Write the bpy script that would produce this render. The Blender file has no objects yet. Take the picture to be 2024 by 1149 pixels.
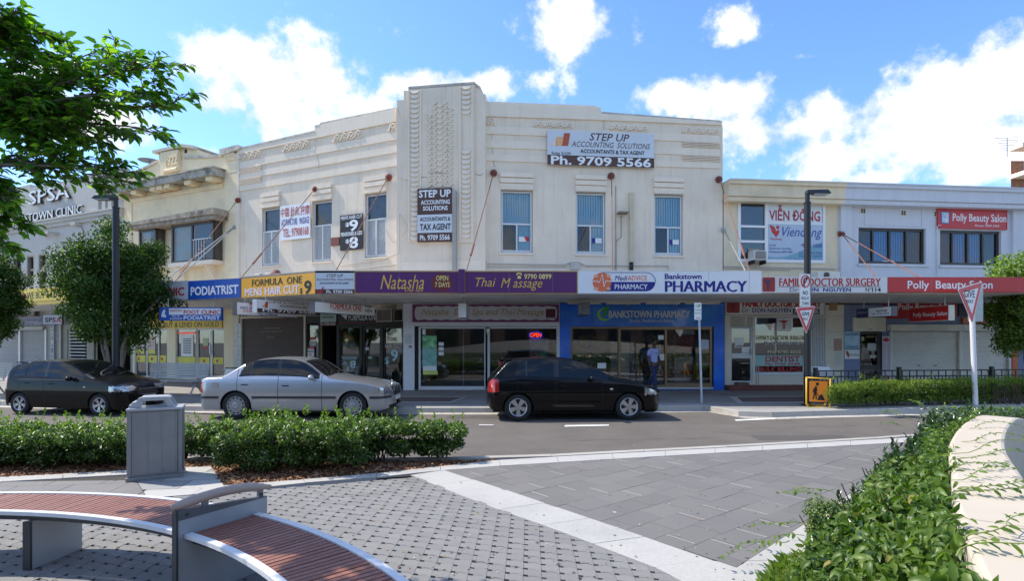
import bpy, math, random
from math import sin, cos, pi, radians, sqrt, atan2
from mathutils import Vector, Matrix, noise as mnoise
random.seed(7)
SC = bpy.context.scene
COL = SC.collection

# ------------------------------------------------------------------ camera
F, CX, HY, H, K = 1100.0, 1012.0, 675.0, 1.85, 0.925
cam_d = bpy.data.cameras.new('camera'); cam = bpy.data.objects.new('camera', cam_d); COL.objects.link(cam)
cam.location = (0, 0, H); cam.rotation_euler = (radians(90), 0, 0)
cam_d.sensor_width = 36; cam_d.lens = 36 * F / 2024; cam_d.shift_y = (HY - 574.5) / 2024
cam_d.clip_start = .1; cam_d.clip_end = 3000
SC.camera = cam
SC.cycles.diffuse_bounces = 7; SC.cycles.transparent_max_bounces = 16

# ------------------------------------------------------------------ sun and sky
SUN = Vector((-.80, .25, 1.0)).normalized()
sd = bpy.data.lights.new('sun', 'SUN'); so = bpy.data.objects.new('sun', sd); COL.objects.link(so)
sd.energy = 3.1; sd.angle = radians(.5); sd.color = (1, .92, .80)
so.rotation_euler = (-SUN).to_track_quat('-Z', 'Y').to_euler(); so.location = (-30, 10, 40)
SC.view_settings.view_transform = 'Standard'; SC.view_settings.look = 'None'
SC.view_settings.exposure = 1.02; SC.view_settings.gamma = 1; SC.view_settings.use_curve_mapping = False

W = bpy.data.worlds.new('World'); SC.world = W; W.use_nodes = True
nt = W.node_tree; nt.nodes.clear()
def wn(t, **k):
    n = nt.nodes.new(t)
    for a, v in k.items(): setattr(n, a, v)
    return n
def wm(op, a, b=None, c=None, clamp=False):
    n = wn('ShaderNodeMath', operation=op, use_clamp=clamp)
    for i, v in enumerate((a, b, c)):
        if v is None: continue
        if isinstance(v, (int, float)): n.inputs[i].default_value = v
        else: nt.links.new(v, n.inputs[i])
    return n.outputs[0]
sky = wn('ShaderNodeTexSky'); sky.sky_type = 'NISHITA'; sky.sun_disc = False
sky.sun_elevation = math.asin(SUN.z); sky.sun_rotation = atan2(SUN.x, SUN.y)
sky.altitude = 50; sky.air_density = 1.0; sky.dust_density = .25; sky.ozone_density = 3.0
tc = wn('ShaderNodeTexCoord'); sx = wn('ShaderNodeSeparateXYZ'); nt.links.new(tc.outputs['Generated'], sx.inputs[0])
ay = wm('MAXIMUM', wm('ABSOLUTE', sx.outputs[1]), .12)
A = wm('DIVIDE', sx.outputs[0], ay); B = wm('DIVIDE', sx.outputs[2], ay)
cv = wn('ShaderNodeCombineXYZ'); nt.links.new(A, cv.inputs[0]); nt.links.new(B, cv.inputs[1])
n1 = wn('ShaderNodeTexNoise'); n1.inputs['Scale'].default_value = 5.5; n1.inputs['Detail'].default_value = 9; n1.inputs['Roughness'].default_value = .6
nt.links.new(tc.outputs['Generated'], n1.inputs['Vector'])
n2 = wn('ShaderNodeTexNoise'); n2.inputs['Scale'].default_value = 17; n2.inputs['Detail'].default_value = 8; n2.inputs['Roughness'].default_value = .62
nt.links.new(tc.outputs['Generated'], n2.inputs['Vector'])
n3 = wn('ShaderNodeTexNoise'); n3.inputs['Scale'].default_value = 2.1; n3.inputs['Detail'].default_value = 5
nt.links.new(tc.outputs['Generated'], n3.inputs['Vector'])
clouds = [(470,110,130,60),(560,150,245,112),(440,205,130,62),(400,120,90,40),(560,230,190,70),(690,210,130,50),(860,165,160,42),(960,170,130,40),
          (640,250,160,40),(1120,45,105,62),(1105,85,60,40),(1340,195,120,36),(1460,200,110,62),(1500,260,190,60),(1640,230,130,70),
          (1760,250,150,90),(1900,190,150,90),(2010,130,110,90),(1850,300,230,60),(1640,300,150,55),(1960,290,160,60),(1720,352,70,20),(735,62,52,22),(1467,48,44,26),
          (410,298,30,14),(1600,110,40,10),(200,230,170,60),(60,150,120,50),(2250,180,260,160),(-200,150,200,80)]
blob = None
for (x, y, rx, ry) in clouds:
    u = wm('MULTIPLY', wm('SUBTRACT', A, (x - CX) / F), F / rx)
    v = wm('MULTIPLY', wm('SUBTRACT', B, (HY - y) / F), F / ry)
    d = wm('SUBTRACT', .62 if rx < 60 else .9, wm('MULTIPLY', wm('SQRT', wm('ADD', wm('MULTIPLY', u, u), wm('MULTIPLY', v, v))), .45 if rx < 60 else .85))
    blob = d if blob is None else wm('SMOOTH_MAX', blob, d, .25)
far = wm('MULTIPLY', wm('SUBTRACT', n3.outputs[0], .52), 3.0)               # open sky outside the picture: scattered cumulus
up = wm('MULTIPLY', wm('SUBTRACT', B, .66), 6.0, clamp=True)
front = wm('MULTIPLY', wm('ADD', sx.outputs[1], .05), 8, clamp=True)
infr = wm('MULTIPLY', front, wm('SUBTRACT', 1.0, up))
base = wm('ADD', wm('MULTIPLY', wm('MAXIMUM', blob, -1.2), infr), wm('MULTIPLY', far, wm('SUBTRACT', 1.0, infr)))
nn = wm('ADD', wm('MULTIPLY', wm('SUBTRACT', n1.outputs[0], .5), 2.6), wm('MULTIPLY', wm('SUBTRACT', n2.outputs[0], .5), 2.3))
dens = wm('ADD', base, nn)
mr = wn('ShaderNodeMapRange'); mr.interpolation_type = 'SMOOTHSTEP'
mr.inputs[1].default_value = -.05; mr.inputs[2].default_value = .62; nt.links.new(dens, mr.inputs[0])
mask = wm('MULTIPLY', mr.outputs[0], .97)
skym = wn('ShaderNodeMix', data_type='RGBA', blend_type='MULTIPLY'); skym.inputs[0].default_value = 1
nt.links.new(sky.outputs[0], skym.inputs[6]); skym.inputs[7].default_value = (.66, .82, 1.0, 1)
shade = wn('ShaderNodeMapRange'); nt.links.new(wm('ADD', wm('MULTIPLY', n1.outputs[0], .5), wm('MULTIPLY', n2.outputs[0], .5)), shade.inputs[0])
shade.inputs[1].default_value = .40; shade.inputs[2].default_value = .58; shade.inputs[3].default_value = 0; shade.inputs[4].default_value = 1
ccol = wn('ShaderNodeMix', data_type='RGBA'); nt.links.new(shade.outputs[0], ccol.inputs[0])
CL = 4.3
ccol.inputs[6].default_value = (CL*.64, CL*.71, CL*.80, 1); ccol.inputs[7].default_value = (CL*1.0, CL*1.0, CL*1.0, 1)
mx = wn('ShaderNodeMix', data_type='RGBA'); nt.links.new(mask, mx.inputs[0])
nt.links.new(skym.outputs[2], mx.inputs[6]); nt.links.new(ccol.outputs[2], mx.inputs[7])
bg = wn('ShaderNodeBackground'); bg.inputs[1].default_value = .15; nt.links.new(mx.outputs[2], bg.inputs[0])
wo = wn('ShaderNodeOutputWorld'); nt.links.new(bg.outputs[0], wo.inputs[0])

# ------------------------------------------------------------------ materials
MATS = {}
def M(name, col=(.5,.5,.5), rough=.6, metal=0, var=.12, vs=2.5, bump=0, bs=60, streak=0, coat=0, spec=.5, tint=None, ts=1.2, ta=.5, trans=0, sheen=0):
    if name in MATS: return MATS[name]
    m = bpy.data.materials.new(name); m.use_nodes = True; t = m.node_tree; b = t.nodes['Principled BSDF']
    b.inputs['Roughness'].default_value = rough; b.inputs['Metallic'].default_value = metal
    b.inputs['Coat Weight'].default_value = coat; b.inputs['Coat Roughness'].default_value = .04
    b.inputs['Specular IOR Level'].default_value = spec
    c4 = (*col, 1); b.inputs['Base Color'].default_value = c4
    N = t.nodes.new; Lk = t.links.new
    tcn = N('ShaderNodeTexCoord'); out = None
    if var:
        a = N('ShaderNodeTexNoise'); a.inputs['Scale'].default_value = vs; a.inputs['Detail'].default_value = 8; a.inputs['Roughness'].default_value = .65
        Lk(tcn.outputs['Object'], a.inputs['Vector'])
        r = N('ShaderNodeMapRange'); Lk(a.outputs[0], r.inputs[0]); r.inputs[1].default_value = .3; r.inputs[2].default_value = .7
        r.inputs[3].default_value = 1 - var; r.inputs[4].default_value = 1 + var
        mu = N('ShaderNodeMix'); mu.data_type = 'RGBA'; mu.blend_type = 'MULTIPLY'; mu.inputs[0].default_value = 1
        mu.inputs[6].default_value = c4; Lk(r.outputs[0], mu.inputs[7]); out = mu.outputs[2]
    if tint:
        a = N('ShaderNodeTexNoise'); a.inputs['Scale'].default_value = ts; a.inputs['Detail'].default_value = 7; a.inputs['Roughness'].default_value = .6
        Lk(tcn.outputs['Object'], a.inputs['Vector'])
        r = N('ShaderNodeMapRange'); Lk(a.outputs[0], r.inputs[0]); r.inputs[1].default_value = .48; r.inputs[2].default_value = .68; r.inputs[4].default_value = ta
        mu = N('ShaderNodeMix'); mu.data_type = 'RGBA'; Lk(r.outputs[0], mu.inputs[0])
        if out: Lk(out, mu.inputs[6])
        else: mu.inputs[6].default_value = c4
        mu.inputs[7].default_value = (*tint, 1); out = mu.outputs[2]
    if streak:
        mp = N('ShaderNodeMapping'); mp.inputs['Scale'].default_value = (5, 5, .35); Lk(tcn.outputs['Object'], mp.inputs[0])
        a = N('ShaderNodeTexNoise'); a.inputs['Scale'].default_value = 1.6; a.inputs['Detail'].default_value = 6; Lk(mp.outputs[0], a.inputs['Vector'])
        r = N('ShaderNodeMapRange'); Lk(a.outputs[0], r.inputs[0]); r.inputs[1].default_value = .52; r.inputs[2].default_value = .75; r.inputs[4].default_value = streak
        mu = N('ShaderNodeMix'); mu.data_type = 'RGBA'; Lk(r.outputs[0], mu.inputs[0])
        if out: Lk(out, mu.inputs[6])
        else: mu.inputs[6].default_value = c4
        mu.inputs[7].default_value = (col[0]*.45, col[1]*.42, col[2]*.36, 1); out = mu.outputs[2]
    if out: Lk(out, b.inputs['Base Color'])
    if bump:
        a = N('ShaderNodeTexNoise'); a.inputs['Scale'].default_value = bs; a.inputs['Detail'].default_value = 4
        Lk(tcn.outputs['Object'], a.inputs['Vector'])
        bp = N('ShaderNodeBump'); bp.inputs['Strength'].default_value = bump; bp.inputs['Distance'].default_value = .02
        Lk(a.outputs[0], bp.inputs['Height']); Lk(bp.outputs[0], b.inputs['Normal'])
    MATS[name] = m
    return m
def piece_variation(m, lo, hi):
    """each stone of its own shade: per object and per loose piece"""
    t = m.node_tree; b = t.nodes['Principled BSDF']; src = b.inputs['Base Color'].links[0].from_socket; N = t.nodes.new
    g = N('ShaderNodeNewGeometry'); o = N('ShaderNodeObjectInfo'); a = N('ShaderNodeMath'); a.operation = 'ADD'; t.links.new(g.outputs['Random Per Island'], a.inputs[0]); t.links.new(o.outputs['Random'], a.inputs[1])
    f = N('ShaderNodeMath'); f.operation = 'FRACT'; t.links.new(a.outputs[0], f.inputs[0]); r = N('ShaderNodeMapRange'); t.links.new(f.outputs[0], r.inputs[0]); r.inputs[3].default_value = lo; r.inputs[4].default_value = hi
    x = N('ShaderNodeMix'); x.data_type = 'RGBA'; x.blend_type = 'MULTIPLY'; x.inputs[0].default_value = 1; t.links.new(src, x.inputs[6]); t.links.new(r.outputs[0], x.inputs[7]); t.links.new(x.outputs[2], b.inputs['Base Color'])
def GLASS(name, tint=(.9,.95,.95), refl=1.55, rough=.0, dens=0.0, dcol=(.02,.03,.03)):
    """thin pane: part see-through, part mirror by Fresnel, part dark film"""
    if name in MATS: return MATS[name]
    m = bpy.data.materials.new(name); m.use_nodes = True; t = m.node_tree; t.nodes.clear(); N = t.nodes.new; L = t.links.new
    o = N('ShaderNodeOutputMaterial'); tr = N('ShaderNodeBsdfTransparent'); tr.inputs[0].default_value = (*tint, 1)
    gl = N('ShaderNodeBsdfGlossy'); gl.inputs['Roughness'].default_value = rough; gl.inputs['Color'].default_value = (.95,.97,1,1)
    fr = N('ShaderNodeFresnel'); fr.inputs[0].default_value = refl
    body = tr.outputs[0]
    if dens:
        df = N('ShaderNodeBsdfDiffuse'); df.inputs[0].default_value = (*dcol, 1)
        m1 = N('ShaderNodeMixShader'); m1.inputs[0].default_value = dens; L(tr.outputs[0], m1.inputs[1]); L(df.outputs[0], m1.inputs[2]); body = m1.outputs[0]
    mxs = N('ShaderNodeMixShader'); L(fr.outputs[0], mxs.inputs[0]); L(body, mxs.inputs[1]); L(gl.outputs[0], mxs.inputs[2])
    L(mxs.outputs[0], o.inputs[0]); MATS[name] = m
    return m
def LEAF(name, c1, c2, rough=.45, spec=.5, trans=.35):
    """leaf colour varies per leaf (random per island) with light showing through the blade"""
    if name in MATS: return MATS[name]
    m = bpy.data.materials.new(name); m.use_nodes = True; t = m.node_tree; b = t.nodes['Principled BSDF']; N = t.nodes.new; L = t.links.new
    g = N('ShaderNodeNewGeometry'); r = N('ShaderNodeMix'); r.data_type = 'RGBA'; L(g.outputs['Random Per Island'], r.inputs[0])
    r.inputs[6].default_value = (*c1, 1); r.inputs[7].default_value = (*c2, 1)
    b.inputs['Roughness'].default_value = rough; b.inputs['Specular IOR Level'].default_value = spec; L(r.outputs[2], b.inputs['Base Color'])
    tl = N('ShaderNodeBsdfTranslucent'); mu = N('ShaderNodeMix'); mu.data_type = 'RGBA'; mu.blend_type = 'MULTIPLY'; mu.inputs[0].default_value = 1
    L(r.outputs[2], mu.inputs[6]); mu.inputs[7].default_value = (1.5, 1.7, .5, 1); L(mu.outputs[2], tl.inputs[0])
    ms = N('ShaderNodeMixShader'); ms.inputs[0].default_value = trans; L(b.outputs[0], ms.inputs[1]); L(tl.outputs[0], ms.inputs[2])
    L(ms.outputs[0], t.nodes['Material Output'].inputs[0]); MATS[name] = m
    return m
def EMIT(name, col, s):
    m = M(name, col, .5, var=0); b = m.node_tree.nodes['Principled BSDF']
    b.inputs['Emission Color'].default_value = (*col, 1); b.inputs['Emission Strength'].default_value = s
    return m

# ------------------------------------------------------------------ mesh building
class MB:
    def __init__(s): s.v = []; s.f = []; s.m = []; s.mi = 0
    def add(s, vs, fs):
        o = len(s.v); s.v += [tuple(p) for p in vs]; s.f += [tuple(i + o for i in f) for f in fs]; s.m += [s.mi] * len(fs); return s
    def box(s, x0, x1, y0, y1, z0, z1):
        if x0 > x1: x0, x1 = x1, x0
        if y0 > y1: y0, y1 = y1, y0
        if z0 > z1: z0, z1 = z1, z0
        return s.add([(x0,y0,z0),(x1,y0,z0),(x1,y1,z0),(x0,y1,z0),(x0,y0,z1),(x1,y0,z1),(x1,y1,z1),(x0,y1,z1)],
                     [(0,3,2,1),(4,5,6,7),(0,1,5,4),(1,2,6,5),(2,3,7,6),(3,0,4,7)])
    def quad(s, a, b, c, d): return s.add([a,b,c,d], [(0,1,2,3)])
    def prism_y(s, pts, y0, y1):
        """polygon in x,z extruded along y (y0 nearer)"""
        n = len(pts); ar = sum(pts[i][0]*pts[(i+1)%n][1]-pts[(i+1)%n][0]*pts[i][1] for i in range(n))
        if ar < 0: pts = pts[::-1]
        vs = [(x,y0,z) for x,z in pts] + [(x,y1,z) for x,z in pts]
        return s.add(vs, [tuple(range(n)), tuple(range(2*n-1, n-1, -1))] + [(i, i+n, (i+1)%n+n, (i+1)%n) for i in range(n)])
    def prism_z(s, pts, z0, z1):
        n = len(pts); ar = sum(pts[i][0]*pts[(i+1)%n][1]-pts[(i+1)%n][0]*pts[i][1] for i in range(n))
        if ar < 0: pts = pts[::-1]
        z0f = z0 if callable(z0) else (lambda x, y: z0); z1f = z1 if callable(z1) else (lambda x, y: z1)
        vs = [(x,y,z0f(x,y)) for x,y in pts] + [(x,y,z1f(x,y)) for x,y in pts]
        return s.add(vs, [tuple(range(n-1,-1,-1)), tuple(range(n, 2*n))] + [(i, (i+1)%n, (i+1)%n+n, i+n) for i in range(n)])
    def cyl(s, p0, p1, r0, r1=None, n=10, caps=True):
        r1 = r0 if r1 is None else r1; p0 = Vector(p0); p1 = Vector(p1); d = (p1 - p0)
        if d.length < 1e-6: return s
        d.normalize(); a = d.orthogonal().normalized(); b = d.cross(a)
        vs = []
        for p, r in ((p0, r0), (p1, r1)):
            for i in range(n):
                t = 2*pi*i/n; vs.append(p + a*(r*cos(t)) + b*(r*sin(t)))
        fs = [(i, (i+1)%n, (i+1)%n+n, i+n) for i in range(n)]
        if caps: fs += [tuple(range(n-1,-1,-1)), tuple(range(n, 2*n))]
        return s.add(vs, fs)
    def tube(s, pts, r, n=6):
        pts = [Vector(p) for p in pts]; rs = r if isinstance(r, (list, tuple)) else [r]*len(pts)
        rings = []; prev = None
        for i, p in enumerate(pts):
            d = (pts[min(i+1, len(pts)-1)] - pts[max(i-1, 0)]).normalized()
            if prev is None: a = d.orthogonal().normalized()
            else:
                a = prev - d*prev.dot(d)
                a = a.normalized() if a.length > 1e-6 else d.orthogonal().normalized()
            prev = a; b = d.cross(a)
            rings.append([p + a*(rs[i]*cos(2*pi*k/n)) + b*(rs[i]*sin(2*pi*k/n)) for k in range(n)])
        vs = [q for rg in rings for q in rg]; fs = []
        for i in range(len(pts)-1):
            for k in range(n): fs.append((i*n+k, i*n+(k+1)%n, (i+1)*n+(k+1)%n, (i+1)*n+k))
        fs += [tuple(range(n-1,-1,-1)), tuple(range((len(pts)-1)*n, len(pts)*n))]
        return s.add(vs, fs)
    def ball(s, c, r, nu=10, nv=7):
        rx, ry, rz = r if isinstance(r, (tuple, list)) else (r, r, r)
        vs = [(c[0], c[1], c[2]-rz)]
        for j in range(1, nv):
            t = -pi/2 + pi*j/nv
            for i in range(nu): vs.append((c[0]+rx*cos(t)*cos(2*pi*i/nu), c[1]+ry*cos(t)*sin(2*pi*i/nu), c[2]+rz*sin(t)))
        vs.append((c[0], c[1], c[2]+rz)); fs = []
        for i in range(nu): fs.append((0, 1+(i+1)%nu, 1+i))
        for j in range(nv-2):
            for i in range(nu): a = 1+j*nu; fs.append((a+i, a+(i+1)%nu, a+nu+(i+1)%nu, a+nu+i))
        a = 1+(nv-2)*nu
        for i in range(nu): fs.append((a+i, a+(i+1)%nu, len(vs)-1))
        return s.add(vs, fs)
    def disc_y(s, x, z, r, y, y1, n=20, r1=None):
        return s.prism_y([(x + r*cos(2*pi*i/n), z + (r1 or r)*sin(2*pi*i/n)) for i in range(n)], y, y1)

def mesh_of(name, mb, mats, off=(0,0,0), smooth=False):
    me = bpy.data.meshes.new(name)
    ox, oy, oz = off
    me.from_pydata([(a-ox, b-oy, c-oz) for a, b, c in mb.v], [], mb.f)
    for m in (mats if isinstance(mats, (list, tuple)) else [mats]): me.materials.append(m)
    if any(mb.m): me.polygons.foreach_set('material_index', mb.m)
    if smooth: me.polygons.foreach_set('use_smooth', [True]*len(mb.f))
    me.update()
    return me

class Frame:
    """a vertical plane: x runs along it to the right, -y stands out of it towards the street, z is up"""
    def __init__(s, p0, ang): s.p = Vector((p0[0], p0[1])); s.a = ang; s.U = Vector((cos(ang), sin(ang))); s.n = Vector((sin(ang), -cos(ang)))
    @staticmethod
    def pts(a, b): return Frame(a, atan2(b[1]-a[1], b[0]-a[0]))
    def hit(s, px, py, d=0):
        dx, dz = (px-CX)/F, (HY-py)/F
        r = (s.p.dot(s.n) + d) / (dx*s.n.x + s.n.y)
        q = Vector((dx*r, r)) - s.p
        return q.dot(s.U), H + dz*r
    def u(s, px, d=0): return s.hit(px, 600, d)[0]
    def z(s, px, py, d=0): return s.hit(px, py, d)[1]
    def world(s, u, y, z): q = s.p + s.U*u - s.n*y; return Vector((q.x, q.y, z))
WORLD = Frame((0,0), 0)

def gp(px, py, z=0.0):
    r = (H - z) * F / (py - HY); return ((px-CX)/F*r, r)

class Thing:
    def __init__(s, name, label, cat, fr=WORLD, org=(0,0,0), group=None, rz=0, kind=None, ob=None):
        s.fr = fr; s.org = Vector(org)
        o = bpy.data.objects.new(name, None) if ob is None else ob
        o.empty_display_size = .2
        COL.objects.link(o)
        o.location = fr.world(*org); o.rotation_euler = (0, 0, fr.a + rz)
        if label: o['label'] = label
        if cat: o['category'] = cat
        if group: o['group'] = group
        if kind: o['kind'] = kind
        s.o = o
    def part(s, name, mb, mats, smooth=False, label=None, parent=None, kind=None, bevel=0):
        me = mesh_of(name, mb, mats, s.org, smooth)
        o = bpy.data.objects.new(name, me); COL.objects.link(o); o.parent = parent or s.o
        if label: o['label'] = label
        if kind: o['kind'] = kind
        if bevel:
            b = o.modifiers.new('bevel', 'BEVEL'); b.width = bevel; b.segments = 2; b.limit_method = 'ANGLE'
        return o
    def text(s, txt, px0, py0, px1, py1, y, mat, bold=0, shear=0, name='lettering', parent=None, ext=.003, d=None):
        """writing fitted into a box given where it is seen on the plane at distance d before the frame"""
        dd = -y if d is None else d
        yc, xc = (py0+py1)/2, (px0+px1)/2
        u0 = s.fr.hit(px0, yc, dd)[0]; u1 = s.fr.hit(px1, yc, dd)[0]
        z1 = s.fr.hit(xc, py0, dd)[1]; z0 = s.fr.hit(xc, py1, dd)[1]
        return s.textbox(txt, u0, u1, z0, z1, y, mat, bold, shear, name, parent, ext)
    def textbox(s, txt, u0, u1, z0, z1, y, mat, bold=0, shear=0, name='lettering', parent=None, ext=.003):
        me = text_mesh(txt, u0, u1, z0, z1, y, bold, shear, ext, s.org, name)
        if me is None: return None
        me.materials.append(mat)
        o = bpy.data.objects.new(name, me); COL.objects.link(o); o.parent = parent or s.o
        return o

def text_mesh(txt, u0, u1, z0, z1, y, bold, shear, ext, org, name):
    cu = bpy.data.curves.new('t', 'FONT'); cu.body = txt; cu.size = 1; cu.shear = shear; mw = 'M' in txt or 'W' in txt; cu.offset = 0 if mw else min(bold, .026); cu.resolution_u = 2; cu.extrude = .01
    ob = bpy.data.objects.new('t', cu); me = bpy.data.meshes.new_from_object(ob)
    bpy.data.objects.remove(ob); bpy.data.curves.remove(cu)
    if mw and bold > .008:      # heavier strokes: a second copy a touch to the side and just proud of the first
        import bmesh
        bm = bmesh.new(); bm.from_mesh(me); n0 = len(bm.verts); bm.from_mesh(me); bm.verts.ensure_lookup_table()
        for v in bm.verts[n0:]: v.co.x += min(bold, .05)*1.5; v.co.z += .006
        bm.to_mesh(me); bm.free()
    n = len(me.vertices)
    if not n: return None
    import numpy as np
    a = np.empty(n*3); me.vertices.foreach_get('co', a); a = a.reshape(-1, 3)
    lo, hi = a.min(0), a.max(0)
    r = np.empty_like(a)
    r[:,0] = u0 + (a[:,0]-lo[0])/max(hi[0]-lo[0], 1e-6)*(u1-u0) - org[0]
    r[:,2] = z0 + (a[:,1]-lo[1])/max(hi[1]-lo[1], 1e-6)*(z1-z0) - org[2]
    r[:,1] = y - ext*(a[:,2]-lo[2])/max(hi[2]-lo[2], 1e-6) - org[1]
    me.vertices.foreach_set('co', r.ravel()); me.name = name; me.materials.clear(); me.update()
    return me

def struct(name, mb, mats, smooth=False, org=(0,0,0), kind='structure'):
    me = mesh_of(name, mb, mats, org, smooth); o = bpy.data.objects.new(name, me); COL.objects.link(o); o.location = org; o['kind'] = kind
    return o
def single(name, label, cat, mb, mats, fr=WORLD, org=(0,0,0), group=None, smooth=False, kind=None, bevel=0):
    me = mesh_of(name, mb, mats, org, smooth); o = bpy.data.objects.new(name, me); COL.objects.link(o)
    o.location = fr.world(*org); o.rotation_euler = (0,0,fr.a); o['label'] = label; o['category'] = cat
    if group: o['group'] = group
    if kind: o['kind'] = kind
    if bevel:
        b = o.modifiers.new('bevel', 'BEVEL'); b.width = bevel; b.segments = 2; b.limit_method = 'ANGLE'
    return o
def copy_thing(src, label=None, loc=None, rz=None, scale=None):
    def rec(o, par):
        c = o.copy(); COL.objects.link(c)
        if par is not None: c.parent = par
        for ch in o.children: rec(ch, c)
        return c
    c = rec(src, None)
    if label: c['label'] = label
    if loc is not None: c.location = loc
    if rz is not None: c.rotation_euler = (0, 0, rz)
    if scale is not None: c.scale = scale
    return c

def wall_grid(mb, u0, u1, z0, z1, openings, depth=.18, y=0):
    """front face of a wall with real openings and reveals"""
    us = sorted({u0, u1, *[min(max(o[0], u0), u1) for o in openings], *[min(max(o[1], u0), u1) for o in openings]})
    zs = sorted({z0, z1, *[min(max(o[2], z0), z1) for o in openings], *[min(max(o[3], z0), z1) for o in openings]})
    for i in range(len(us)-1):
        for j in range(len(zs)-1):
            a, b, c, d = us[i], us[i+1], zs[j], zs[j+1]; mu, mz = (a+b)/2, (c+d)/2
            if any(o[0] < mu < o[1] and o[2] < mz < o[3] for o in openings): continue
            mb.quad((a,y,c),(b,y,c),(b,y,d),(a,y,d))
    for o in openings:
        a, b, c, d = o[:4]; e = y + (o[4] if len(o) > 4 else depth)
        mb.quad((a,y,c),(a,e,c),(b,e,c),(b,y,c)); mb.quad((a,y,d),(b,y,d),(b,e,d),(a,e,d))
        mb.quad((a,y,c),(a,y,d),(a,e,d),(a,e,c)); mb.quad((b,y,c),(b,e,c),(b,e,d),(b,y,d))

# ------------------------------------------------------------------ shared materials
asphalt = M('asphalt', (.122,.108,.094), .9, var=.14, vs=1.3, bump=.5, bs=160, tint=(.15,.135,.115), ts=.6, ta=.5)
concrete = M('pale_concrete', (.40,.38,.34), .85, var=.13, vs=3, bump=.3, bs=90, tint=(.22,.20,.17), ts=1.5, ta=.5)
granite_l = M('light_granite', (.42,.41,.385), .75, var=.10, vs=30, bump=.15, bs=200, tint=(.25,.25,.24), ts=1.1, ta=.4)
def granite(i, v): return M('dark_granite_%d' % i, (v*1.05, v, v*.95), .7, var=.16, vs=90, bump=.12, bs=200, tint=(v*.8,v*.8,v*.8), ts=1.0, ta=.4)
granites = [granite(i, v) for i, v in enumerate((.145,.152,.160,.167,.156))]
mortar = M('light_joint', (.42,.40,.36), .9)
joint = M('dark_joint', (.045,.04,.035), .95)
paverm = M('grey_paver', (.213,.208,.20), .85, var=.12, vs=40, bump=.25, bs=220, tint=(.16,.155,.145), ts=1.4, ta=.6); piece_variation(paverm, .92, 1.07)
white_line = M('road_paint', (.72,.72,.70), .7, var=.12, vs=12)
mulchm = M('wood_chip', (.26,.12,.055), .9, var=.4, vs=25)
soil = M('dark_soil', (.11,.055,.03), .95, var=.4, vs=20, bump=.6, bs=40)
wht = M('white_paint', (.78,.78,.76), .45, var=.04)
blk = M('black_print', (.012,.012,.012), .5, var=0)
brown = M('brown_sign', (.085,.035,.022), .45, var=.05)
silverbd = M('sign_silver', (.60,.64,.68), .4, var=.05, vs=1)
navy = M('navy_print', (.012,.014,.22), .45, var=0)
redp = M('red_print', (.50,.025,.02), .45, var=0)
redbd = M('red_sign', (.50,.012,.015), .35, var=.04)
dk = M('dark_interior', (.02,.018,.016), .8, var=.2)
alu = M('white_aluminium', (.66,.67,.67), .35, var=.04)
rust = M('rusty_rod', (.20,.08,.055), .7, var=.3, vs=20)
conduit = M('cream_conduit', (.55,.50,.42), .6, var=.1)
galv = M('galvanised', (.42,.43,.44), .4, metal=.7, var=.08)
yel = M('yellow_sign', (.72,.50,.02), .45, var=.04)
orange_bd = M('orange_yellow_sign', (.80,.40,.03), .4, var=.05)
purple = M('purple_sign', (.10,.018,.12), .35, var=.06)
gold = M('gold_print', (.72,.42,.08), .4, var=0)
bluebd = M('blue_sign', (.01,.085,.42), .35, var=.05)
winglass = GLASS('window_glass', refl=1.6)
shopglass = GLASS('shop_glass', tint=(.72,.77,.75), refl=2.1)

def G2(px, py, z=.1): return gp(px, py, z)
# ------------------------------------------------------------------ ground
g = MB(); g.box(-700,700,-700,900,-.9,-.35); struct('ground', g, M('far_ground', (.16,.15,.13), .9))
far_kerb = [(-60,-40/ F, 0)]
def roadpt(px, py): return gp(px, py, 0)
FK = [(-75, 17.8*K*1.05)]
FK = [roadpt(-300, 798), roadpt(0, 803), roadpt(360, 813.5), roadpt(780, 817), roadpt(960, 817), roadpt(1300, 813.5), roadpt(1392, 812.5),
      roadpt(1425, 818), roadpt(1461, 824), roadpt(1528, 826), roadpt(1609, 823.5), roadpt(1776, 819.5), roadpt(1994, 811), roadpt(2200, 804)]
FK = [(-60, FK[0][1]+2.2)] + FK + [(60, FK[-1][1]+3)]
NK = [(-60, 8.0)] + [gp(x, y, .1) for x, y in ((-200,893),(0,896),(170,901),(430,908),(700,908),(1000,905),(1200,895),(1400,884),(1700,868),(1850,857))] + [(40, 13.2)]
g = MB()
g.prism_z([(x, y+.4) for x, y in FK] + [(60,-40), (-60,-40)][::1], -.3, 0.0)
struct('road', g, asphalt)
FK_in = [(x, y+.17) for x, y in FK]
g = MB()
for i in range(len(FK)-1):
    a, b = FK[i], FK[i+1]; n = max(1, int((Vector(b)-Vector(a)).length/1.2))
    if (Vector(b)-Vector(a)).length > 20: n = 1
    for k in range(n):
        p = Vector(a).lerp(Vector(b), k/n); q = Vector(a).lerp(Vector(b), (k+1)/n); q = q - (q-p).normalized()*.006
        g.add([(p.x,p.y,0.001),(q.x,q.y,0.001),(q.x,q.y+.03,.125),(p.x,p.y+.03,.125),(q.x,q.y+.055,.14),(p.x,p.y+.055,.14),(q.x,q.y+.17,.142),(p.x,p.y+.17,.142)],
              [(0,1,2,3),(3,2,4,5),(5,4,6,7)])
struct('far_kerb', g, concrete)
g = MB()
for i in range(len(FK)-1):
    a, b = FK[i], FK[i+1]
    g.quad((a[0],a[1]-.30,.004),(b[0],b[1]-.30,.004),(b[0],b[1],.006),(a[0],a[1],.006))
struct('gutter', g, M('gutter_concrete', (.46,.43,.38), .85, var=.12, vs=4, tint=(.25,.23,.2), ta=.4))
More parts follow.
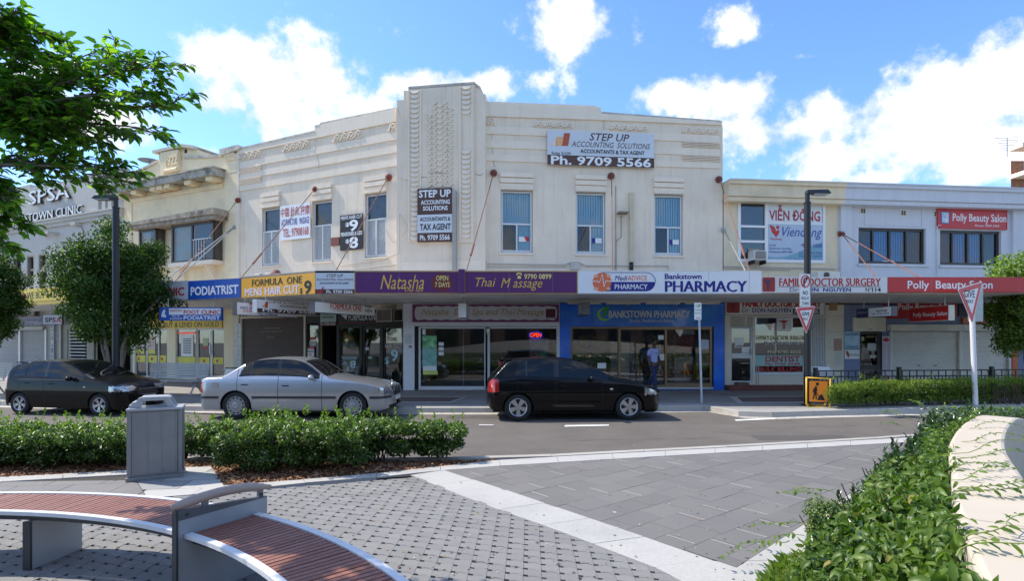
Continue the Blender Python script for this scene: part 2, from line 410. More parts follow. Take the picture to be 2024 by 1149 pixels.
# pavement in front of the shops
pave = M('pavement_stone', (.25,.24,.225), .75, var=.12, vs=9, tint=(.12,.115,.11), ts=.8, ta=.5)
g = MB(); g.prism_z([(60,50),(-60,50)] + FK_in, -.2, .138)
pv = struct('pavement', g, pave)
# stone joints: courses of separate slabs near the kerb, thin sheet
g = MB()
for i in range(1, len(FK)-2):
    a, b = FK_in[i], FK_in[i+1]
    g.quad((a[0],a[1],.143),(b[0],b[1],.143),(b[0],b[1]+.38,.143),(a[0],a[1]+.38,.143))
struct('kerb_strip', g, M('kerb_stone', (.30,.30,.29), .8, var=.1, vs=6))
def inlay(pxs, name):
    P = [gp(x, y, .142) for x, y in pxs]; c = Vector((sum(p[0] for p in P)/4, sum(p[1] for p in P)/4))
    g = MB(); g.quad(*[(p[0],p[1],.147) for p in P]); struct(name, g, granite_l)
    g = MB(); g.quad(*[(c.x+(p[0]-c.x)*.9, c.y+(p[1]-c.y)*.72,.152) for p in P]); struct(name + '_panel', g, M('brown_granite', (.12,.085,.075), .7, var=.2, vs=60))
inlay([(745,797),(893,797),(925,785),(765,784)], 'paving_inlay')
inlay([(1460,798),(1720,797),(1700,783),(1440,785)], 'paving_inlay_right')
# lane paint
def paint(pts, name='lane_marking'):
    g = MB(); P = [gp(x, y, .008) for x, y in pts]; g.quad(*[(a,b,.008) for a, b in P]); struct(name, g, white_line)
paint([(1115,844),(1204,842),(1203,840),(1117,841)]); paint([(1455,832.5),(1534,829),(1531,826.8),(1452,830)])
paint([(380,848),(463,849),(462,845.5),(380,844.5)]); paint([(946,841.2),(976,841),(975,840),(947,840)])
# plaza slab, edging, bed
g = MB(); g.prism_z(NK + [(40,-40),(-60,-40)], -.2, .052); struct('plaza_base', g, joint)
def clip(poly, hps):
    for (p, n) in hps:      # keep (q-p).n >= 0
        out = []
        for i in range(len(poly)):
            a, b = poly[i], poly[(i+1) % len(poly)]
            da = (a[0]-p[0])*n[0] + (a[1]-p[1])*n[1]; db = (b[0]-p[0])*n[0] + (b[1]-p[1])*n[1]
            if da >= 0: out.append(a)
            if (da >= 0) != (db >= 0):
                t = da/(da-db); out.append((a[0]+(b[0]-a[0])*t, a[1]+(b[1]-a[1])*t))
        poly = out
        if len(poly) < 3: return []
    return poly
def hps_of(poly):
    n = len(poly); ar = sum(poly[i][0]*poly[(i+1)%n][1]-poly[(i+1)%n][0]*poly[i][1] for i in range(n))
    if ar < 0: poly = poly[::-1]
    r = []
    for i in range(n):
        a, b = Vector(poly[i]), Vector(poly[(i+1)%n]); d = (b-a).normalized(); r.append((a, Vector((-d.y, d.x))))
    return r
def area(p): return abs(sum(p[i][0]*p[(i+1)%len(p)][1]-p[(i+1)%len(p)][0]*p[i][1] for i in range(len(p))))/2
E2 = Vector((.628,-.778)); E1 = Vector((.778,.628))
def inset(poly, w):
    c = Vector((sum(p[0] for p in poly)/len(poly), sum(p[1] for p in poly)/len(poly))); r = []
    for p in poly:
        v = Vector(p)-c; l = v.length; r.append(tuple(c + v*max(0, (l-w)/l)) if l > 1e-5 else tuple(p))
    return r
def tiles(parent, name, region, e1, e2, L, Wd, mats, top=.1, stag=.5, gap=.004, cap=300, org=None):
    """separate slabs laid in courses along e1; the biggest-looking ones are objects, the rest one joined part"""
    hp = hps_of(region); org = org or Vector(region[0]); ps = [((Vector(p)-org).dot(e1), (Vector(p)-org).dot(e2)) for p in region]
    i0, i1 = int(min(p[0] for p in ps)/L)-2, int(max(p[0] for p in ps)/L)+2; j0, j1 = int(min(p[1] for p in ps)/Wd)-1, int(max(p[1] for p in ps)/Wd)+1
    out = []
    for j in range(j0, j1+1):
        off = (j % 2)*stag + random.uniform(-.12, .12)*(stag > 0)
        for i in range(i0, i1+1):
            a, b = (i+off)*L, j*Wd
            q = [org + e1*x + e2*y for x, y in ((a+gap*1.4, b+gap), (a+L-gap*1.4, b+gap), (a+L-gap*1.4, b+Wd-gap), (a+gap*1.4, b+Wd-gap))]
            q = clip([tuple(v) for v in q], hp)
            if len(q) >= 3 and area(q) > .004: out.append(q)
    out.sort(key=lambda q: sum(p[1] for p in q)/len(q) if sum(p[1] for p in q)/len(q) > 3.3 else 99)
    rest = MB()
    for k, q in enumerate(out):
        dz = random.uniform(-.002, .0015)
        if k < cap:
            m = MB(); m.prism_z(q, top-.04, top+dz); me = mesh_of(name, m, random.choice(mats))
            o = bpy.data.objects.new(name, me); COL.objects.link(o); o.parent = parent
        else: rest.mi = random.randrange(len(mats)); rest.prism_z(q, top-.04, top+dz)
    if rest.v:
        me = mesh_of(name + '_field', rest, mats); o = bpy.data.objects.new(name + '_field', me); COL.objects.link(o); o.parent = parent; o['kind'] = 'stuff'
# dark granite terrace
reg = [G2(878,930), G2(1000,921), G2(1400,897.5), G2(1834,873), G2(1564,1053), G2(1455,1122)]
g = MB(); g.prism_z(reg, .03, .088); terrace = struct('granite_terrace', g, joint)
tiles(terrace, 'granite_tile', reg, E1, E2, .43, .31, granites, gap=.0016)
g = MB(); hp = hps_of(reg)            # pale mortar left in some joints, raised strips beside the tiles
for j in range(-3, 30):
    for i in range(-4, 40):
        if random.random() < .6: continue
        # thin strip lying across one course
        x = (i + (j % 2)*.5)*.43; y = j*.31; w = .0028
        q = [Vector(reg[0]) + E1*a + E2*b for a, b in ((x-w, y+.01),(x+w, y+.01),(x+w, y+.30),(x-w, y+.30))]
        q = clip([tuple(v) for v in q], hp)
        if len(q) >= 3: g.prism_z(q, .09, .1028)
struct('mortar_line', g, mortar, kind='stuff').parent = terrace
# light band between pavers and terrace
band = [G2(812,939.5), G2(880,929.5), G2(1400,1105), G2(1500,1153), G2(1700,1260), G2(1900,1420), G2(1780,1440), G2(1369,1151), G2(1100,1048), G2(953,997)]
def slabs(parent_name, poly_a, poly_b, mat, n_len=.6, top=.1):
    """a band of slabs between two polylines, cut square across every n_len metres"""
    base = MB(); allp = poly_a + poly_b[::-1]; base.prism_z(allp, .03, .085); par = struct(parent_name, base, joint)
    def samp(pl, t):
        L = [0]
        for i in range(len(pl)-1): L.append(L[-1] + (Vector(pl[i+1])-Vector(pl[i])).length)
        d = t*L[-1]
        for i in range(len(pl)-1):
            if d <= L[i+1] + 1e-9: return Vector(pl[i]).lerp(Vector(pl[i+1]), (d-L[i])/max(L[i+1]-L[i], 1e-6))
        return Vector(pl[-1])
    tot = sum((Vector(poly_a[i+1])-Vector(poly_a[i])).length for i in range(len(poly_a)-1)); n = max(1, int(tot/n_len))
    for k in range(n):
        a, b = k/n, (k+1)/n - .006/tot
        q = [tuple(samp(poly_a, a)), tuple(samp(poly_a, b)), tuple(samp(poly_b, b)), tuple(samp(poly_b, a))]
        m = MB(); m.prism_z(q, .06, top + random.uniform(-.001,.002)); me = mesh_of('paving_slab', m, mat)
        o = bpy.data.objects.new('paving_slab', me); COL.objects.link(o); o.parent = par
    return par
slabs('diagonal_paving_band', [G2(812,939.5),G2(953,997),G2(1100,1048),G2(1369,1151),G2(1780,1440)], [G2(878,930),G2(990,966),G2(1100,1003),G2(1400,1105),G2(1990,1420)], granite_l)
slabs('road_edge_band', [G2(-400,958),G2(0,953),G2(260,938)], [G2(-400,948),G2(0,944),G2(260,930)], granite_l, .7)
slabs('bed_edge_band', [G2(450,972),G2(500,965.5),G2(640,952),G2(812,939.5),G2(878,930),G2(1000,921),G2(1400,897.5),G2(1840,872.5)],
      [G2(442,961),G2(500,957),G2(640,946),G2(811,931),G2(900,919),G2(1000,909),G2(1400,888),G2(1840,863.5)], granite_l, .8, top=.1045)
slabs('kerb_edge', [(-8.5,8.62),G2(0,898.6),G2(170,903.6),G2(430,911),G2(700,911),G2(1000,908.2),G2(1400,887),G2(1700,870.5),G2(1850,859.5)],
      [(-8.5,9.1),G2(0,894.6),G2(170,899.6),G2(430,906.5),G2(700,906.5),G2(1000,904),G2(1400,883.2),G2(1700,867.2),G2(1850,856.2)], concrete, 1.5, top=.108)
slabs('planter_edge_band', [G2(1836,873),G2(1566,1053),G2(1457,1122),G2(1330,1225)], [G2(1905,873),G2(1668,1053),G2(1590,1122),G2(1500,1225)], granite_l, .6)
g = MB(); g.prism_z([G2(1398,1106), G2(1455,1117), G2(1530,1112), G2(1640,1400), G2(1900,1415)], .03, .0965); struct('corner_slab', g, granite_l)
pad = [G2(-400,958), G2(0,953), G2(260,938), G2(262,927), G2(417,923), G2(450,972), G2(299,986), G2(-400,1030)]
g = MB(); g.prism_z(pad, .03, .085); padb = struct('bin_pad', g, joint)
# pad tiles: two convex halves
tiles(padb, 'paving_tile', [G2(-400,958), G2(0,953), G2(260,938), G2(290,985), G2(-400,1030)], Vector((.99,.12)).normalized(), Vector((.12,-.99)).normalized(), .62, .42, [granites[3], granites[4], granites[2]], gap=.003)
tiles(padb, 'paving_tile', [G2(262,938), G2(262,927), G2(417,923), G2(450,972), G2(292,985)], Vector((.99,.12)).normalized(), Vector((.12,-.99)).normalized(), .62, .42, [granite_l, M('mid_granite', (.27,.275,.27), .75, var=.1, vs=40)], gap=.003)
bed = [(-9,8.6), G2(0,899), G2(170,904), G2(430,911.5), G2(700,911.5), G2(990,908.5), G2(900,919), G2(811,931), G2(640,946), G2(500,957), G2(442,961), G2(417,923), G2(262,927), G2(260,930), G2(0,944), (-9,6.9)]
g = MB(); g.prism_z(bed, .02, .075); struct('planting_bed', g, soil)
g = MB()   # loose wood chips
from mathutils.geometry import intersect_point_tri_2d
def inpoly(p, poly):
    c = False; n = len(poly)
    for i in range(n):
        a, b = poly[i], poly[i-1]
        if (a[1] > p[1]) != (b[1] > p[1]) and p[0] < (b[0]-a[0])*(p[1]-a[1])/(b[1]-a[1]) + a[0]: c = not c
    return c
rnd = random.Random(3)
k = 0
while k < 15000:
    x, y = rnd.uniform(-8, .2), rnd.uniform(6.6, 9.3)
    if not inpoly((x, y), bed): continue
    k += 1; a = rnd.uniform(0, pi); l, w = rnd.uniform(.012,.035), rnd.uniform(.004,.011); z = rnd.uniform(.077,.10); t = rnd.uniform(-.014,.014); t2 = rnd.uniform(-.009,.009)
    dx, dy = cos(a)*l, sin(a)*l; ex, ey = -sin(a)*w, cos(a)*w; g.mi = rnd.randrange(3)
    g.quad((x-dx-ex,y-dy-ey,z-t-t2),(x+dx-ex,y+dy-ey,z+t-t2),(x+dx+ex,y+dy+ey,z+t+t2),(x-dx+ex,y-dy+ey,z-t+t2))
o = single('bark_mulch', 'orange brown bark mulch spread under the hedges beside the kerb', 'mulch', g, [mulchm, M('wood_chip_pale', (.42,.24,.13), .9, var=.2), M('wood_chip_dark', (.13,.06,.035), .9, var=.2)], kind='stuff')

# interlocking pavers with square drain holes
VA = Vector((.136,-.046)); VB = Vector((.004,.126))
P0 = Vector((-.72, 4.80))
bumps = [(.26,0),(.32,.03),(.40,.14),(.58,.19),(.76,.15),(.88,.04),(.99,0)]
cell = bumps + [(.99,.94)] + [(s, .97+t) for s, t in reversed(bumps)][0:] + [(.008,.97),(.008,.23),(.26,.23)]
cell = [(s, t) for s, t in cell]
pave_reg = [G2(812,941), G2(500,967), G2(-500,1010), (-7.2, 2.2), (3.4, 2.2), G2(1369,1153), G2(953,998.5)]
hpl = [h for h in hps_of([G2(812,938.5), G2(450,969), G2(299,986), G2(-500,1050), (-9,1.6), G2(1780,1440), G2(1369,1153), G2(1100,1049.5)])]
g = MB(); g.prism_z([G2(812,940), G2(450,972), G2(299,986), G2(-500,1048), (-9,1.6), G2(1780,1440)], -.1, .058)
pfield = struct('paver_field', g, joint)
cells = []
for i in range(-75, 45):
    for j in range(-34, 34):
        o_ = P0 + VA*i + VB*j
        if not (-6.3 < o_.x < 3.6 and 1.9 < o_.y < 7.6): continue
        pts = [tuple(o_ + VA*s + VB*t) for s, t in cell]
        cen = o_ + VA*.5 + VB*.5
        if all((cen-Vector(h[0])).dot(h[1]) > .12 for h in hpl): cells.append((cen, pts, True))
        elif all((cen-Vector(h[0])).dot(h[1]) > -.12 for h in hpl):
            q = clip(pts, hpl)
            if len(q) > 2 and area(q) > .002: cells.append((cen, q, False))
def onscreen(c): px = CX + F*c.x/c.y; py = HY + F*1.75/c.y; return -20 < px < 2040 and py < 1165
cells.sort(key=lambda c: (not (onscreen(c[0]) and c[2] and c[0].x > -1.9), c[0].y))
shared = None; rest = MB()
for k, (c, pts, whole) in enumerate(cells):
    dz = rnd.uniform(-.003,.002)
    if k < 300 and whole:
        if shared is None:
            m = MB(); m.prism_z([(p[0]-c.x, p[1]-c.y) for p in pts], -.04, .0); shared = mesh_of('paver', m, paverm)
        o = bpy.data.objects.new('paver', shared); COL.objects.link(o); o.parent = pfield; o.location = (c.x, c.y, .1+dz)
    else: rest.prism_z(pts, .06, .1+dz)
me = mesh_of('paver_rows', rest, paverm); o = bpy.data.objects.new('paver_rows', me); COL.objects.link(o); o.parent = pfield; o['kind'] = 'stuff'

# ================================================================== BUILDINGS
WL = Frame((-5.43*K, 22.2*K), 0); WL = Frame(WL.p, atan2(-.423, .906))
WR = Frame((-1.007*K, 21.3*K), radians(6.0))
TW = Frame.pts((-4.49*K, 21.76*K - .22), (-1.0*K, 21.3*K - .22))
GF = Frame((-3.9*K, 21.0*K), 0)
GR = Frame((8.10*K, 21.15*K), radians(3.0))
cream = M('cream_render', (.82,.70,.55), .85, var=.07, vs=1.2, bump=.2, bs=70, streak=.22, tint=(.70,.57,.45), ts=.7, ta=.4)
cream2 = M('cream_trim', (.85,.73,.58), .85, var=.05, vs=1.6, bump=.2, bs=70, streak=.12)
grime = M('weathered_coping', (.60,.54,.45), .9, var=.15, vs=4, bump=.3, bs=40, tint=(.20,.18,.15), ts=2.6, ta=.6)
yellowr = M('pale_yellow_render', (.88,.72,.47), .85, var=.05, vs=1.5, bump=.2, bs=60, streak=.12, tint=(.55,.47,.33), ts=.8, ta=.5)
greyr = M('grey_render', (.50,.48,.44), .85, var=.06, vs=1.5, bump=.2, bs=60, streak=.12)
bluer = M('pale_blue_render', (.60,.61,.64), .8, var=.05, vs=1.5, bump=.15, bs=60, streak=.12)
beiger = M('beige_render', (.76,.63,.43), .85, var=.05, vs=1.5, bump=.2, bs=60, streak=.12, tint=(.5,.42,.3), ts=.8, ta=.5)
roofm = M('roof_sheet', (.30,.30,.30), .7)

def z_at(fr, px, py, d=0): return fr.hit(px, py, d)[1]
def poly_px(fr, pts, d=0): return [fr.hit(x, y, d) for x, y in pts]
def body(t, u0, u1, ztop, depth, mat, y0=.02, zb=.1):
    m = MB(); 
    m.quad((u1,y0,zb),(u1,y0+depth,zb),(u1,y0+depth,ztop),(u1,y0,ztop)); m.quad((u0,y0,zb),(u0,y0,ztop),(u0,y0+depth,ztop),(u0,y0+depth,zb))
    m.quad((u1,y0+depth,zb),(u0,y0+depth,zb),(u0,y0+depth,ztop),(u1,y0+depth,ztop)); t.part('side_wall', m, mat)
    m = MB(); m.box(u0,u1,y0,y0+depth,ztop-.15,ztop); t.part('roof', m, roofm)

def scrolls(m, u0, u1, z0, z1, y, n, r=.03):
    """running wave ornament: n rolling scrolls"""
    w = (u1-u0)/n; h = z1-z0
    for k in range(n):
        cx, cz = u0+w*(k+.56), z0+h*.56; R = min(w*.36, h*.36)
        pts = [(u0+w*k-w*.12, y, z0+h*.16), (u0+w*k+w*.05, y, z0+h*.20), (cx-R*1.0, y, cz-R*.55)]
        for i in range(22): t = i/21; a = pi*1.0 - t*2*pi*1.3; rr = R*(1-.78*t); pts.append((cx+rr*cos(a), y, cz+rr*sin(a)))
        m.tube(pts, r, 5)
def wave_relief(t, u0, u1, z0, z1, y=0, n=4):
    m = MB(); k = int((u1-u0)/.075)
    for i in range(k): a = u0+(u1-u0)*i/k; m.box(a+.01, a+.05, y-.035, y, z0+.02, z1-.02)
    m.box(u0, u1, y-.02, y+.002, z0, z1)
    t.part('wave_ribs', m, cream2, kind='stuff')
    m = MB(); scrolls(m, u0, u1, z0, z1, y-.055, n, .028); t.part('wave_scroll', m, cream2, smooth=True, kind='stuff')

# ---------------- main corner building
mb_ = Thing('art_deco_building', 'cream two storey art deco building with stepped corner tower and wave reliefs', 'building', WR, (0,0,0))
class Sub:   # lets parts of the same building be written in another wall's own directions
    def __init__(s, t, fr): s.t = t; s.fr = fr
    def part(s, name, mb, mats, smooth=False, label=None, parent=None, kind=None, bevel=0):
        o0 = s.t.fr.world(*s.t.org); me = MB()
        ca, sa = cos(-s.t.fr.a), sin(-s.t.fr.a)
        for (x, y, z) in mb.v:
            w = s.fr.world(x, y, z) - o0; me.v.append((w.x*ca - w.y*sa, w.x*sa + w.y*ca, w.z))
        me.f = mb.f; me.m = mb.m
        mesh = mesh_of(name, me, mats, (0,0,0), smooth); o = bpy.data.objects.new(name, mesh); COL.objects.link(o); o.parent = parent or s.t.o
        if label: o['label'] = label
        if kind: o['kind'] = kind
        return o
    hit = lambda s, *a: s.fr.hit(*a)

def windows_open(fr, boxes):
    r = []
    for (x0, y0, x1, y1) in boxes:
        ym = (y0+y1)/2; xm = (x0+x1)/2
        r.append((fr.u(x0), fr.u(x1), fr.z(xm, y1), fr.z(xm, y0)))
    return r
def band_z(fr, px, ys): return [fr.z(px, y) for y in ys]
# right wing
ow = windows_open(WR, [(990,376,1053,501),(1138,380,1197,503),(1293,384,1350,504)])
zw0 = sum(o[2] for o in ow)/3; zw1 = sum(o[3] for o in ow)/3; ow = [(a, b, zw0, zw1) for a, b, c, d in ow]
u0, u1 = WR.u(959), WR.u(1428.5); zc = WR.z(960, 318)
m = MB(); wall_grid(m, u0-.1, u1, 3.0, zc, ow, .2)
top = poly_px(WR, [(959,205),(1180,212.5)]); stp = WR.hit(1187,214)[1]
tp = [(u0-.1, zc), (u0-.1, WR.z(959,205)), (WR.u(1188), WR.z(1187,216)), (WR.u(1188), WR.z(1190,226)), (u1-.12, WR.z(1420,243)), (u1-.03, WR.z(1427,245)), (u1, WR.z(1428.5,252)), (u1, zc)]
m.prism_y(tp, 0, .3); mb_.part('wall', m, cream)
m = MB(); c0, c1 = WR.u(960), WR.u(1180)
m.prism_y([(c0, WR.z(960,206)), (c0, WR.z(960,200.5)), (c1, WR.z(1180,209)), (c1, WR.z(1180,214))], -.02, .34)
m.prism_y([(c0, WR.z(960,230.5)), (c0, WR.z(960,206.2)), (WR.u(1188), WR.z(1188,213.5)), (WR.u(1188), WR.z(1190,225.5)), (u1-.06, WR.z(1424,242)), (u1-.06, WR.z(1424,248)), (WR.u(1190), WR.z(1190,238))], -.06, .31)
mb_.part('parapet_band', m, cream2)
m = MB(); m.prism_y([(WR.u(1190), WR.z(1190,225.5)), (WR.u(1190), WR.z(1190,221.5)), (u1-.12, WR.z(1420,238.5)), (u1-.04, WR.z(1426,241)), (u1-.04, WR.z(1426,244))], -.04, .33); mb_.part('coping', m, grime)
Zs = band_z(WR, 960, (249.5,264.6,277,292,305,318))
for a, b in ((0,1),(2,3),(4,5)):
    m = MB(); m.box(u0, u1-.12, -.038, .0, Zs[b], Zs[a]); mb_.part('string_course', m, cream2)
for (x0, x1, n) in ((963,980,1),(1056,1134,4),(1206,1282,4),(1350,1423,4)):
    wave_relief(mb_, WR.u(x0), WR.u(x1), Zs[0]+.03, WR.z(960,232.5) - (.04 if x0 > 1000 else 0), 0, n)
for a, b in ((1,2),(3,4)):
    m = MB(); h = (Zs[a]-Zs[b])/4
    for i in range(4): m.box(WR.u(1348), WR.u(1423), -.075, -.0, Zs[b]+h*i+.01, Zs[b]+h*i+h*.62)
    mb_.part('ribbed_panel', m, cream2)
def deco_hood(t, a, b, z, frx, s=.14):
    m = MB()
    m.box(a-.02, b+.02, -.05, -.001, z+.04, z+.22); m.box(a-.02, b+.02, -.085, -.001, z+.24, z+.40); m.box(a+.0, b+.0, -.12, -.001, z+.0, z+.035)
    m.box(a-.02, b+.02, -.085, -.001, z+.44, z+.60)
    frx.part('window_hood', m, cream2)
blindm = M('blue_blind', (.52,.80,.95), .7, var=.05); blindd = M('dark_blind', (.045,.075,.10), .7, var=.05)
curtain = M('grey_curtain', (.22,.20,.19), .8, var=.2, vs=6)
def blind(m, a, b, z0, z1, y, w=.085):
    n = max(2, int((b-a)/w))
    for i in range(n):
        x = a + (b-a)*i/n; e = (b-a)/n
        m.quad((x, y, z0), (x+e*.92, y+.028, z0), (x+e*.92, y+.028, z1), (x, y, z1))
def framebox(m, a, b, z0, z1, y0, y1, w=.05, wb=None):
    wb = wb or w
    m.box(a, a+w, y0, y1, z0, z1); m.box(b-w, b, y0, y1, z0, z1); m.box(a+w, b-w, y0, y1, z1-w, z1); m.box(a+w, b-w, y0, y1, z0, z0+wb)
for k, (a, b, c, d) in enumerate(ow):
    m = MB(); framebox(m, a+.02, b-.02, c+.02, d-.03, .08, .14, .055, .09); zm = c + (d-c)*.465
    m.box(a+.07, b-.07, .08, .135, zm-.03, zm+.03); xm = (a+b)/2; m.box(xm-.02, xm+.03, .085, .13, c+.1, zm)
    w = mb_.part('window', m, alu)
    m = MB(); m.quad((a+.06,.11,c+.08),(b-.06,.11,c+.08),(b-.06,.11,d-.06),(a+.06,.11,d-.06)); mb_.part('pane', m, winglass, parent=w)
    m = MB(); blind(m, a+.05, b-.05, zm, d-.03, .16); m.mi = 0; blind(m, xm, b-.05, c+.05, zm, .16); m.mi = 1; blind(m, a+.05, xm, c+.05, zm, .16)
    mb_.part('blind', m, [blindm, blindd], parent=w)
    m = MB(); m.box(a-.05, b+.05, -.05, .08, c-.07, c+.0); mb_.part('sill', m, cream2, parent=w)
    m = MB(); sx0, sz0 = (xm+.02, c+.42) ; m.box(xm+.08, b-.12, .095, .105, c+.42, c+.60)
    m.mi = 1; m.prism_y([(b-.30, c+.60), (b-.121, c+.60), (b-.121, c+.43), (b-.22, c+.43)], .092, .098) if k == 0 else m.box(xm+.08, xm+.19, .092, .098, c+.42, c+.599)
    st = mb_.part('sticker', m, [wht, redp if k == 0 else navy], parent=w)
    deco_hood(mb_, a, b, d, mb_)
# dado line below windows
m = MB(); m.box(u0, u1, -.02, 0, 3.9, 4.02); m.box(u0, u1, -.05, 0, 3.6, 3.68); mb_.part('string_course', m, cream2)
# back of the cream block
b_ = MB(); zt = WR.z(1428,262)
b_.quad((u1,.0,3.0),(u1,9,3.0),(u1,9,zt),(u1,.0,zt)); b_.quad((u1,9,0),(-12,9,0),(-12,9,zt),(u1,9,zt)); mb_.part('side_wall', b_, cream)
b_ = MB(); b_.prism_z([(u1,.31),(u0,.31),(-3.2,.9),(-11,6.0),(-11,9),(u1,9)], zt-1.2, zt-1.0); mb_.part('roof', b_, roofm)

# tower
tw = Sub(mb_, TW); T = lambda x, y: TW.hit(x, y)
m = MB(); pts = [T(783.5,523), T(784.6,198), T(798,197), T(798,179), T(808,178.5), T(808,174.5), T(939,164.5), T(949.7,173), T(949.7,185), T(959.3,186), T(959.3,523)]
pts[0] = (pts[0][0], 3.0); pts[-1] = (pts[-1][0], 3.0)
m.prism_y(pts, 0, 1.2); tw.part('tower', m, cream)
m = MB(); m.prism_y([T(808,178), T(808,172), T(939,162.5), T(939,168.5)], -.05, 1.22); m.prism_y([T(939.2,169),T(939.2,163.5),T(950,172),T(950,177)], -.03, 1.21)
tw.part('coping', m, grime)
m = MB(); m.prism_y([T(808,176), T(939,166.5), T(939,480), T(808,480)], -.05, .0); tw.part('tower_panel', m, cream)
for (x0, x1, y0, y1, gap) in ((811,829,178,478,()),(912,931,170,476,(233,294))):
    ua, ub = TW.u(x0, .05), TW.u(x1, .05); uc = (ua+ub)/2; r = (ub-ua)/2
    m = MB(); z = TW.z(820, y1, .05); zt_ = TW.z((x0+x1)/2, y0, .05)
    n = 31; st = (zt_-z)/n
    for i in range(n):
        zz = z + st*i
        if gap and TW.z(920, gap[1]) < zz+st*.5 < TW.z(920, gap[0]): continue
        # each scale is a half round tongue standing out at its lower edge
        P = [(uc-r, zz+st)] + [(uc - r*cos(pi*k/8), zz + st*.95 - .72*st*sin(pi*k/8)) for k in range(9)] + [(uc+r, zz+st)]
        vs = []; fs = []
        for (x, zq) in P: vs.append((x, -.05 - .055*((zz+st*1.0-zq)/st) - .015, zq))
        top0 = len(vs)
        for (x, zq) in P: vs.append((x, -.045, zq))
        fs.append(tuple(range(top0)))
        for i2 in range(top0-1): fs.append((i2, i2+top0, i2+1+top0, i2+1))
        m.add(vs, fs)
    tw.part('scale_ornament', m, cream2)
    m = MB(); m.box(ua-.07, ua-.015, -.09, -.045, z, zt_); m.box(ub+.015, ub+.07, -.09, -.045, z, zt_); tw.part('moulding', m, cream2)
# zigzag panel
ua, ub = TW.u(844,.05), TW.u(895.5,.05); z0_, z1_ = TW.z(868,372,.05), TW.z(868,214,.05)
cols = 5; cw = (ub-ua)/cols; n = 15; hz = (z1_-z0_)/n
m = MB()
for c in range(cols):
    topc = z1_ + (.22 if 1 <= c <= 3 else (0 if c else -.06))
    sgn = 1 if c % 2 == 0 else -1; x0 = ua+cw*c; y = -.05
    k = 0; zz = z0_
    while zz + hz*.9 < topc:
        if c == 2:
            for s_ in (0, 1):
                xa = x0 + cw*.5*s_; a0, a1 = (zz+hz*.5, zz) if s_ == 0 else (zz, zz+hz*.5)
                m.prism_y([(xa,a0),(xa+cw*.5,a1),(xa+cw*.5,a1+hz*.5),(xa,a0+hz*.5)], y-.03, y)
        else:
            for q in (0, .5):
                xa, xb = x0+cw*.04, x0+cw*.96; s2 = sgn*(1 if q == 0 else -1)
                za, zb = (zz+hz*q, zz+hz*(q+.5)) if s2 > 0 else (zz+hz*(q+.5), zz+hz*q)
                m.prism_y([(xa,za),(xb,zb),(xb,zb+hz*.27),(xa,za+hz*.27)], y-.04, y)
        zz += hz
tw.part('zigzag_ornament', m, cream2)
m = MB(); m.box(TW.u(785), TW.u(959), -.03, 0, 3.9, TW.z(870,517)); tw.part('string_course', m, cream2)
m = MB(); ua = TW.u(894,.1); m.box(ua+.02, ua+.15, -.2, -.052, 3.2, TW.z(897,378,.1)); tw.part('sign_duct', m, M('duct_grey', (.36,.34,.31), .5))
# left wing
lw = Sub(mb_, WL); L_ = lambda x, y, d=0: WL.hit(x, y, d)
owl = windows_open(WL, [(518,411,553,526),(617,396,656,517),(721,381,764,508)])
zz0 = sum(o[2] for o in owl)/3; zz1 = sum(o[3] for o in owl)/3; owl = [(a, b, zz0, zz1) for a, b, c, d in owl]
ul, ur = WL.u(470), WL.u(786)
zc = WL.z(784, 328)
m = MB(); wall_grid(m, ul, ur+.1, 3.0, zc, owl, .2)
m.prism_y([(ul, zc), L_(470,296), L_(623,261), L_(623,251), L_(786,216), (ur+.1, WL.z(786,216)), (ur+.1, zc)], 0, .3); lw.part('wall', m, cream)
m = MB()
m.prism_y([L_(471,306), L_(471,295), L_(624,260), L_(624,250), L_(784,215.5), L_(784,241), L_(624,274)], -.06, .02)
lw.part('parapet_band', m, cream2); m = MB(); m.prism_y([L_(471,297.5), L_(471,294), L_(624,259), L_(624,262.5)], -.075, .31); m.prism_y([L_(624.5,251), L_(624.5,249), L_(633,247), L_(633,249)], -.07, .31)
m.prism_y([L_(633,248), L_(633,243), L_(784,212.5), L_(784,217.5)], -.03, .32)
lw.part('coping', m, grime)
Zl = band_z(WL, 784, (261,276,289,301.5,315.5,328))
for a, b in ((0,1),(2,3),(4,5)):
    m = MB(); m.box(ul+.15, ur, -.042, 0, Zl[b], Zl[a]); lw.part('string_course', m, cream2)
for (x0, x1, n) in ((472,518,4),(562,613,4),(661,716,4),(770,784,1)):
    wave_relief(lw, WL.u(x0), WL.u(x1), Zl[0]+.03, WL.z(784,242), 0, n)
for a, b in ((1,2),(3,4)):
    m = MB(); h = (Zl[a]-Zl[b])/4
    for i in range(4): m.box(WL.u(472), WL.u(518), -.075, 0, Zl[b]+h*i+.01, Zl[b]+h*i+h*.62)
    lw.part('ribbed_panel', m, cream2)
m = MB(); m.box(ul, ul+.14, -.07, 0, 2.6, WL.z(471,305)); lw.part('pilaster', m, cream2)
m = MB(); m.box(ul, ur, -.03, 0, 3.75, 3.9); m.box(ul, ur, -.07, 0, 3.5, 3.58); lw.part('string_course', m, cream2)
grillem = M('white_grille', (.72,.72,.70), .5, var=.03)
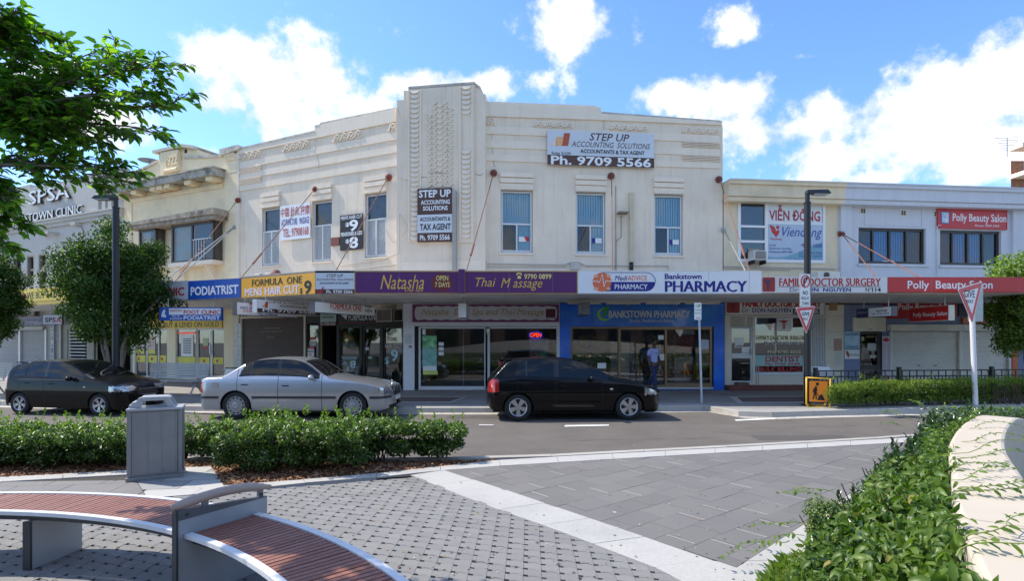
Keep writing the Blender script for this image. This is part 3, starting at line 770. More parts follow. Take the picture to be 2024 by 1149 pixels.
for (a, b, c, d) in owl:
    m = MB(); framebox(m, a+.02, b-.02, c+.02, d-.03, .08, .14, .05, .08); zm = c + (d-c)*.60; m.box(a+.06, b-.06, .085, .135, zm-.03, zm+.02)
    w = lw.part('window', m, alu)
    m = MB(); m.quad((a+.06,.12,c+.08),(b-.06,.12,c+.08),(b-.06,.12,d-.06),(a+.06,.12,d-.06)); lw.part('pane', m, winglass, parent=w)
    m = MB(); n = 16; 
    for i in range(n):
        x = a+.04+(b-a-.08)*i/n; e = (b-a-.08)/n
        m.quad((x,.22+.02*(i%2),c),(x+e,.22+.02*((i+1)%2),c),(x+e,.22+.02*((i+1)%2),d-.05-(.25 if False else 0)),(x,.22+.02*(i%2),d-.05))
    lw.part('curtain', m, curtain, parent=w)
    m = MB(); framebox(m, a+.03, b-.03, c+.04, zm, .03, .06, .045); xm = (a+b)/2; m.box(xm-.025, xm+.025, .03, .06, c+.05, zm-.02)
    for x0, x1 in ((a+.07, xm-.02), (xm+.02, b-.07)):
        nx, nz = 5, 17; ex, ez = (x1-x0)/nx, (zm-.05-c-.08)/nz
        for i in range(nx+nz+1):
            for s_ in (1, -1):     # diagonal bars clipped to the leaf
                P = []
                for k in range(nz+1):
                    X = (i-k if s_ > 0 else k-nz+i); 
                    if 0 <= X <= nx: P.append((x0+X*ex, c+.08+k*ez))
                if len(P) > 1:
                    (xa, za), (xb, zb) = P[0], P[-1]; w_ = .012
                    m.add([(xa-w_,.045,za),(xa+w_,.045,za),(xb+w_,.045,zb),(xb-w_,.045,zb)], [(0,1,2,3)])
    lw.part('security_grille', m, grillem, parent=w)
    m = MB(); m.box(a-.03, b+.03, -.05, .08, c-.06, c); lw.part('sill', m, cream2, parent=w)
    deco_hood(mb_, a, b, d, lw)
# cable runs and conduits on the walls
m = MB(); zcab = WR.z(1100,524)
m.tube([(u0,-.05,WR.z(960,522)), (WR.u(1115),-.05,WR.z(1115,524)), (WR.u(1128),-.05,WR.z(1128,519)), (WR.u(1143),-.05,WR.z(1143,519)), (WR.u(1158),-.05,WR.z(1158,526)), (WR.u(1320),-.05,WR.z(1320,526)), (WR.u(1323),-.05,3.6)], .022, 5)
m.tube([(u0,-.04,WR.z(960,528)), (WR.u(1120),-.04,WR.z(1120,528))], .015, 5)
m.box(WR.u(1127), WR.u(1144), -.12, 0, WR.z(1130,534), WR.z(1130,520)); mb_.part('cable_run', m, conduit)
m = MB(); m.box(WR.u(1243), WR.u(1251), -.12, 0, WR.z(1247,519), WR.z(1247,382)); m.mi = 1; m.cyl((WR.u(1245),-.05,3.3),(WR.u(1245),-.05,WR.z(1247,519)),.035); m.cyl((WR.u(1249),-.05,3.3),(WR.u(1249),-.05,WR.z(1247,519)),.035)
mb_.part('cable_cover', m, [M('cream_cover', (.60,.52,.36), .6), blk])
m = MB(); x = WR.u(1216.5); m.tube([(x,-.06,3.4),(x,-.06,WR.z(1217,478)),(WR.u(1226),-.1,WR.z(1226,470)),(WR.u(1226),-.1,WR.z(1226,427))], .018, 5)
m.cyl((x,-.04,3.4),(x,-.04,WR.z(1217,368)),.012, n=5); x2 = WR.u(1226); m.box(x2-.15, x2+.22, -.35, -.05, WR.z(1226,425), WR.z(1226,422)); mb_.part('antenna_bracket', m, M('bracket_brown', (.22,.17,.12), .6))
m = MB(); m.tube([(TW.u(790,.05),-.05,TW.z(790,424)),(TW.u(789,.05),-.05,TW.z(789,497)),(TW.u(786,.05),-.05,TW.z(786,503))], .014, 5)
m.tube([(TW.u(790,.05),-.05,TW.z(790,424)),(TW.u(808,.05),-.06,TW.z(808,452)),(TW.u(793,.05),-.05,TW.z(793,467))], .012, 5); tw.part('cable', m, conduit)
m = MB(); m.tube([(WL.u(786),-.05,WL.z(786,503)),(WL.u(760),-.05,WL.z(760,513)),(WL.u(675),-.05,WL.z(675,527))], .016, 5)
m.tube([(WL.u(764),-.05,WL.z(764,455)),(WL.u(778),-.05,WL.z(778,480)),(WL.u(786),-.05,WL.z(786,478))], .012, 5)
m.tube([(WL.u(786),-.05,WL.z(786,523)),(WL.u(640),-.05,WL.z(640,541))], .02, 5); lw.part('cable', m, conduit)

def crack(fr, pts, sub, seed, w=.006, y=-.006):
    r_ = random.Random(seed); P = [fr.hit(*q, -y) for q in pts]; Q = []
    for (a, b), (c, d) in zip(P, P[1:]):
        n = max(2, int(sqrt((c-a)**2+(d-b)**2)/.12))
        for i in range(n): f = i/n; Q.append((a+(c-a)*f+r_.gauss(0,.022), y, b+(d-b)*f+r_.gauss(0,.022)))
    m = MB(); m.tube(Q, [w*r_.uniform(.5,1.3) for _ in Q], 4); sub.part('crack', m, M('crack_dark',(.16,.14,.12),.95))
crack(WR, [(969,232),(971,262),(973,300),(975,322),(979,338)], mb_, 1); crack(WR, [(1190,226),(1193,240),(1196,262)], mb_, 2); crack(WR, [(985,347),(989,362),(992,376)], mb_, 3, .004)
crack(TW, [(787,350),(800,357),(812,356),(824,353)], tw, 4, y=-.008); crack(TW, [(937,341),(949,344),(958,343)], tw, 5, y=-.008); crack(TW, [(828,350),(843,350),(850,347)], tw, 6, y=-.056); crack(TW, [(787,213),(790,226),(795,243)], tw, 7, .004, y=-.008)
crack(WL, [(622,270),(622,300),(630,322),(634,350)], lw, 8, .004, y=-.045); crack(TW, [(849,343),(868,342),(889,343)], tw, 9, .009, y=-.095)
# ---------------- 1922 building
yb = Thing('shop_building_dated_1922', 'pale yellow two storey shop building with 1922 in its parapet and a projecting bay window', 'building', WL, (WL.u(245),0,0))
zc = WL.z(447,352); ua_, ub_ = WL.u(245), WL.u(470)
oy = [(WL.u(358), WL.u(440), WL.z(400,520), WL.z(400,440)), (WL.u(294), WL.u(327), WL.z(310,520), WL.z(310,449))]
zy0 = oy[0][2]; zy1 = oy[0][3]; oy = [(a, b, zy0, zy1) for a, b, c, d in oy]
m = MB(); wall_grid(m, ua_, ub_, 3.0, zc, oy, .3)
m.prism_y([(ua_, zc), L_(245,352), L_(285,334), L_(311,322), L_(325,312), L_(356,308), L_(366,314), L_(394,312), L_(452,309), (ub_, WL.z(469,305)), (ub_, zc)], 0, .3)
yb.part('wall', m, yellowr)
m = MB(); zq = lambda x, y: WL.z(x, y)
m.prism_y([L_(447,345), L_(447,308), L_(470,303), L_(470,340)], -.08, .3)
for i in range(5): x = 449+i*3.9; m.prism_y([L_(x,320-i*.6), L_(x,306-i*.8), L_(x+2.2,305.5-i*.8), L_(x+2.2,320-i*.6)], -.13, -.08)
m.box(WL.u(447), WL.u(470), -.07, 0, 3.0, zq(447,345)); yb.part('pilaster', m, yellowr)
m = MB(); m.prism_y([L_(440,309), L_(440,297), L_(476,288), L_(479,292), L_(479,296), L_(470,300)], -.16, .45)
yb.part('coping', m, grime); m = MB(); m.prism_y([L_(285,336), L_(311,322), L_(311,317), L_(285,331)], -.06, .35); yb.part('coping', m, grime); m = MB(); m.prism_y([L_(245,353), L_(285,336), L_(285,331), L_(245,349)], -.06, .35)
yb.part('coping', m, grime); m = MB(); m.prism_y([L_(366,314), L_(366,309), L_(394,308), L_(447,305), L_(447,310), L_(394,313)], -.06, .35); yb.part('coping', m, grime)
# date tablet with box cap
m = MB(); m.prism_y([L_(323,345), L_(323,303), L_(358,297), L_(358,338)], -.14, .5)
m.prism_y([L_(314,320), L_(314,301), L_(390,291), L_(390,309)], -.0, 1.1)
yb.part('date_tablet', m, yellowr)
m = MB(); m.prism_y([L_(309,305), L_(309,300), L_(368,287), L_(390,290), L_(390,296), L_(368,293)], -.2, 1.2); yb.part('tablet_cap', m, grime)
yb.text('1922', 328, 307, 352, 327, -.141, yellowr, bold=.03, ext=.05)
m = MB(); x0, x1 = WL.u(328,.14), WL.u(352,.14); m.cyl((x0,-.17,WL.z(328,342)),(x1,-.17,WL.z(328,342)),.09); yb.part('tablet_bracket', m, yellowr)
for xx in (318, 365): m = MB(); m.box(WL.u(xx), WL.u(xx+5), -.01, .02, WL.z(xx,314 if xx < 330 else 303), WL.z(xx,305 if xx < 330 else 296)); yb.part('vent_opening', m, dk)
# cornice
m = MB(); zk = WL.z(447,352); zk1 = WL.z(447,337)
m.box(WL.u(240), WL.u(448), -.62, -.0, zk+.0, zk1-.04); m.box(WL.u(240)-.04, WL.u(448)+.04, -.68, .0, zk1-.04, zk1+.02); yb.part('cornice', m, M('stained_cornice', (.42,.39,.32), .9, var=.3, vs=3, bump=.4, bs=40, tint=(.07,.065,.055), ts=2.6, ta=.95))
for xx in (248, 280, 316, 330, 345, 385, 427):
    a = WL.u(xx); m = MB(); m.box(a, a+.4, -.5, 0, zk-.17, zk-.003); yb.part('cornice_bracket', m, yellowr)
m = MB(); zf1, zf0 = WL.z(440,367), WL.z(440,425)
m.box(WL.u(258), WL.u(441), -.05, 0, zf1-.10, zf1); m.box(WL.u(258), WL.u(441), -.09, 0, zf1-.0, zf1+.06); m.box(WL.u(255), WL.u(262), -.05, 0, 4.6, zf1-.1); yb.part('frieze_moulding', m, yellowr)
# hood over the bays and bay windows
frame_dk = M('bay_frame_brown', (.085,.07,.06), .5, var=.1)
m = MB(); zh = WL.z(440,432); m.prism_y([(WL.u(283), zh-.0),(WL.u(283), zh+.12),(WL.u(455), zh+.26),(WL.u(455), zh+.0)], -.8, 0); m.box(WL.u(283), WL.u(453), -.72, 0, zh-.16, zh-.001)
yb.part('window_canopy', m, M('rotten_timber', (.36,.31,.24), .9, var=.3, vs=4, tint=(.09,.07,.05), ts=3, ta=.9))
for k, (a, b, c, d) in enumerate(oy):
    e = .42; m = MB(); d2 = zh-.17
    m.box(a, a+.07, -e, 0, c, d2); m.box(b-.07, b, -e, 0, c, d2)
    n = 2 if k == 0 else 1
    for i in range(n+1): x = a + (b-a-.09)*i/n; m.box(x, x+.09, -e-.04, -e+.06, c, d2)
    m.box(a, b, -e-.04, -e+.06, c, c+.09); m.box(a, b, -e-.04, -e+.06, d2-.09, d2)
    w = yb.part('bay_window', m, frame_dk)
    m = MB(); m.quad((a+.05,-e,c),(b-.05,-e,c),(b-.05,-e,d2),(a+.05,-e,d2)); m.quad((b-.03,-e,c),(b-.03,0,c),(b-.03,0,d2),(b-.03,-e,d2)); m.quad((a+.03,0,c),(a+.03,-e,c),(a+.03,-e,d2),(a+.03,0,d2)); yb.part('pane', m, winglass, parent=w)
    m = MB(); blind(m, a+.08, a+(b-a)*.5, c, d2, -.3); m.mi = 1; blind(m, a+(b-a)*.5, b-.05, c+(d2-c)*.5, d2, -.2); m.box(a-.1,b+.1,.25,.3,c-.1,d2); yb.part('blind', m, [M('pale_blind', (.42,.50,.52), .7), dk], parent=w)
    if k == 0:
        m = MB()
        for i in range(5): x = a+(b-a)*.54+i*.17; m.cyl((x,-e-.03,c+.1),(x,-e-.03,c+.95),.012,n=5)
        m.box(a+(b-a)*.52, b-.1, -e-.04, -e-.02, c+.93, c+.96); yb.part('window_bars', m, wht, parent=w)
    m = MB(); m.box(a-.1, b+.08, -e-.12, 0, c-.16, c-.0)
    for x in (a+.25, b-.55):
        P = [(x,-.0),(x,0)]; 
        for q in range(5): t = q/4; m.box(x, x+.10, -e*.95*(1-t)-.03, 0, c-.16-.13*(q+1), c-.16-.13*q)
    yb.part('bay_sill', m, cream2, parent=w)
body(yb, ua_, ub_, zc-.2, 9, yellowr, y0=.32)

# ---------------- grey clinic building at far left
gb = Thing('clinic_building', 'grey rendered two storey clinic building with raised letters on its parapet, far left', 'building', WL, (WL.u(-60),0,0))
ul0, ul1 = WL.u(-120), WL.u(245)
op = []
for (x0, x1) in ((28,44),(55,68),(78,92),(112,127),(137,151),(172,187),(-20,-4),(-60,-45)): op.append((WL.u(x0), WL.u(x1), WL.z(85,590), WL.z(120,497)))
m = MB(); zc = WL.z(120,470); wall_grid(m, ul0, ul1, 3.0, zc, op, .25)
m.prism_y([(ul0,zc),(ul0,WL.z(150,352)+.2),(WL.u(60),WL.z(150,352)+.2),(WL.u(60),WL.z(150,352)),(WL.u(190),WL.z(150,352)),(ul1,WL.z(150,352)),(ul1,zc)], 0, .3); gb.part('wall', m, greyr)
tanf = M('tan_window_frame', (.40,.30,.20), .6, var=.1)
for (a, b, c, d) in op:
    m = MB(); framebox(m, a-.1, b+.0, c, d, .0, .24, .10, .08); m.box(a+.1, b-.05, .08, .2, (c+d)/2+.35, (c+d)/2+.45); m.box(a+.1, b-.05, .08, .2, (c+d)/2-.55, (c+d)/2-.47)
    w = gb.part('window', m, tanf); m = MB(); m.quad((a,.15,c),(b,.15,c),(b,.15,d),(a,.15,d)); gb.part('pane', m, winglass, parent=w)
    m = MB(); m.box(a, b, .24, .26, c, d); gb.part('blind', m, dk, parent=w)
m = MB(); zk = WL.z(200,428); m.box(ul0, ul1, -.22, 0, zk, zk+.16); m.box(ul0, ul1, -.12, 0, zk-.18, zk); m.box(ul0, ul1, -.3, 0, zk+.16, zk+.24); gb.part('cornice', m, greyr)
for x in (193, 207, 219): m = MB(); m.box(WL.u(x), WL.u(x+7), -.14, 0, zk+.26, WL.z(150,350)); gb.part('pilaster', m, greyr)
m = MB(); m.box(WL.u(208)-.1, WL.u(215)+.1, -.32, 0, zk-.55, zk-.19); gb.part('bracket', m, greyr)
dkside = M('letter_dark_side', (.03,.028,.025), .6, var=0)
for lab, box_, face in (('SPSA', (63,362,143,398), wht), ('BANKSTOWN CLINIC', (20,402,168,440), wht)):
    x0, y0, x1, y1 = box_
    if lab == 'SPSA': a = (WL.u(63), WL.u(143), WL.z(130,394), WL.z(130,366))
    else: a = (WL.u(17), WL.u(168), WL.z(150,425), WL.z(150,408))
    gb.textbox(lab, a[0]+.05, a[1]+.05, a[2]-.03, a[3]-.03, -.06, dkside, bold=.02, ext=.07); gb.textbox(lab, *a, -.14, face, bold=.01, ext=.01)
for x in (89, 108): m = MB(); m.box(WL.u(x), WL.u(x)+.42, -.5, 0, WL.z(x,466), WL.z(x,461)); gb.part('vent_hood', m, greyr)
m = MB(); m.cyl((WL.u(158),-.06,WL.z(158,461)),(WL.u(158),-.02,WL.z(158,461)),.34,n=16); m.box(WL.u(152), WL.u(161), -.3, 0, WL.z(156,447), WL.z(156,441)); gb.part('plaster_ring', m, greyr)
body(gb, ul0, ul1, WL.z(150,352)-.3, 9, greyr, y0=.32)

# ---------------- beige and blue building on the right
fb = Thing('surgery_building', 'beige upper storey with a white framed sign window, next to the pale blue shop', 'building', WR, (WR.u(1430),0,0))
PB = Thing('beauty_salon_building', 'pale blue painted upper storey with two wide dark framed windows, at the right end', 'building', WR, (WR.u(1650),0,0))
ub0, ub1, ub2 = WR.u(1430), WR.u(1656), WR.u(2160)
zt0, zt1 = WR.z(1432,372)-.0, WR.z(1650,368)
ztop = (WR.z(1450,362)+WR.z(1800,376))/2
z = lambda x, y, d=0: WR.z(x, y, d)
of = [(WR.u(1461), WR.u(1627), z(1540,517), z(1540,398))]
m = MB(); wall_grid(m, ub0, ub1, 3.0, ztop, of, .12); fb.part('wall', m, beiger)
op = [(WR.u(1697), WR.u(1830), z(1760,522), z(1760,451)), (WR.u(1858), WR.u(1979), z(1920,525), z(1920,456))]
m = MB(); wall_grid(m, ub1, ub2, 3.0, ztop, op, .28); PB.part('wall', m, bluer)
for t, a, b, mt in ((fb, ub0, ub1, beiger), (PB, ub1, ub2, bluer)):
    m = MB(); m.box(a, b, -.42, .3, ztop-.55, ztop-.12); m.box(a, b, -.50, .35, ztop-.12, ztop+.0); m.box(a, b, -.36, .0, ztop-.72, ztop-.56); t.part('parapet', m, mt)
    m = MB(); m.box(a, b, -.53, .4, ztop+.0, ztop+.05); t.part('coping', m, M('zinc_capping', (.52,.54,.56), .5) if t is PB else M('capping_cream', (.60,.56,.46), .6))
    body(t, a, b, ztop-.4, 9, mt, y0=.36)
m = MB(); m.box(ub1+.05, WR.u(1680), -.12, 0, 3.0, ztop-.56); PB.part('pilaster', m, bluer)
m = MB(); m.box(WR.u(1997), WR.u(2024), -.12, 0, 3.0, ztop-.56); PB.part('pilaster', m, bluer)
m = MB(); framebox(m, WR.u(1708), WR.u(1822), z(1760,447), z(1760,410), -.02, .0, .02); PB.part('panel_edging', m, bluer)
for xx, yy in ((1700,417),(1780,421),(1845,423)):
    a = WR.u(xx); m = MB(); m.box(a, a+.22, -.02, 0, z(xx,yy)-.09, z(xx,yy)+.09); m.mi = 1
    for i in (0,1):
        for j in (0,1): m.box(a+.02+i*.1, a+.1+i*.1, -.024, -.02, z(xx,yy)-.08+j*.085, z(xx,yy)-.01+j*.085)
    PB.part('air_vent', m, [cream2, dk])
m = MB(); m.tube([(WR.u(1850),-.05,z(1850,448)),(WR.u(1851),-.05,z(1851,545))], .02, 5); m.tube([(WR.u(1850),-.05,z(1850,448)),(WR.u(1853),-.05,z(1853,446)),(WR.u(1858),-.05,z(1858,446))], .02, 5); PB.part('conduit', m, bluer)
dframe = M('brown_aluminium', (.035,.025,.02), .4)
bb = M('bright_blue_blind', (.12,.36,.80), .7, var=.08); bd = M('dim_blue_blind', (.03,.08,.18), .7, var=.1)
for (a, b, c, d) in op:
    m = MB(); framebox(m, a, b, c, d, .1, .2, .09, .11)
    for f_ in (.24, .49, .74): m.box(a+(b-a)*f_-.035, a+(b-a)*f_+.035, .1, .19, c+.1, d-.08)
    w = PB.part('window', m, dframe); m = MB(); m.quad((a,.15,c),(b,.15,c),(b,.15,d),(a,.15,d)); PB.part('pane', m, winglass, parent=w)
    m = MB(); blind(m, a+(b-a)*.25, a+(b-a)*.73, c+.1, d-.05, .22, .1); m.mi = 1; blind(m, a+.05, a+(b-a)*.24, c+.1, d-.05, .22, .1); blind(m, a+(b-a)*.75, b-.05, c+.1, d-.05, .22, .1); PB.part('blind', m, [bb, bd], parent=w)
    m = MB(); m.box(a-.05, b+.1, -.06, .1, c-.1, c-.002); PB.part('sill', m, bluer, parent=w)
m = MB(); m.box(WR.u(1749,0), WR.u(1772), .11, .12, z(1760,521), z(1760,515)); PB.part('sticker', m, wht)
# white sign window of the beige part
a, b, c, d = of[0]; xm = WR.u(1514); m = MB(); framebox(m, a-.06, b+.06, c-.05, d+.05, -.05, .06, .10, .12)
m.box(xm-.05, xm+.05, -.04, .06, c, d); zr = z(1488,448); m.box(a, xm, -.03, .06, zr-.04, zr+.04); zr2 = z(1488,477); m.box(a, xm, -.03, .06, zr2-.06, zr2+.03); zr3 = z(1570,442); m.box(xm, b, -.03, .06, zr3-.04, zr3+.03)
w = fb.part('window', m, wht); m = MB(); m.quad((a,.03,c),(xm,.03,c),(xm,.03,d),(a,.03,d)); fb.part('pane', m, GLASS('sky_glass', refl=1.9, dens=.75), parent=w)
m = MB(); m.box(a, xm, .1, .11, c, d); fb.part('blind', m, M('slate_blind', (.06,.07,.10), .7), parent=w)
m = MB(); m.box(a, xm-.05, -.035, .02, z(1488,520), zr2-.1-.3); 
fb.part('window_board', MB().box(a+.35, a+.75, -.04, .028, z(1480,517), z(1480,492)), M('ply_board', (.40,.30,.22), .8), parent=w)
m = MB(); m.tube([(ub0,-.05,z(1432,527)),(WR.u(1650),-.05,z(1650,532))], .025, 5); m.tube([(ub0,-.05,z(1432,531)),(WR.u(1560),-.05,z(1560,534))], .018, 5); fb.part('cable_run', m, conduit)
# far brick block and balcony at the right edge
rb = Thing('brick_tower_block', 'distant brown brick block with a balcony peeping over the roof at the right edge', 'building', WORLD, (32,36,0))
FB = Frame((0,36),0); m = MB(); x0 = FB.u(1998); zq_ = FB.z(2012,318); m.prism_z([(x0,36),(x0+9,36),(x0+15,44),(x0+7.4,44)], 2, zq_)
rb.part('wall', m, M('old_brick', (.32,.15,.09), .9, var=.35, vs=5, bump=.5, bs=25))
m = MB(); m.box(FB.u(1993), x0+8, 35, 35.99, FB.z(2000,300), FB.z(2000,292)); m.box(FB.u(1996), x0+8, 35, 35.99, FB.z(2000,354), FB.z(2000,346)); rb.part('balcony_slab', m, cream2)
m = MB(); m.box(FB.u(1995), x0+8, 34.95, 35.0, FB.z(2000,346), FB.z(2000,330)); rb.part('balcony_glass', m, M('balcony_blue', (.08,.12,.18), .3))
m = MB(); m.cyl((FB.u(2018),37,FB.z(2018,300)),(FB.u(2018),37,FB.z(2018,262)),.03,n=5)
for i in range(6): zz = FB.z(2018,262+i*5); m.cyl((FB.u(1993)+i*.1,37,zz),(FB.u(2040),37,zz+.05),.02,n=4)
rb.part('antenna', m, galv)

# ================================================================== AWNINGS
zb = GFz = Frame((0,16.8*K),0).z(1000,580)
def Dof(px, yb): D = (zb-H)*F/(HY-yb); return ((px-CX)/F*D, D)
pA, pB, pC, pD = Dof(1505,580), Dof(623,581.2), Dof(476,588.5), Dof(290,596)
pE = Dof(2200,580)
FA = Frame.pts(pB, pA); FA = Frame((0, 16.8*K), 0); FB_ = Frame.pts(pC, (FA.world(FA.u(623),0,0).x, 16.8*K)); FC = Frame.pts(pD, pC)
soff = M('awning_soffit', (.86,.83,.77), .7, var=.08, vs=1.5, streak=0, tint=(.45,.42,.37), ts=.8, ta=.4)
def awning(name, label, front, back, z0, h, dz=0):
    t = Thing(name, label, 'awning', WORLD, (front[0][0], front[0][1], z0))
    m = MB(); m.prism_z(front + back, z0+.01, z0+.07); t.part('soffit', m, soff)
    m = MB(); m.prism_z(front + back, z0+h-.10, z0+h-.04); t.part('roof_sheet', m, M('awning_roof', (.38,.37,.35), .6, var=.15))
    m = MB()
    for a, b in zip(front, front[1:]):
        a, b = Vector(a), Vector(b); n = (b-a).orthogonal().normalized(); 
        if n.y > 0: n = -n
        m.prism_z([tuple(a), tuple(b), tuple(b-n*.05), tuple(a-n*.05)], z0-.01, z0+h-.02)
    t.part('fascia_board', m, M('fascia_cream', (.58,.55,.49), .6)); return t
xw = lambda fr, px: tuple(fr.world(fr.u(px), .3, 0).xy)
awm = awning('street_awning', 'long flat awning of the art deco building carrying purple and white shop boards', [pC, (FA.u(623),16.8*K+.0), (pA[0],16.8*K)], [(pA[0],21), (0,20.6), (-4,20.6), xw(WL,476)], zb, .66)
awl = awning('street_awning', 'awning of the pale yellow building with the blue podiatrist board', [pD, pC], [xw(WL,476), xw(WL,262)], zb+.0, .60)
zr_ = FA.z(1600,579.5)
awr = awning('street_awning', 'thinner awning at the right with the surgery and red salon boards', [(pA[0]+.02,16.8*K+.06), (20,16.8*K+.06)], [(20,23), (pA[0]+.02,21)], zr_, .47)
# far left awning
FY = Frame((0,29.0*K),0); FY = Frame.pts(tuple(WL.world(WL.u(-150), -3.2, 0).xy), tuple(WL.world(WL.u(262), -3.2, 0).xy))
zyb, zyt = FY.z(112,593), FY.z(112,568)
a_, b_ = tuple(FY.world(FY.u(-140),0,0).xy), tuple(FY.world(FY.u(262),0,0).xy)
awy = awning('street_awning', 'far awning edged in yellow boards at the left of the picture', [a_, b_], [xw(WL,262), xw(WL,-100)], zyb-.15, (zyt-zyb)+.10)
# ---- boards along the awning edge
def board(fr, name, label, cat, x0, y0, x1, y1, mat, y=-.03, th=.03, group=None, edge=None):
    d = -y; xm, ym = (x0+x1)/2, (y0+y1)/2
    a, b = fr.u(x0, d), fr.u(x1, d); c, e = fr.z(xm, y1, d), fr.z(xm, y0, d)
    t = Thing(name, label, cat, fr, ((a+b)/2, y, c), group)
    m = MB(); m.box(a, b, y, y+th, c, e); t.part('board', m, mat); t.b = (a, b, c, e); t.y = y
    if name == 'fascia_sign' and b-a > 2.2:
        k = a+1.22
        while k < b-.3: m = MB(); m.box(k-.003, k+.003, y-.0015, y, c+.01, e-.01); t.part('sheet_joint', m, M('joint_line_grey',(.22,.22,.24),.6)); k += 1.22
    if edge:
        m = MB(); framebox(m, a-.01, b+.01, c-.01, e+.01, y-.012, y+th*.5, .025); t.part('edging', m, edge)
    return t
def tx(t, s, x0, y0, x1, y1, mat, bold=0, shear=0, dy=.0): return t.text(s, x0, y0, x1, y1, t.y-.002-dy, mat, bold, shear)
def patch(t, x0, y0, x1, y1, mat, name='panel', dy=.004, lab=None):
    d = -t.y+dy; a, b = t.fr.u(x0, d), t.fr.u(x1, d); c, e = t.fr.z((x0+x1)/2, y1, d), t.fr.z((x0+x1)/2, y0, d)
    m = MB(); m.box(a, b, t.y-dy, t.y, c, e); return t.part(name, m, mat)
def disc(t, x0, y0, x1, y1, mat, name='emblem', dy=.004, n=28):
    d = -t.y+dy; a, b = t.fr.u(x0, d), t.fr.u(x1, d); c, e = t.fr.z((x0+x1)/2, y1, d), t.fr.z((x0+x1)/2, y0, d)
    m = MB(); m.disc_y((a+b)/2, (c+e)/2, (b-a)/2, t.y-dy, t.y, n, (e-c)/2); return t.part(name, m, mat)
def shape(t, pts, mat, name='emblem', dy=.006):
    P = [t.fr.hit(x, y, -t.y+dy) for x, y in pts]; m = MB(); m.prism_y(P, t.y-dy, t.y); return t.part(name, m, mat)
def stroke(t, pts, w, mat, name='emblem', dy=.008):
    P = [t.fr.hit(x, y, -t.y) for x, y in pts]; m = MB(); m.tube([(a, t.y-dy*.5, b) for a, b in P], w, 5); return t.part(name, m, mat)
whb = M('white_sign', (.80,.81,.82), .35, var=.03, vs=1)
s = board(FB_, 'fascia_sign', 'orange yellow awning board advertising nine dollar mens hair cut', 'sign', 477, 545.5, 622.5, 585, orange_bd)
bx = (s.b[0], s.b[1], zb-.0, zb+.645)
tx(s,'FORMULA  ONE',498,549.5,597,563,blk,.02); tx(s,'MENS HAIR CUT',484,567,591,583,M('mauve_white',(.75,.68,.80),.4,var=0),.035); tx(s,'$',592.5,569.5,598,582,blk,.02); tx(s,'9',601,554,616,582,blk,.03)
s = board(FA, 'fascia_sign', 'silver and brown accountants board on the awning edge with a red arrow', 'sign', 623.5, 539.5, 701, 581, silverbd)
patch(s,623.5,572,701,581,brown); tx(s,'STEP UP',645,542,678,548.5,brown,0,.25); tx(s,'ACCOUNTING  SOLUTIONS',625,551,698,554.8,brown,0,.25); tx(s,'ACCOUNTANTS & TAX AGENT',632,558,690,562,blk,.01)
tx(s,'Ph. 9709 5566',645,573.5,697,580.2,wht,.02,0,.004); shape(s,[(626,572),(632,577.5),(638,567),(640.5,568.5),(634.5,578.5),(641,578),(628,581)],redp)
s = board(FA, 'fascia_sign', 'purple day spa board left of the awning joint with a dark red opening days oval', 'sign', 701.5, 537, 907, 580.5, purple, edge=M('worn_gold_edge',(.42,.22,.05),.6))
tx(s,'Natasha',752,544,838,572,gold,.0,.3); tx(s,'Day Spa',800,570,836,578.5,gold,0,.3); disc(s,852,541,895,577,M('oval_maroon',(.16,.02,.025),.4)); tx(s,'OPEN',862,545,886,555,M('pale_yellow',(.85,.65,.22),.4,var=0),.015,0,.005); tx(s,'7 DAYS',860,558,889,568,MATS['pale_yellow'],.015,0,.005)
s = board(FA, 'fascia_sign', 'purple massage board right of the awning joint with a telephone number', 'sign', 919, 537, 1141, 580.5, purple, edge=MATS['worn_gold_edge'])
tx(s,'Thai',940,549,980,567,gold,.0,.3); tx(s,'M assage',990,550,1072,575,gold,.0,.3); tx(s,'9790 0899',1036,541.5,1090,552,MATS['pale_yellow'],.02)
stroke(s,[(1021,544),(1023,541),(1026,540.5),(1029,541),(1031,544)],.022,MATS['pale_yellow']); shape(s,[(1022,551),(1024,545),(1028.5,545),(1030.5,551)],MATS['pale_yellow'])
m = MB(); m.box(FA.u(907), FA.u(919), -.10, .0, zb-.0, FA.z(912,533)); single('awning_joint_post','narrow purple upright strip covering the awning joint between the two purple boards','sign post',m,purple,FA,(FA.u(913),-.1,zb))
s = board(FA, 'fascia_sign', 'long white pharmacy awning board with navy letters and orange heartbeat logo', 'sign', 1141.5, 536.5, 1505, 581, whb)
patch(s,1141.5,579,1505,581,silverbd,'edging')
# pill outline: navy half
cx0, cx1 = 1208, 1277
shape(s,[(1190,557.5),(1295,557.5)]+[(1277+18.5*cos(a),557.5+18.5*sin(a)) for a in [pi*k/16 for k in range(1,8)]]+[(1277,576),(1195,576)],navy,dy=.003)
stroke(s,[(1190,539),(1277,539)]+[(1277+18.5*sin(a),557.5-18.5*cos(a)) for a in [pi*k/16 for k in range(1,9)]],.008,navy)
disc(s,1171.5,539,1208.5,576.5,M('logo_orange',(.80,.17,.06),.4,var=0),dy=.009); 
for q in ((1172,540,1184,551),(1197,540,1208,551),(1172,565,1184,576),(1197,565,1208,576)): disc(s,q[0]+1.5,q[1]+2.5,q[2]-1,q[3]-2,M('logo_pale',(.80,.42,.25),.4,var=0),dy=.011)
stroke(s,[(1172,558),(1175,555),(1177,558),(1180,556),(1183,559),(1185,558),(1190,542),(1194,567),(1197,557),(1199,555),(1202,557),(1208,556)],.014,whb,dy=.025)
tx(s,'Medi',1215,545,1240,555,navy,.01,.25); tx(s,'ADVICE',1240.5,545,1279,555,MATS['logo_orange'],.01); tx(s,'PHARMACY',1215,562,1280,572,whb,.02,0,.004)
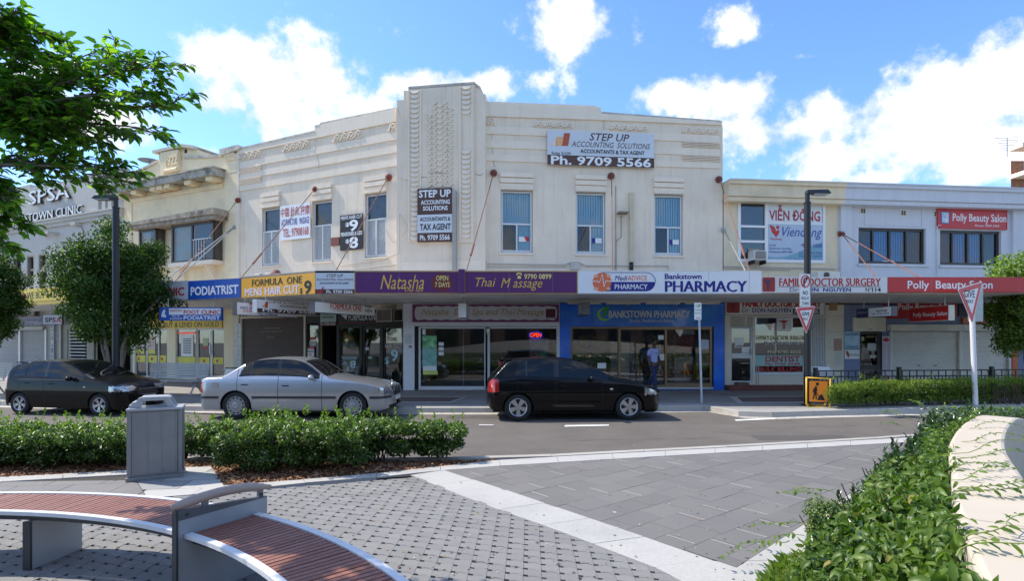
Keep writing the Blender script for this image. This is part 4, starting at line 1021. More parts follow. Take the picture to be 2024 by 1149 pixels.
tx(s,'Bankstown',1314,541.5,1387,552,navy,.045); tx(s,'PHARMACY',1314,555.5,1477,577.5,navy,.05)
stroke(s,[(1481,538),(1481,580)],.003,galv,'board_joint')
s = board(FA, 'fascia_sign', 'white surgery board on the thinner awning with red capitals over blue ones', 'sign', 1505.5, 547.5, 1754, 579, M('white_sign_b',(.70,.70,.68),.4,var=.05))
def caduceus(t, x, y, w, h, mat):
    stroke(t,[(x,y-h*.5),(x,y+h*.5)],.012,mat); shape(t,[(x-w*.5,y-h*.38),(x+w*.5,y-h*.38),(x+w*.2,y-h*.22),(x,y-h*.18),(x-w*.2,y-h*.22)],mat,dy=.02)
    for sg in (1,-1): stroke(t,[(x+sg*w*.2*sin(k*pi/4)*(1-k*.06),y-h*.2+h*.6*k/8) for k in range(9)],.010,mat)
redsq = M('red_square',(.33,.03,.025),.45,var=0)
shape(s,[(1507,550),(1509,548.5),(1530,548.5),(1532,550),(1532,575),(1530,577),(1509,577),(1507,575)],redsq); caduceus(s,1518,563,18,24,M('logo_slate',(.05,.05,.12),.5))
tx(s,'FAMILY DOCTOR SURGERY',1540,550,1741,566,redp,.04); stroke(s,[(1540,567),(1740,567)],.006,blk); tx(s,'Dr:',1561,569,1580,577,M('slate_print',(.1,.12,.2),.5,var=0)); tx(s,'DON  NGUYEN',1587,569,1682,577,navy,.02); tx(s,'Nº',1711,569,1722,577,blk,0); tx(s,'114',1723.5,569,1741,577,blk,.03)
s = board(FA, 'fascia_sign', 'plain red salon board on the thinner awning, partly behind the tall give way sign', 'sign', 1754.5, 548, 2120, 578, redbd)
tx(s,'Polly  Beauty Salon',1794,555,1962,576,whb,.012)
s = board(FC, 'fascia_sign', 'blue podiatrist awning board with bold white letters', 'sign', 372, 553, 475.5, 590.5, bluebd); tx(s,'PODIATRIST',377,565,471,583,whb,.045)
s = board(FC, 'fascia_sign', 'white clinic awning board half hidden by the round street tree', 'sign', 292, 557, 371.5, 593.5, M('white_sign_c',(.62,.62,.62),.4)); tx(s,'CLINIC',306,569,364,586,redp,.04)
s = Thing('fascia_sign','yellow gold buyer board with black capitals on the far left awning','sign',FY,(FY.u(80,.05),-.05,zyb)); s.y = -.05
m = MB(); m.box(FY.u(-140,.05), FY.u(250,.05), -.05, .0, zyb, zyt); s.part('board', m, yel)
tx(s,'WE BUY & LEND ON GOLD',53,574,178,588,blk,.02); disc(s,41,580,51,596,redp)
m = MB(); m.box(FY.u(-140,.05), FY.u(262,.05), -.04, .0, zyb-.17, zyb-.002); s.part('lower_edging', m, M('yellow_trim',(.55,.36,.03),.5))

# ---- tie rods with wall rosettes
def rod(p, q, label, mat=rust, r=.020, ros=.13, n=None, group='tie rods holding up the awnings', buckle=False):
    t = Thing('awning_tie_rod', label, 'tie rod', WORLD, tuple(p), group)
    m = MB(); m.cyl(p, q, r, n=6)
    if buckle: a, b = Vector(p).lerp(Vector(q), .76), Vector(p).lerp(Vector(q), .86); m.cyl(a, b, r*2.2, n=6)
    t.part('rod', m, mat)
    m = MB(); nn = Vector((n.x, n.y, 0)); m.cyl(Vector(p)-nn*.06, Vector(p)+nn*.03, ros, ros*.8, n=14); m.ball(Vector(p)+nn*.04, ros*.5, 8, 6); t.part('rosette', m, M('rosette_red',(.20,.045,.025),.6,var=.3,vs=15) if mat is rust else galv, smooth=False)
def on(fr, px, py, d): u, z = fr.hit(px, py, d); return fr.world(u, -d, z)
zt = zb+.60
def top_at(px, inset=.12, fr=FA, z=None): u = fr.u(px, -inset); return fr.world(u, inset, z if z else zt)
rods = [((469,396),WL,(345,0),FC,'brown tie rod from the yellow building pilaster to the podiatrist awning',rust,0),
 ((462,449),WL,(318,0),FC,'white tie rod, the flatter of the pair beside the bay window',galv,0),
 ((463,450),WL,(342,0),FC,'white tie rod, the steeper of the pair beside the bay window',galv,0),
 ((622,374),WL,(475,0),FB_,'rusty tie rod from above the middle left wing window to the orange board',rust,1),
 ((767,350),WL,(662,0),FA,'rusty tie rod crossing the nine dollar hair cut sign',rust,0),
 ((976,341),WR,(921,0),FA,'copper coloured tie rod at the right foot of the tower',rust,1),
 ((1209,347),WR,(1210,0),FA,'upright tie rod below the big accountants sign',rust,0),
 ((1422,354),WR,(1482,0),FA,'rusty tie rod at the right corner of the art deco building',rust,1),
 ((1431,454),WR,(1475,0),FA,'short pale tie rod beside the small wall air conditioner',galv,0),
 ((1664,462),WR,(1734,0),FA,'steeper of the two pinkish tie rods on the blue pilaster',rust,0),
 ((1665,463),WR,(1823,0),FA,'longer flatter tie rod crossing the left blue window',rust,0)]
for (p, fr, (qx, _), fq, lab, mt, bk) in rods:
    P = on(fr, p[0], p[1], .09); Q = top_at(qx, .15, fq, zt if qx < 1500 else zr_+.42); rod(P, Q, lab, mt, .016 if mt is rust else .022, .13 if mt is rust else .09, fr.n, buckle=bool(bk))
for (p, qx, lab) in (((100,510),50,'upper thin pole stay over the far left awning'),((140,520),92,'lower thin pole stay over the far left awning')):
    P = on(WL, p[0], p[1], .09); Q = FY.world(FY.u(qx), .1, zyt); rod(P, Q, lab, galv, .03, .1, WL.n)

# ================================================================== SIGNS ON THE UPPER WALLS
s = board(WR, 'wall_sign', 'big silver and brown accountants sign on the right wing parapet', 'sign', 1082, 261, 1293, 328, silverbd, y=-.14, th=.05)
P = [WR.hit(x, y, .14) for x, y in ((1082,258),(1293,265),(1293,332),(1082,325))]
patch(s,1082,309,1293,328.5,brown)
tx(s,'STEP UP',1165,264,1244,279,brown,.01,.25); tx(s,'ACCOUNTING  SOLUTIONS',1130,281.5,1285,292.5,brown,.0,.25); tx(s,'ACCOUNTANTS & TAX AGENT',1147,296.5,1274,304.5,blk,.03); tx(s,'Suite 3/109',1090,300,1128,305.5,blk,.01)
tx(s,'Ph. 9709 5566',1089,310,1287,328,whb,.05,0,.004)
shape(s,[(1086,287),(1101,272),(1101,288),(1100,288)],M('peach',(.8,.62,.5),.5,var=0)); shape(s,[(1100,270),(1115,270),(1112,288),(1099,288)],M('sandy',(.80,.42,.20),.5,var=0)); shape(s,[(1115,263),(1127,263),(1123,288),(1111,288)],M('brick_red',(.45,.09,.04),.5,var=0),dy=.012)
s = board(TW, 'wall_sign', 'upright brown and silver accountants sign fixed to the tower', 'sign', 825, 372, 893.5, 478, brown, y=-.16, th=.05)
patch(s,825,424,893.5,460,silverbd,dy=.006)
tx(s,'STEP UP',828,375,891,390,whb,.03); tx(s,'ACCOUNTING',832,395,889,404,whb,.03); tx(s,'SOLUTIONS',836,407,885,416,whb,.03)
tx(s,'ACCOUNTANTS &',830,429,890,437,blk,.025,0,.006); tx(s,'TAX AGENT',830,442,891,455,blk,.035,0,.006); tx(s,'Ph. 9709 5566',830,464,889,475,whb,.02)
s = board(WL, 'wall_sign', 'white acupuncture massage sign with red Chinese characters between two grille windows', 'sign', 554, 404, 613, 473, whb, y=-.10, th=.03)
red2 = M('brick_print',(.48,.10,.07),.5,var=0)
tx(s,'中醫.針灸.按摩',555,408,612,427,red2,.01); tx(s,'ACUPUNCTURE   MASSAGE',556,431,611,444,M('violet_print',(.08,.06,.28),.5,var=0),.02); tx(s,'TEL: 97908168',559,450,610,467,red2,.02)
s = board(WL, 'wall_sign', 'black hair cut price sign with large white nine and eight', 'sign', 672, 424, 716.5, 494, blk, y=-.10, th=.03)
tx(s,"MEN'S HAIR CUT",674,425.5,716,433,whb,.025); tx(s,'9',690,434,708,457,whb,.06); tx(s,'$',683,440,690,449,whb,.03); tx(s,'PENSIONER & KIDS',674,458,716,466,whb,.02); tx(s,'8',690,468,708,491,whb,.06); tx(s,'$',683,473,690,482,whb,.03)
m = MB(); m.box(WL.u(656), WL.u(672), -.06, -.0, WL.z(664,486), WL.z(664,470)); single('small_wall_plate','small plain red brown plate between window and black price sign','plate',m,M('plate_redbrown',(.22,.07,.045),.6),WL,(WL.u(664),-.03,WL.z(664,486)))
s = board(WR, 'wall_sign', 'white sign with large dark red Vietnamese capitals in the beige building window', 'sign', 1516, 402, 1625, 440, M('offwhite_sign',(.66,.69,.70),.4,var=.03), y=-.02, th=.04)
tx(s,'VIỄN ĐÔNG',1520,406,1621,437,M('dark_red_print',(.36,.02,.03),.4,var=0),.03)
s = board(WR, 'wall_sign', 'grey blue agency sign with red bird emblem and script name below the Vietnamese capitals', 'sign', 1516, 444, 1628, 518, M('steel_sign',(.42,.50,.60),.4,var=.04), y=-.02, th=.04)
shape(s,[(1516,507),(1530,509),(1550,508),(1575,500),(1600,488),(1628,478),(1628,517),(1516,517)],M('teal_wave',(.18,.36,.45),.4,var=0),dy=.004)
shape(s,[(1521,445),(1527,446),(1532,450),(1534,457),(1539,454),(1541,457),(1539,463),(1534,469),(1531,465),(1526,460),(1524,453)],redp); disc(s,1534,446,1540.5,453,redp)
tx(s,'Viendong',1546,449,1625,474,M('ink_blue',(.03,.06,.30),.4,var=0),.005,.35); tx(s,'Viendong',1522,470,1545,476,redp,.01); 
tx(s,'1/114',1521,483,1533,487,blk,0,0,.004); tx(s,'Bankstown City Plaza',1521,489.5,1564,494,MATS['ink_blue'],0,0,.004); tx(s,'Bankstown, NSW 2200',1521,496,1566,500.5,MATS['ink_blue'],0,0,.004)
tx(s,'9708 1008',1586,482,1624,490,MATS['ink_blue'],.01,0,.004); tx(s,'Fax: 02-9475 0726',1580,498,1624,502.5,MATS['ink_blue'],0,0,.004); tx(s,'Mob: 0412 128 871',1580,504,1624,509,MATS['ink_blue'],0,0,.004); tx(s,'email: viendong@bigpond.com',1553,511,1624,516,MATS['ink_blue'],0,0,.004)
stroke(s,[(1583,486),(1585,483),(1588,483),(1590,486)],.012,redp); 
s = board(WR, 'wall_sign', 'red salon sign with a small framed picture above the right blue window', 'sign', 1853.5, 413, 1990, 452.5, redbd, y=-.06, th=.05, edge=redbd)
tx(s,'Polly Beauty Salon',1883,423,1989,443,whb,.01); tx(s,'Phone: 9709 6769',1927,444.5,1975,448.5,whb,.005)
patch(s,1860,418,1877,442,M('pic_frame_blue',(.08,.06,.22),.5)); patch(s,1861.5,419.5,1875.5,440.5,M('picture_pale',(.38,.52,.68),.5,var=.5,vs=9,tint=(.75,.72,.7),ts=5,ta=1),dy=.008)
# wall mounted machines
def ac_unit(label, fr, x0, y0, x1, y1, y, dp, fan=True, px=None):
    t = Thing('air_conditioner', label, 'air conditioner', fr, (fr.u((x0+x1)/2,-y), y, fr.z((x0+x1)/2,y1,-y)))
    a, b = fr.u(x0,-y), fr.u(x1,-y); c, e = fr.z((x0+x1)/2,y1,-y), fr.z((x0+x1)/2,y0,-y)
    m = MB(); m.box(a,b,y,y+dp,c,e); t.part('casing', m, M('ac_casing',(.62,.60,.54),.5), bevel=.015)
    if fan:
        m = MB(); r = min(b-a, e-c)*.40; cx_ = a+(b-a)*.38; m.disc_y(cx_,(c+e)/2,r,y-.01,y,24); t.part('fan_opening', m, dk)
        m = MB()
        for k in range(7): zz = c+(e-c)*(.14+.12*k); m.box(cx_-r,cx_+r,y-.02,y-.012,zz,zz+.008)
        t.part('fan_grille', m, M('ac_grille',(.25,.24,.22),.5), kind='stuff')
    else:
        m = MB(); m.box(a+(b-a)*.12, a+(b-a)*.9, y-.008, y, c+.04, e-.04); t.part('grille_recess', m, M('ac_grille_dk',(.12,.11,.10),.6))
        m = MB()
        for k in range(8): zz = c+.05+(e-c-.1)*k/8; m.box(a+(b-a)*.12, a+(b-a)*.9, y-.016, y-.009, zz, zz+.012)
        t.part('grille', m, M('ac_slats',(.45,.44,.40),.5), kind='stuff')
    m = MB(); m.box(a+.02,a+.06,y+.02,y+dp,c-.14,c-.002); m.box(b-.06,b-.02,y+.02,y+dp,c-.14,c-.002); t.part('bracket', m, dk, kind='stuff')
    return t
ac_unit('white window air conditioner hanging at the lower left of the beige building window', WR, 1490, 495, 1516, 514, -.45, .42, False)
ac_unit('outdoor air conditioner unit standing on the awning behind the surgery board', WR, 1617, 537, 1661, 552, -1.4, .4)
ac_unit('small dark topped unit on the awning behind the orange board', FB_, 502, 540, 540, 552, .9, .4)
m = MB(); x, z_ = FB_.hit(545, 545, -.9); m.cyl((x,.9,3.6),(x,.9,z_+.05),.12,n=12); m.cyl((x,.9,z_+.05),(x,.9,z_+.17),.19,.1,n=12); single('roof_vent','small rusty mushroom vent on the awning roof above the orange board','vent',m,rust,FB_,(x,.9,3.6))
m = MB(); a = FA.u(640,-1.2); m.box(a, a+1.4, 1.2, 2.4, 3.4, FA.z(650,538,-1.2)+.0); m.box(a-.06, a+1.46, 1.14, 2.46, FA.z(650,538,-1.2), FA.z(650,534,-1.2)); single('roof_hatch','low cream box with a rusty lid on the awning behind the accountants board','hatch',m,[cream2],FA,(a,1.2,3.4))
# tv dish behind the 1922 parapet
q = WL.world(WL.u(296,-2),2,WL.z(296,318,-2)); m = MB(); m.cyl(q,q+Vector((0,0,.12)),.55,.05,n=16); m.cyl(q,q-Vector((0,0,1.6)),.04); single('satellite_dish','grey upturned dish behind the parapet left of the 1922 tablet','dish',m,M('dish_grey',(.18,.20,.20),.5),WORLD,tuple(q-Vector((0,0,1.6))))

# ================================================================== SHOP FRONTS
tilew = M('white_wall_tile', (.78,.78,.79), .4, var=.08, vs=8)
tileg = M('grey_glazed_tile', (.48,.51,.53), .25, var=.25, vs=14)
shut = M('brown_shutter', (.11,.085,.075), .6, var=.08); shutg = M('grey_shutter', (.36,.35,.34), .6, var=.08); shutc = M('cream_shutter', (.80,.76,.68), .6, var=.06)
floorm = M('shop_floor', (.36,.33,.30), .5); ceilm = M('shop_ceiling', (.72,.71,.68), .8)
GZ = .14
class Shop:
    def __init__(s, fr, name, label, x0, x1, wallmat, ztop=3.18, cat='shopfront', sub=0):
        s.fr = fr; s.sub = sub; s.a, s.b = fr.u(x0), fr.u(x1); s.t = Thing(name, label, cat, fr, ((s.a+s.b)/2, 0, GZ)); s.open = []; s.wm = wallmat; s.zt = ztop
    def hole(s, x0, y0, x1, y1=None):
        xm = (x0+x1)/2; o = (s.fr.u(x0), s.fr.u(x1), max(GZ+.01, s.fr.z(xm, y1)) if y1 else GZ, s.fr.z(xm, y0)); s.open.append(o); return o
    def wall(s, depth=.2, y=0):
        m = MB(); wall_grid(m, s.a, s.b, GZ, s.zt, s.open, depth, y); s.t.part('wall', m, s.wm)
    def room(s, x0, x1, depth, wall, back=None, h=2.95):
        a, b = s.fr.u(x0), s.fr.u(x1); m = MB(); y0 = .23
        m.quad((a,y0,GZ),(a,depth,GZ),(a,depth,h),(a,y0,h)); m.quad((b,y0,GZ),(b,y0,h),(b,depth,h),(b,depth,GZ)); m.mi = 1; m.quad((a,depth,GZ),(b,depth,GZ),(b,depth,h),(a,depth,h))
        m.mi = 2; m.quad((a,y0,GZ+.005),(b,y0,GZ+.005),(b,depth,GZ+.005),(a,depth,GZ+.005)); m.mi = 3; m.quad((a,y0,h),(a,depth,h),(b,depth,h),(b,y0,h))
        s.t.part('interior', m, [wall, back or wall, floorm, ceilm])
    def px(s, x0, y0, x1, y1, y=0): d = -y; xm = (x0+x1)/2; return s.fr.u(x0,d), s.fr.u(x1,d), max(GZ+.012, s.fr.z(xm,y1,d)), s.fr.z(xm,y0,d)
    def box(s, name, x0, y0, x1, y1, ya, yb, mat, **k):
        a, b, c, e = s.px(x0,y0,x1,y1,ya); m = MB(); m.box(a,b,ya,yb,c,e); return s.t.part(name, m, mat, **k)
    def pane(s, x0, y0, x1, y1, y=.08, mat=None, parent=None, name='pane'):
        a, b, c, e = s.px(x0,y0,x1,y1,0); m = MB(); m.quad((a,y,c),(b,y,c),(b,y,e),(a,y,e)); return s.t.part(name, m, mat or shopglass, parent=parent)
    def frame(s, x0, y0, x1, y1, w=.05, ya=.04, yb=.12, mat=None, wb=None, name='window_frame', pane=True, parent=None):
        a, b, c, e = s.px(x0,y0,x1,y1,0); m = MB(); framebox(m,a,b,c,e,ya,yb,w,wb); o = s.t.part(name, m, mat or alu, parent=parent)
        if pane: m = MB(); m.quad((a,.08,c),(b,.08,c),(b,.08,e),(a,.08,e)); s.t.part('pane', m, shopglass, parent=o)
        return o
    def text(s, txt, x0, y0, x1, y1, y, mat, bold=0, shear=0): return s.t.text(txt, x0, y0, x1, y1, y, mat, bold, shear)
def shutter(S, x0, y0, x1, y1, y, mat, pitch=.075):
    a, b, c, e = S.px(x0,y0,x1,y1,0); n = int((e-c)/pitch); sh = None
    m0 = MB(); m0.quad((a,y+.02,c),(b,y+.02,c),(b,y+.02,e),(a,y+.02,e)); par = S.t.part('shutter_curtain', m0, mat)
    for i in range(n):
        z0 = c+(e-c)*i/n; h = (e-c)/n; m = MB()
        m.add([(a,y+.016,z0+.006),(b,y+.016,z0+.006),(b,y,z0+h*.35),(a,y,z0+h*.35),(b,y,z0+h*.7),(a,y,z0+h*.7),(b,y+.016,z0+h),(a,y+.016,z0+h)], [(0,1,2,3),(3,2,4,5),(5,4,6,7)])
        S.t.part('slat', m, mat, parent=par)
paper = M('paper', (.84,.85,.83), .7, var=.06, vs=20)
def sheet(S, x0, y0, x1, y1, mat=None, y=.07, name='poster'): return S.box(name, x0, y0, x1, y1, y-.004, y, mat or paper)
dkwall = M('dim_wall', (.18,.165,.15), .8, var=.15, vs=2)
# --- Natasha spa
S = Shop(GF, 'spa_shopfront', 'spa shopfront with white framed sliding glass under a purple header', 797, 1106, tilew)
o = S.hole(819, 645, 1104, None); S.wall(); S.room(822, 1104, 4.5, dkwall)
S.box('door_jamb', 820, 646, 827, 772, .05, .2, dk)
S.frame(827,646,961,771.5,.07,wb=.12,name='sliding_door'); S.frame(959.5,646,1104,771.5,.07,wb=.12,ya=.0,yb=.05,name='window_frame'); S.box('mullion', 958, 647, 968, 771, .0, .1, alu)
S.box('glass_edge', 963.5, 652, 969.5, 765, .13, .15, M('glass_green_edge',(.35,.55,.5),.3))
gp_ = M('poster_green',(.12,.42,.18),.5,var=.5,vs=7,tint=(.55,.72,.5),ts=6,ta=.9)
sheet(S,835,664,863,690,gp_); sheet(S,835,690,863,724,M('poster_teal',(.24,.50,.44),.5,var=.3,vs=10)); sheet(S,836,724,863,733); sheet(S,836,733,865,741,M('poster_yellow',(.62,.70,.16),.5,var=.1))
for yy in (677,686.5,696): sheet(S,867,yy,877,yy+7)
sheet(S,835,651,841,662); sheet(S,961.5,650,968,657,y=-.005); sheet(S,961.5,657.5,966,661,M('note_yellow',(.7,.62,.2),.6),y=-.005)
sheet(S,1046,669,1084,692,M('poster_photo',(.38,.42,.44),.5,var=.5,vs=6,tint=(.7,.7,.7),ts=4,ta=.9),y=.14); sheet(S,1046,693,1064,712,M('poster_pink',(.55,.20,.22),.5,var=.4,vs=12,tint=(.8,.7,.7),ts=7,ta=.9),y=.14); sheet(S,1064,693,1084,712,gp_,y=.14)
S.box('display_panel',1086,650,1099,768,.3,.34,M('brown_panel',(.12,.03,.015),.6))
S.box('curtain_rail',915,649,917,765,.5,.52,alu)
# furniture inside: desk, chair shapes
S.box('reception_desk',985,735,1040,768,1.6,2.2,M('desk_wood',(.16,.08,.045),.5)); S.box('desk_top',983,732,1042,735,1.55,2.25,M('desk_pale',(.4,.38,.34),.5))
t = Thing('neon_sign','red neon open sign with a ring of blue dots in the spa window','neon sign',GF,(GF.u(1058),.12,GF.z(1058,670)))
t.y = .12; t.text('OPEN',1048,658.5,1069.5,667,.118,EMIT('neon_red',(1,.06,.02),1.0),.02)
m = MB()
for k in range(34): a = 2*pi*k/34; u_, z_ = GF.hit(1058.5+12.5*cos(a),662.8+6.6*sin(a),-.12); m.ball((u_,.115,z_),.014,5,4)
t.part('light_dots', m, EMIT('neon_blue',(.05,.05,1),.6), kind='stuff')
s = board(GF, 'header_sign', 'purple header with a silver scalloped panel and gold italic letters above the spa window', 'sign', 815, 602, 1105, 637, M('header_purple',(.20,.04,.13),.4,var=.05), y=-.06, th=.06)
P = []
x0,x1,y0,y1 = 819.5,1101,606,632.5
for i in range(61): x = x0+4+(x1-x0-8)*i/60; P.append((x, y0 + .8*sin(i*1.3)))
for k in range(7): a = -pi/2+pi*k/6; P.append((x1-4+4*cos(a),(y0+y1)/2+ (y1-y0)/2*sin(a)*.9))
for i in range(61): x = x1-4-(x1-x0-8)*i/60; P.append((x, y1 + .8*sin(i*1.3)))
for k in range(7): a = pi/2+pi*k/6; P.append((x0+4+4*cos(a),(y0+y1)/2+ (y1-y0)/2*sin(a)*.9))
shape(s,P,M('header_silver',(.66,.63,.66),.4,var=.06),'panel',.006); goldp = M('header_gold',(.45,.32,.06),.45,metal=.0,var=0)
tx(s,'Natasha  Day  Spa and Thai Massage',833,610.5,1076,627,goldp,.005,.35,.006); patch(s,1079,611,1098,629.5,M('dark_maroon',(.10,.012,.03),.4),dy=.012); stroke(s,[(1079.5,628),(1097,628)],.01,M('header_line',(.5,.4,.42),.5),dy=.03)
sheet(S,801,662,813,680,M('pale_note',(.62,.62,.60),.6),y=-.002); sheet(S,808,683.5,814,688,M('red_note',(.5,.12,.1),.6),y=-.002)
# --- pharmacy
pbl = M('pharmacy_blue',(.015,.15,.72),.25,var=.25,vs=1.2,tint=(.06,.32,.85),ts=.9,ta=.7,coat=.6)
S = Shop(GF, 'pharmacy_shopfront', 'blue fronted pharmacy with brown framed glass doors behind the black hatchback', 1106.2, 1432, pbl)
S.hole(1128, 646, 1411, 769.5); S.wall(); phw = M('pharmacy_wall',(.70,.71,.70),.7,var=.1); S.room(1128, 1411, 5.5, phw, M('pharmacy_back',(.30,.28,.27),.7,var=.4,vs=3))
brf = M('bronze_frame',(.30,.20,.11),.4,metal=.3,var=.06)
S.frame(1128,646.5,1225,767,.06,mat=brf,name='window_frame'); S.frame(1223,646.5,1318,767,.07,mat=brf,name='sliding_door',wb=.10,ya=.0,yb=.06); S.frame(1315,646.5,1408,767,.07,mat=brf,name='sliding_door',wb=.16)
S.box('door_track',1226,646,1408,652,-.02,.1,brf); S.box('threshold',1295,766,1410,770,-.06,.1,M('white_stone',(.5,.5,.5),.6))
S.box('blind_edge',1403,648,1410,767,.1,.3,M('dark_bronze',(.05,.035,.025),.5))
white_s = M('white_shelf',(.66,.70,.68),.6,var=.05)
a, b = GF.u(1207,-.6), GF.u(1244,-.6)
m = MB(); m.box(a,b,.6,.64,.4,1.85)
S.t.part('display_stand', m, white_s)
for k in range(9): zz = .45+k*.155; m = MB(); m.box(a,b,.57,.598,zz,zz+.02); S.t.part('shelf', m, M('shelf_grey',(.38,.42,.41),.6))  # shelf strips in a darker grey than the white stand
bottles = [M('box_%d'%i, c, .5) for i, c in enumerate(((.5,.08,.06),(.08,.2,.5),(.6,.5,.1),(.1,.4,.2),(.65,.65,.65),(.5,.2,.5)))]
rr = random.Random(5)
for (xa, xb, yy) in ((1135,1200,2.2),(1250,1310,2.8),(1330,1400,2.0)):
    a, b = GF.u(xa,-yy), GF.u(xb,-yy); m = MB(); m.box(a,b,yy+.3,yy+.34,GZ,2.0)
    for lv in range(5): m.box(a,b,yy,yy+.3,.45+lv*.36,.47+lv*.36)
    S.t.part('shelving', m, white_s, kind='stuff')
    m = MB()
    for lv in range(5):
        x = a
        while x < b-.1: w_ = rr.uniform(.05,.14); m.mi = rr.randrange(6); m.box(x,x+w_-.01,yy+.03,yy+.2,.472+lv*.36,.472+lv*.36+rr.uniform(.1,.26)); x += w_
    S.t.part('stock_boxes', m, bottles, kind='stuff')
sheet(S,1336,664,1372,694,M('poster_sale',(.30,.03,.03),.5,var=.2,vs=6),y=.14); S.text('SALE',1339,668,1370,678,.13,M('sale_print',(.55,.1,.07),.5,var=0),.03); sheet(S,1345,654,1373,662,M('poster_banner',(.6,.6,.62),.5,var=.2,vs=8),y=.13)
sheet(S,1301,663,1312,672,y=-.003); sheet(S,1303,700,1313,713,y=-.003); sheet(S,1386,672,1401,690,M('poster_blue_text',(.50,.56,.66),.5,var=.2,vs=25)); sheet(S,1181,718,1198,729); 
S.box('price_stand',1334,706,1372,758,.9,.95,M('stand_white',(.6,.6,.58),.6)); S.box('price_stand_red',1342,733,1372,739,.86,.9,MATS['poster_sale']); S.box('ladder_yellow',1370,721,1375,756,.6,.66,M('ladder_yellow',(.65,.38,.05),.5))
S.box('blue_stand',1247,690,1252,750,.45,.5,bluebd); S.box('counter',1254,725,1300,768,3.2,3.7,white_s)
s = board(GF, 'header_sign', 'blue pharmacy header panel with cream capitals and green leaf emblem', 'sign', 1172, 603, 1408, 643, M('header_blue',(.03,.20,.66),.22,var=.25,vs=1.3,tint=(.05,.30,.68),ts=1.1,ta=.6,coat=.7), y=-.05, th=.05)
tx(s,'BANKSTOWN PHARMACY',1203,614.5,1364,628.5,M('cream_print',(.78,.75,.66),.4,var=0),.04); tx(s,'Service, Medicine and Advice',1243,631,1331,638.5,MATS['cream_print'],0,.35)
gr = M('logo_green',(.30,.62,.10),.4,var=0); shape(s,[(1190,622),(1197,606),(1200,605),(1205,606.5),(1198,624),(1193,626)],M('logo_green_b',(.06,.36,.08),.4,var=0))
shape(s,[(1196,608)]+[(1196-16*cos(a),622-13*sin(a)) for a in [1.2-k*.25 for k in range(13)]]+[(1212,627),(1204,630.5),(1198,631)]+[(1197-11.5*cos(a),621-9.5*sin(a)) for a in [-1.3+k*.25 for k in range(10)]],gr)
# --- surgery
S = Shop(GR, 'surgery_shopfront', 'surgery shopfront with painted window lettering, glazed door and folding security gate', 1432.5, 1668, M('cream_block',(.80,.74,.60),.8,var=.05,vs=3), ztop=3.15)
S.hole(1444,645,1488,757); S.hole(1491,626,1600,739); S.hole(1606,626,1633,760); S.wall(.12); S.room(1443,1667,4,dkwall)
S.box('fanlight_panel',1444,626,1488,645,-.01,.05,M('fanlight_cream',(.52,.48,.38),.6)); S.box('fanlight_bar',1473,626,1476,645,-.02,.0,alu)
d_ = S.frame(1444,646,1488,757,.06,name='door',pane=False); S.box('door_rail',1446,699,1486,709,.03,.12,alu,parent=d_); S.pane(1446,650,1486,755,.08,parent=d_); S.box('door_handle',1484.5,690,1486,702,-.03,.03,galv,parent=d_)
sheet(S,1453,668,1470,682); sheet(S,1466,686,1482,698); s = board(GR,'hanging_sign','small white open sign taped inside the surgery door','sign',1452,682,1469,688,paper,y=.07,th=.004); tx(s,'OPEN',1454,683,1468,687.3,blk,.01)
S.frame(1491,626,1600,739,.05,name='window_frame'); cp = M('window_cream',(.72,.66,.42),.5,var=0)
s = board(GR,'window_plate','white square plate with a red winged staff in the surgery window','sign',1535,629.5,1564,655,whb,y=.06,th=.008); caduceus(s,1549.5,642,20,21,redp)
S.text('FAMILY DOCTOR SURGERY',1495,664,1596,672.5,.06,cp,.03); S.text('Dr: DON NGUYEN',1512,675,1586,682,.06,M('window_white',(.75,.75,.72),.5,var=0),.01); S.text('PH: 9790 8005',1517,692.5,1583,699.5,.06,cp,.03)
S.box('teal_film',1492.5,702.5,1597,724,.055,.06,M('teal_film',(.36,.58,.56),.5)); S.text('DENTIST',1513,704,1581,716,.05,redp,.03); S.text('牙',1585,704,1596,717,.05,redp,.01); S.text('Ph: 9709 8588',1513,717.5,1581,722.5,.05,redp,.015); S.text('BULK BILLING',1501,725.5,1583,735,.05,redp,.03)
S.box('window_sill',1489,739,1601,742,-.06,.02,wht)
brk = M('red_step_tile',(.17,.06,.045),.7,var=.25,vs=9)
m = MB(); a, b, c, e = S.px(1445,764,1640,776,-.5); m.box(a,b,-.42,-.0,GZ,GZ+.17); 
S.t.part('step', m, brk)
a0 = a
k = 0
while a0 < b-.02:
    m = MB(); m.box(a0+.004, min(b,a0+.13), -.43, -.30, GZ+.171, GZ+.185); S.t.part('brick', m, brk); a0 += .135; k += 1
S.box('doormat',1459,757,1481,764.5,-.3,-.02,M('doormat',(.16,.11,.07),.9))
m = MB(); 
for x in (1495,1499): u_ = GR.u(x,.3); m.cyl((u_,-.3,GZ),(u_,-.3,1.0),.015); 
m.cyl((GR.u(1495,.3),-.3,1.0),(GR.u(1499,.3),-.3,1.0),.015); S.t.part('handrail', m, galv)
m = MB(); a, b, c, e = S.px(1607,627,1633,762,0)
gate = None
m.box(a,b,.02,.06,c,c+.04); m.box(a,b,.02,.06,e-.04,e); m.box(a,b,.02,.05,(c+e)/2+.5,(c+e)/2+.53); gate = S.t.part('security_gate', m, wht)
for i in range(8): m = MB(); x = a+(b-a)*(i+.5)/8; m.box(x-.014,x+.014,.0,.04,c+.04,e-.04); S.t.part('gate_bar', m, wht, parent=gate)
pmat = M('poster_colour',(.55,.25,.15),.5,var=.6,vs=20,tint=(.2,.35,.55),ts=14,ta=1)
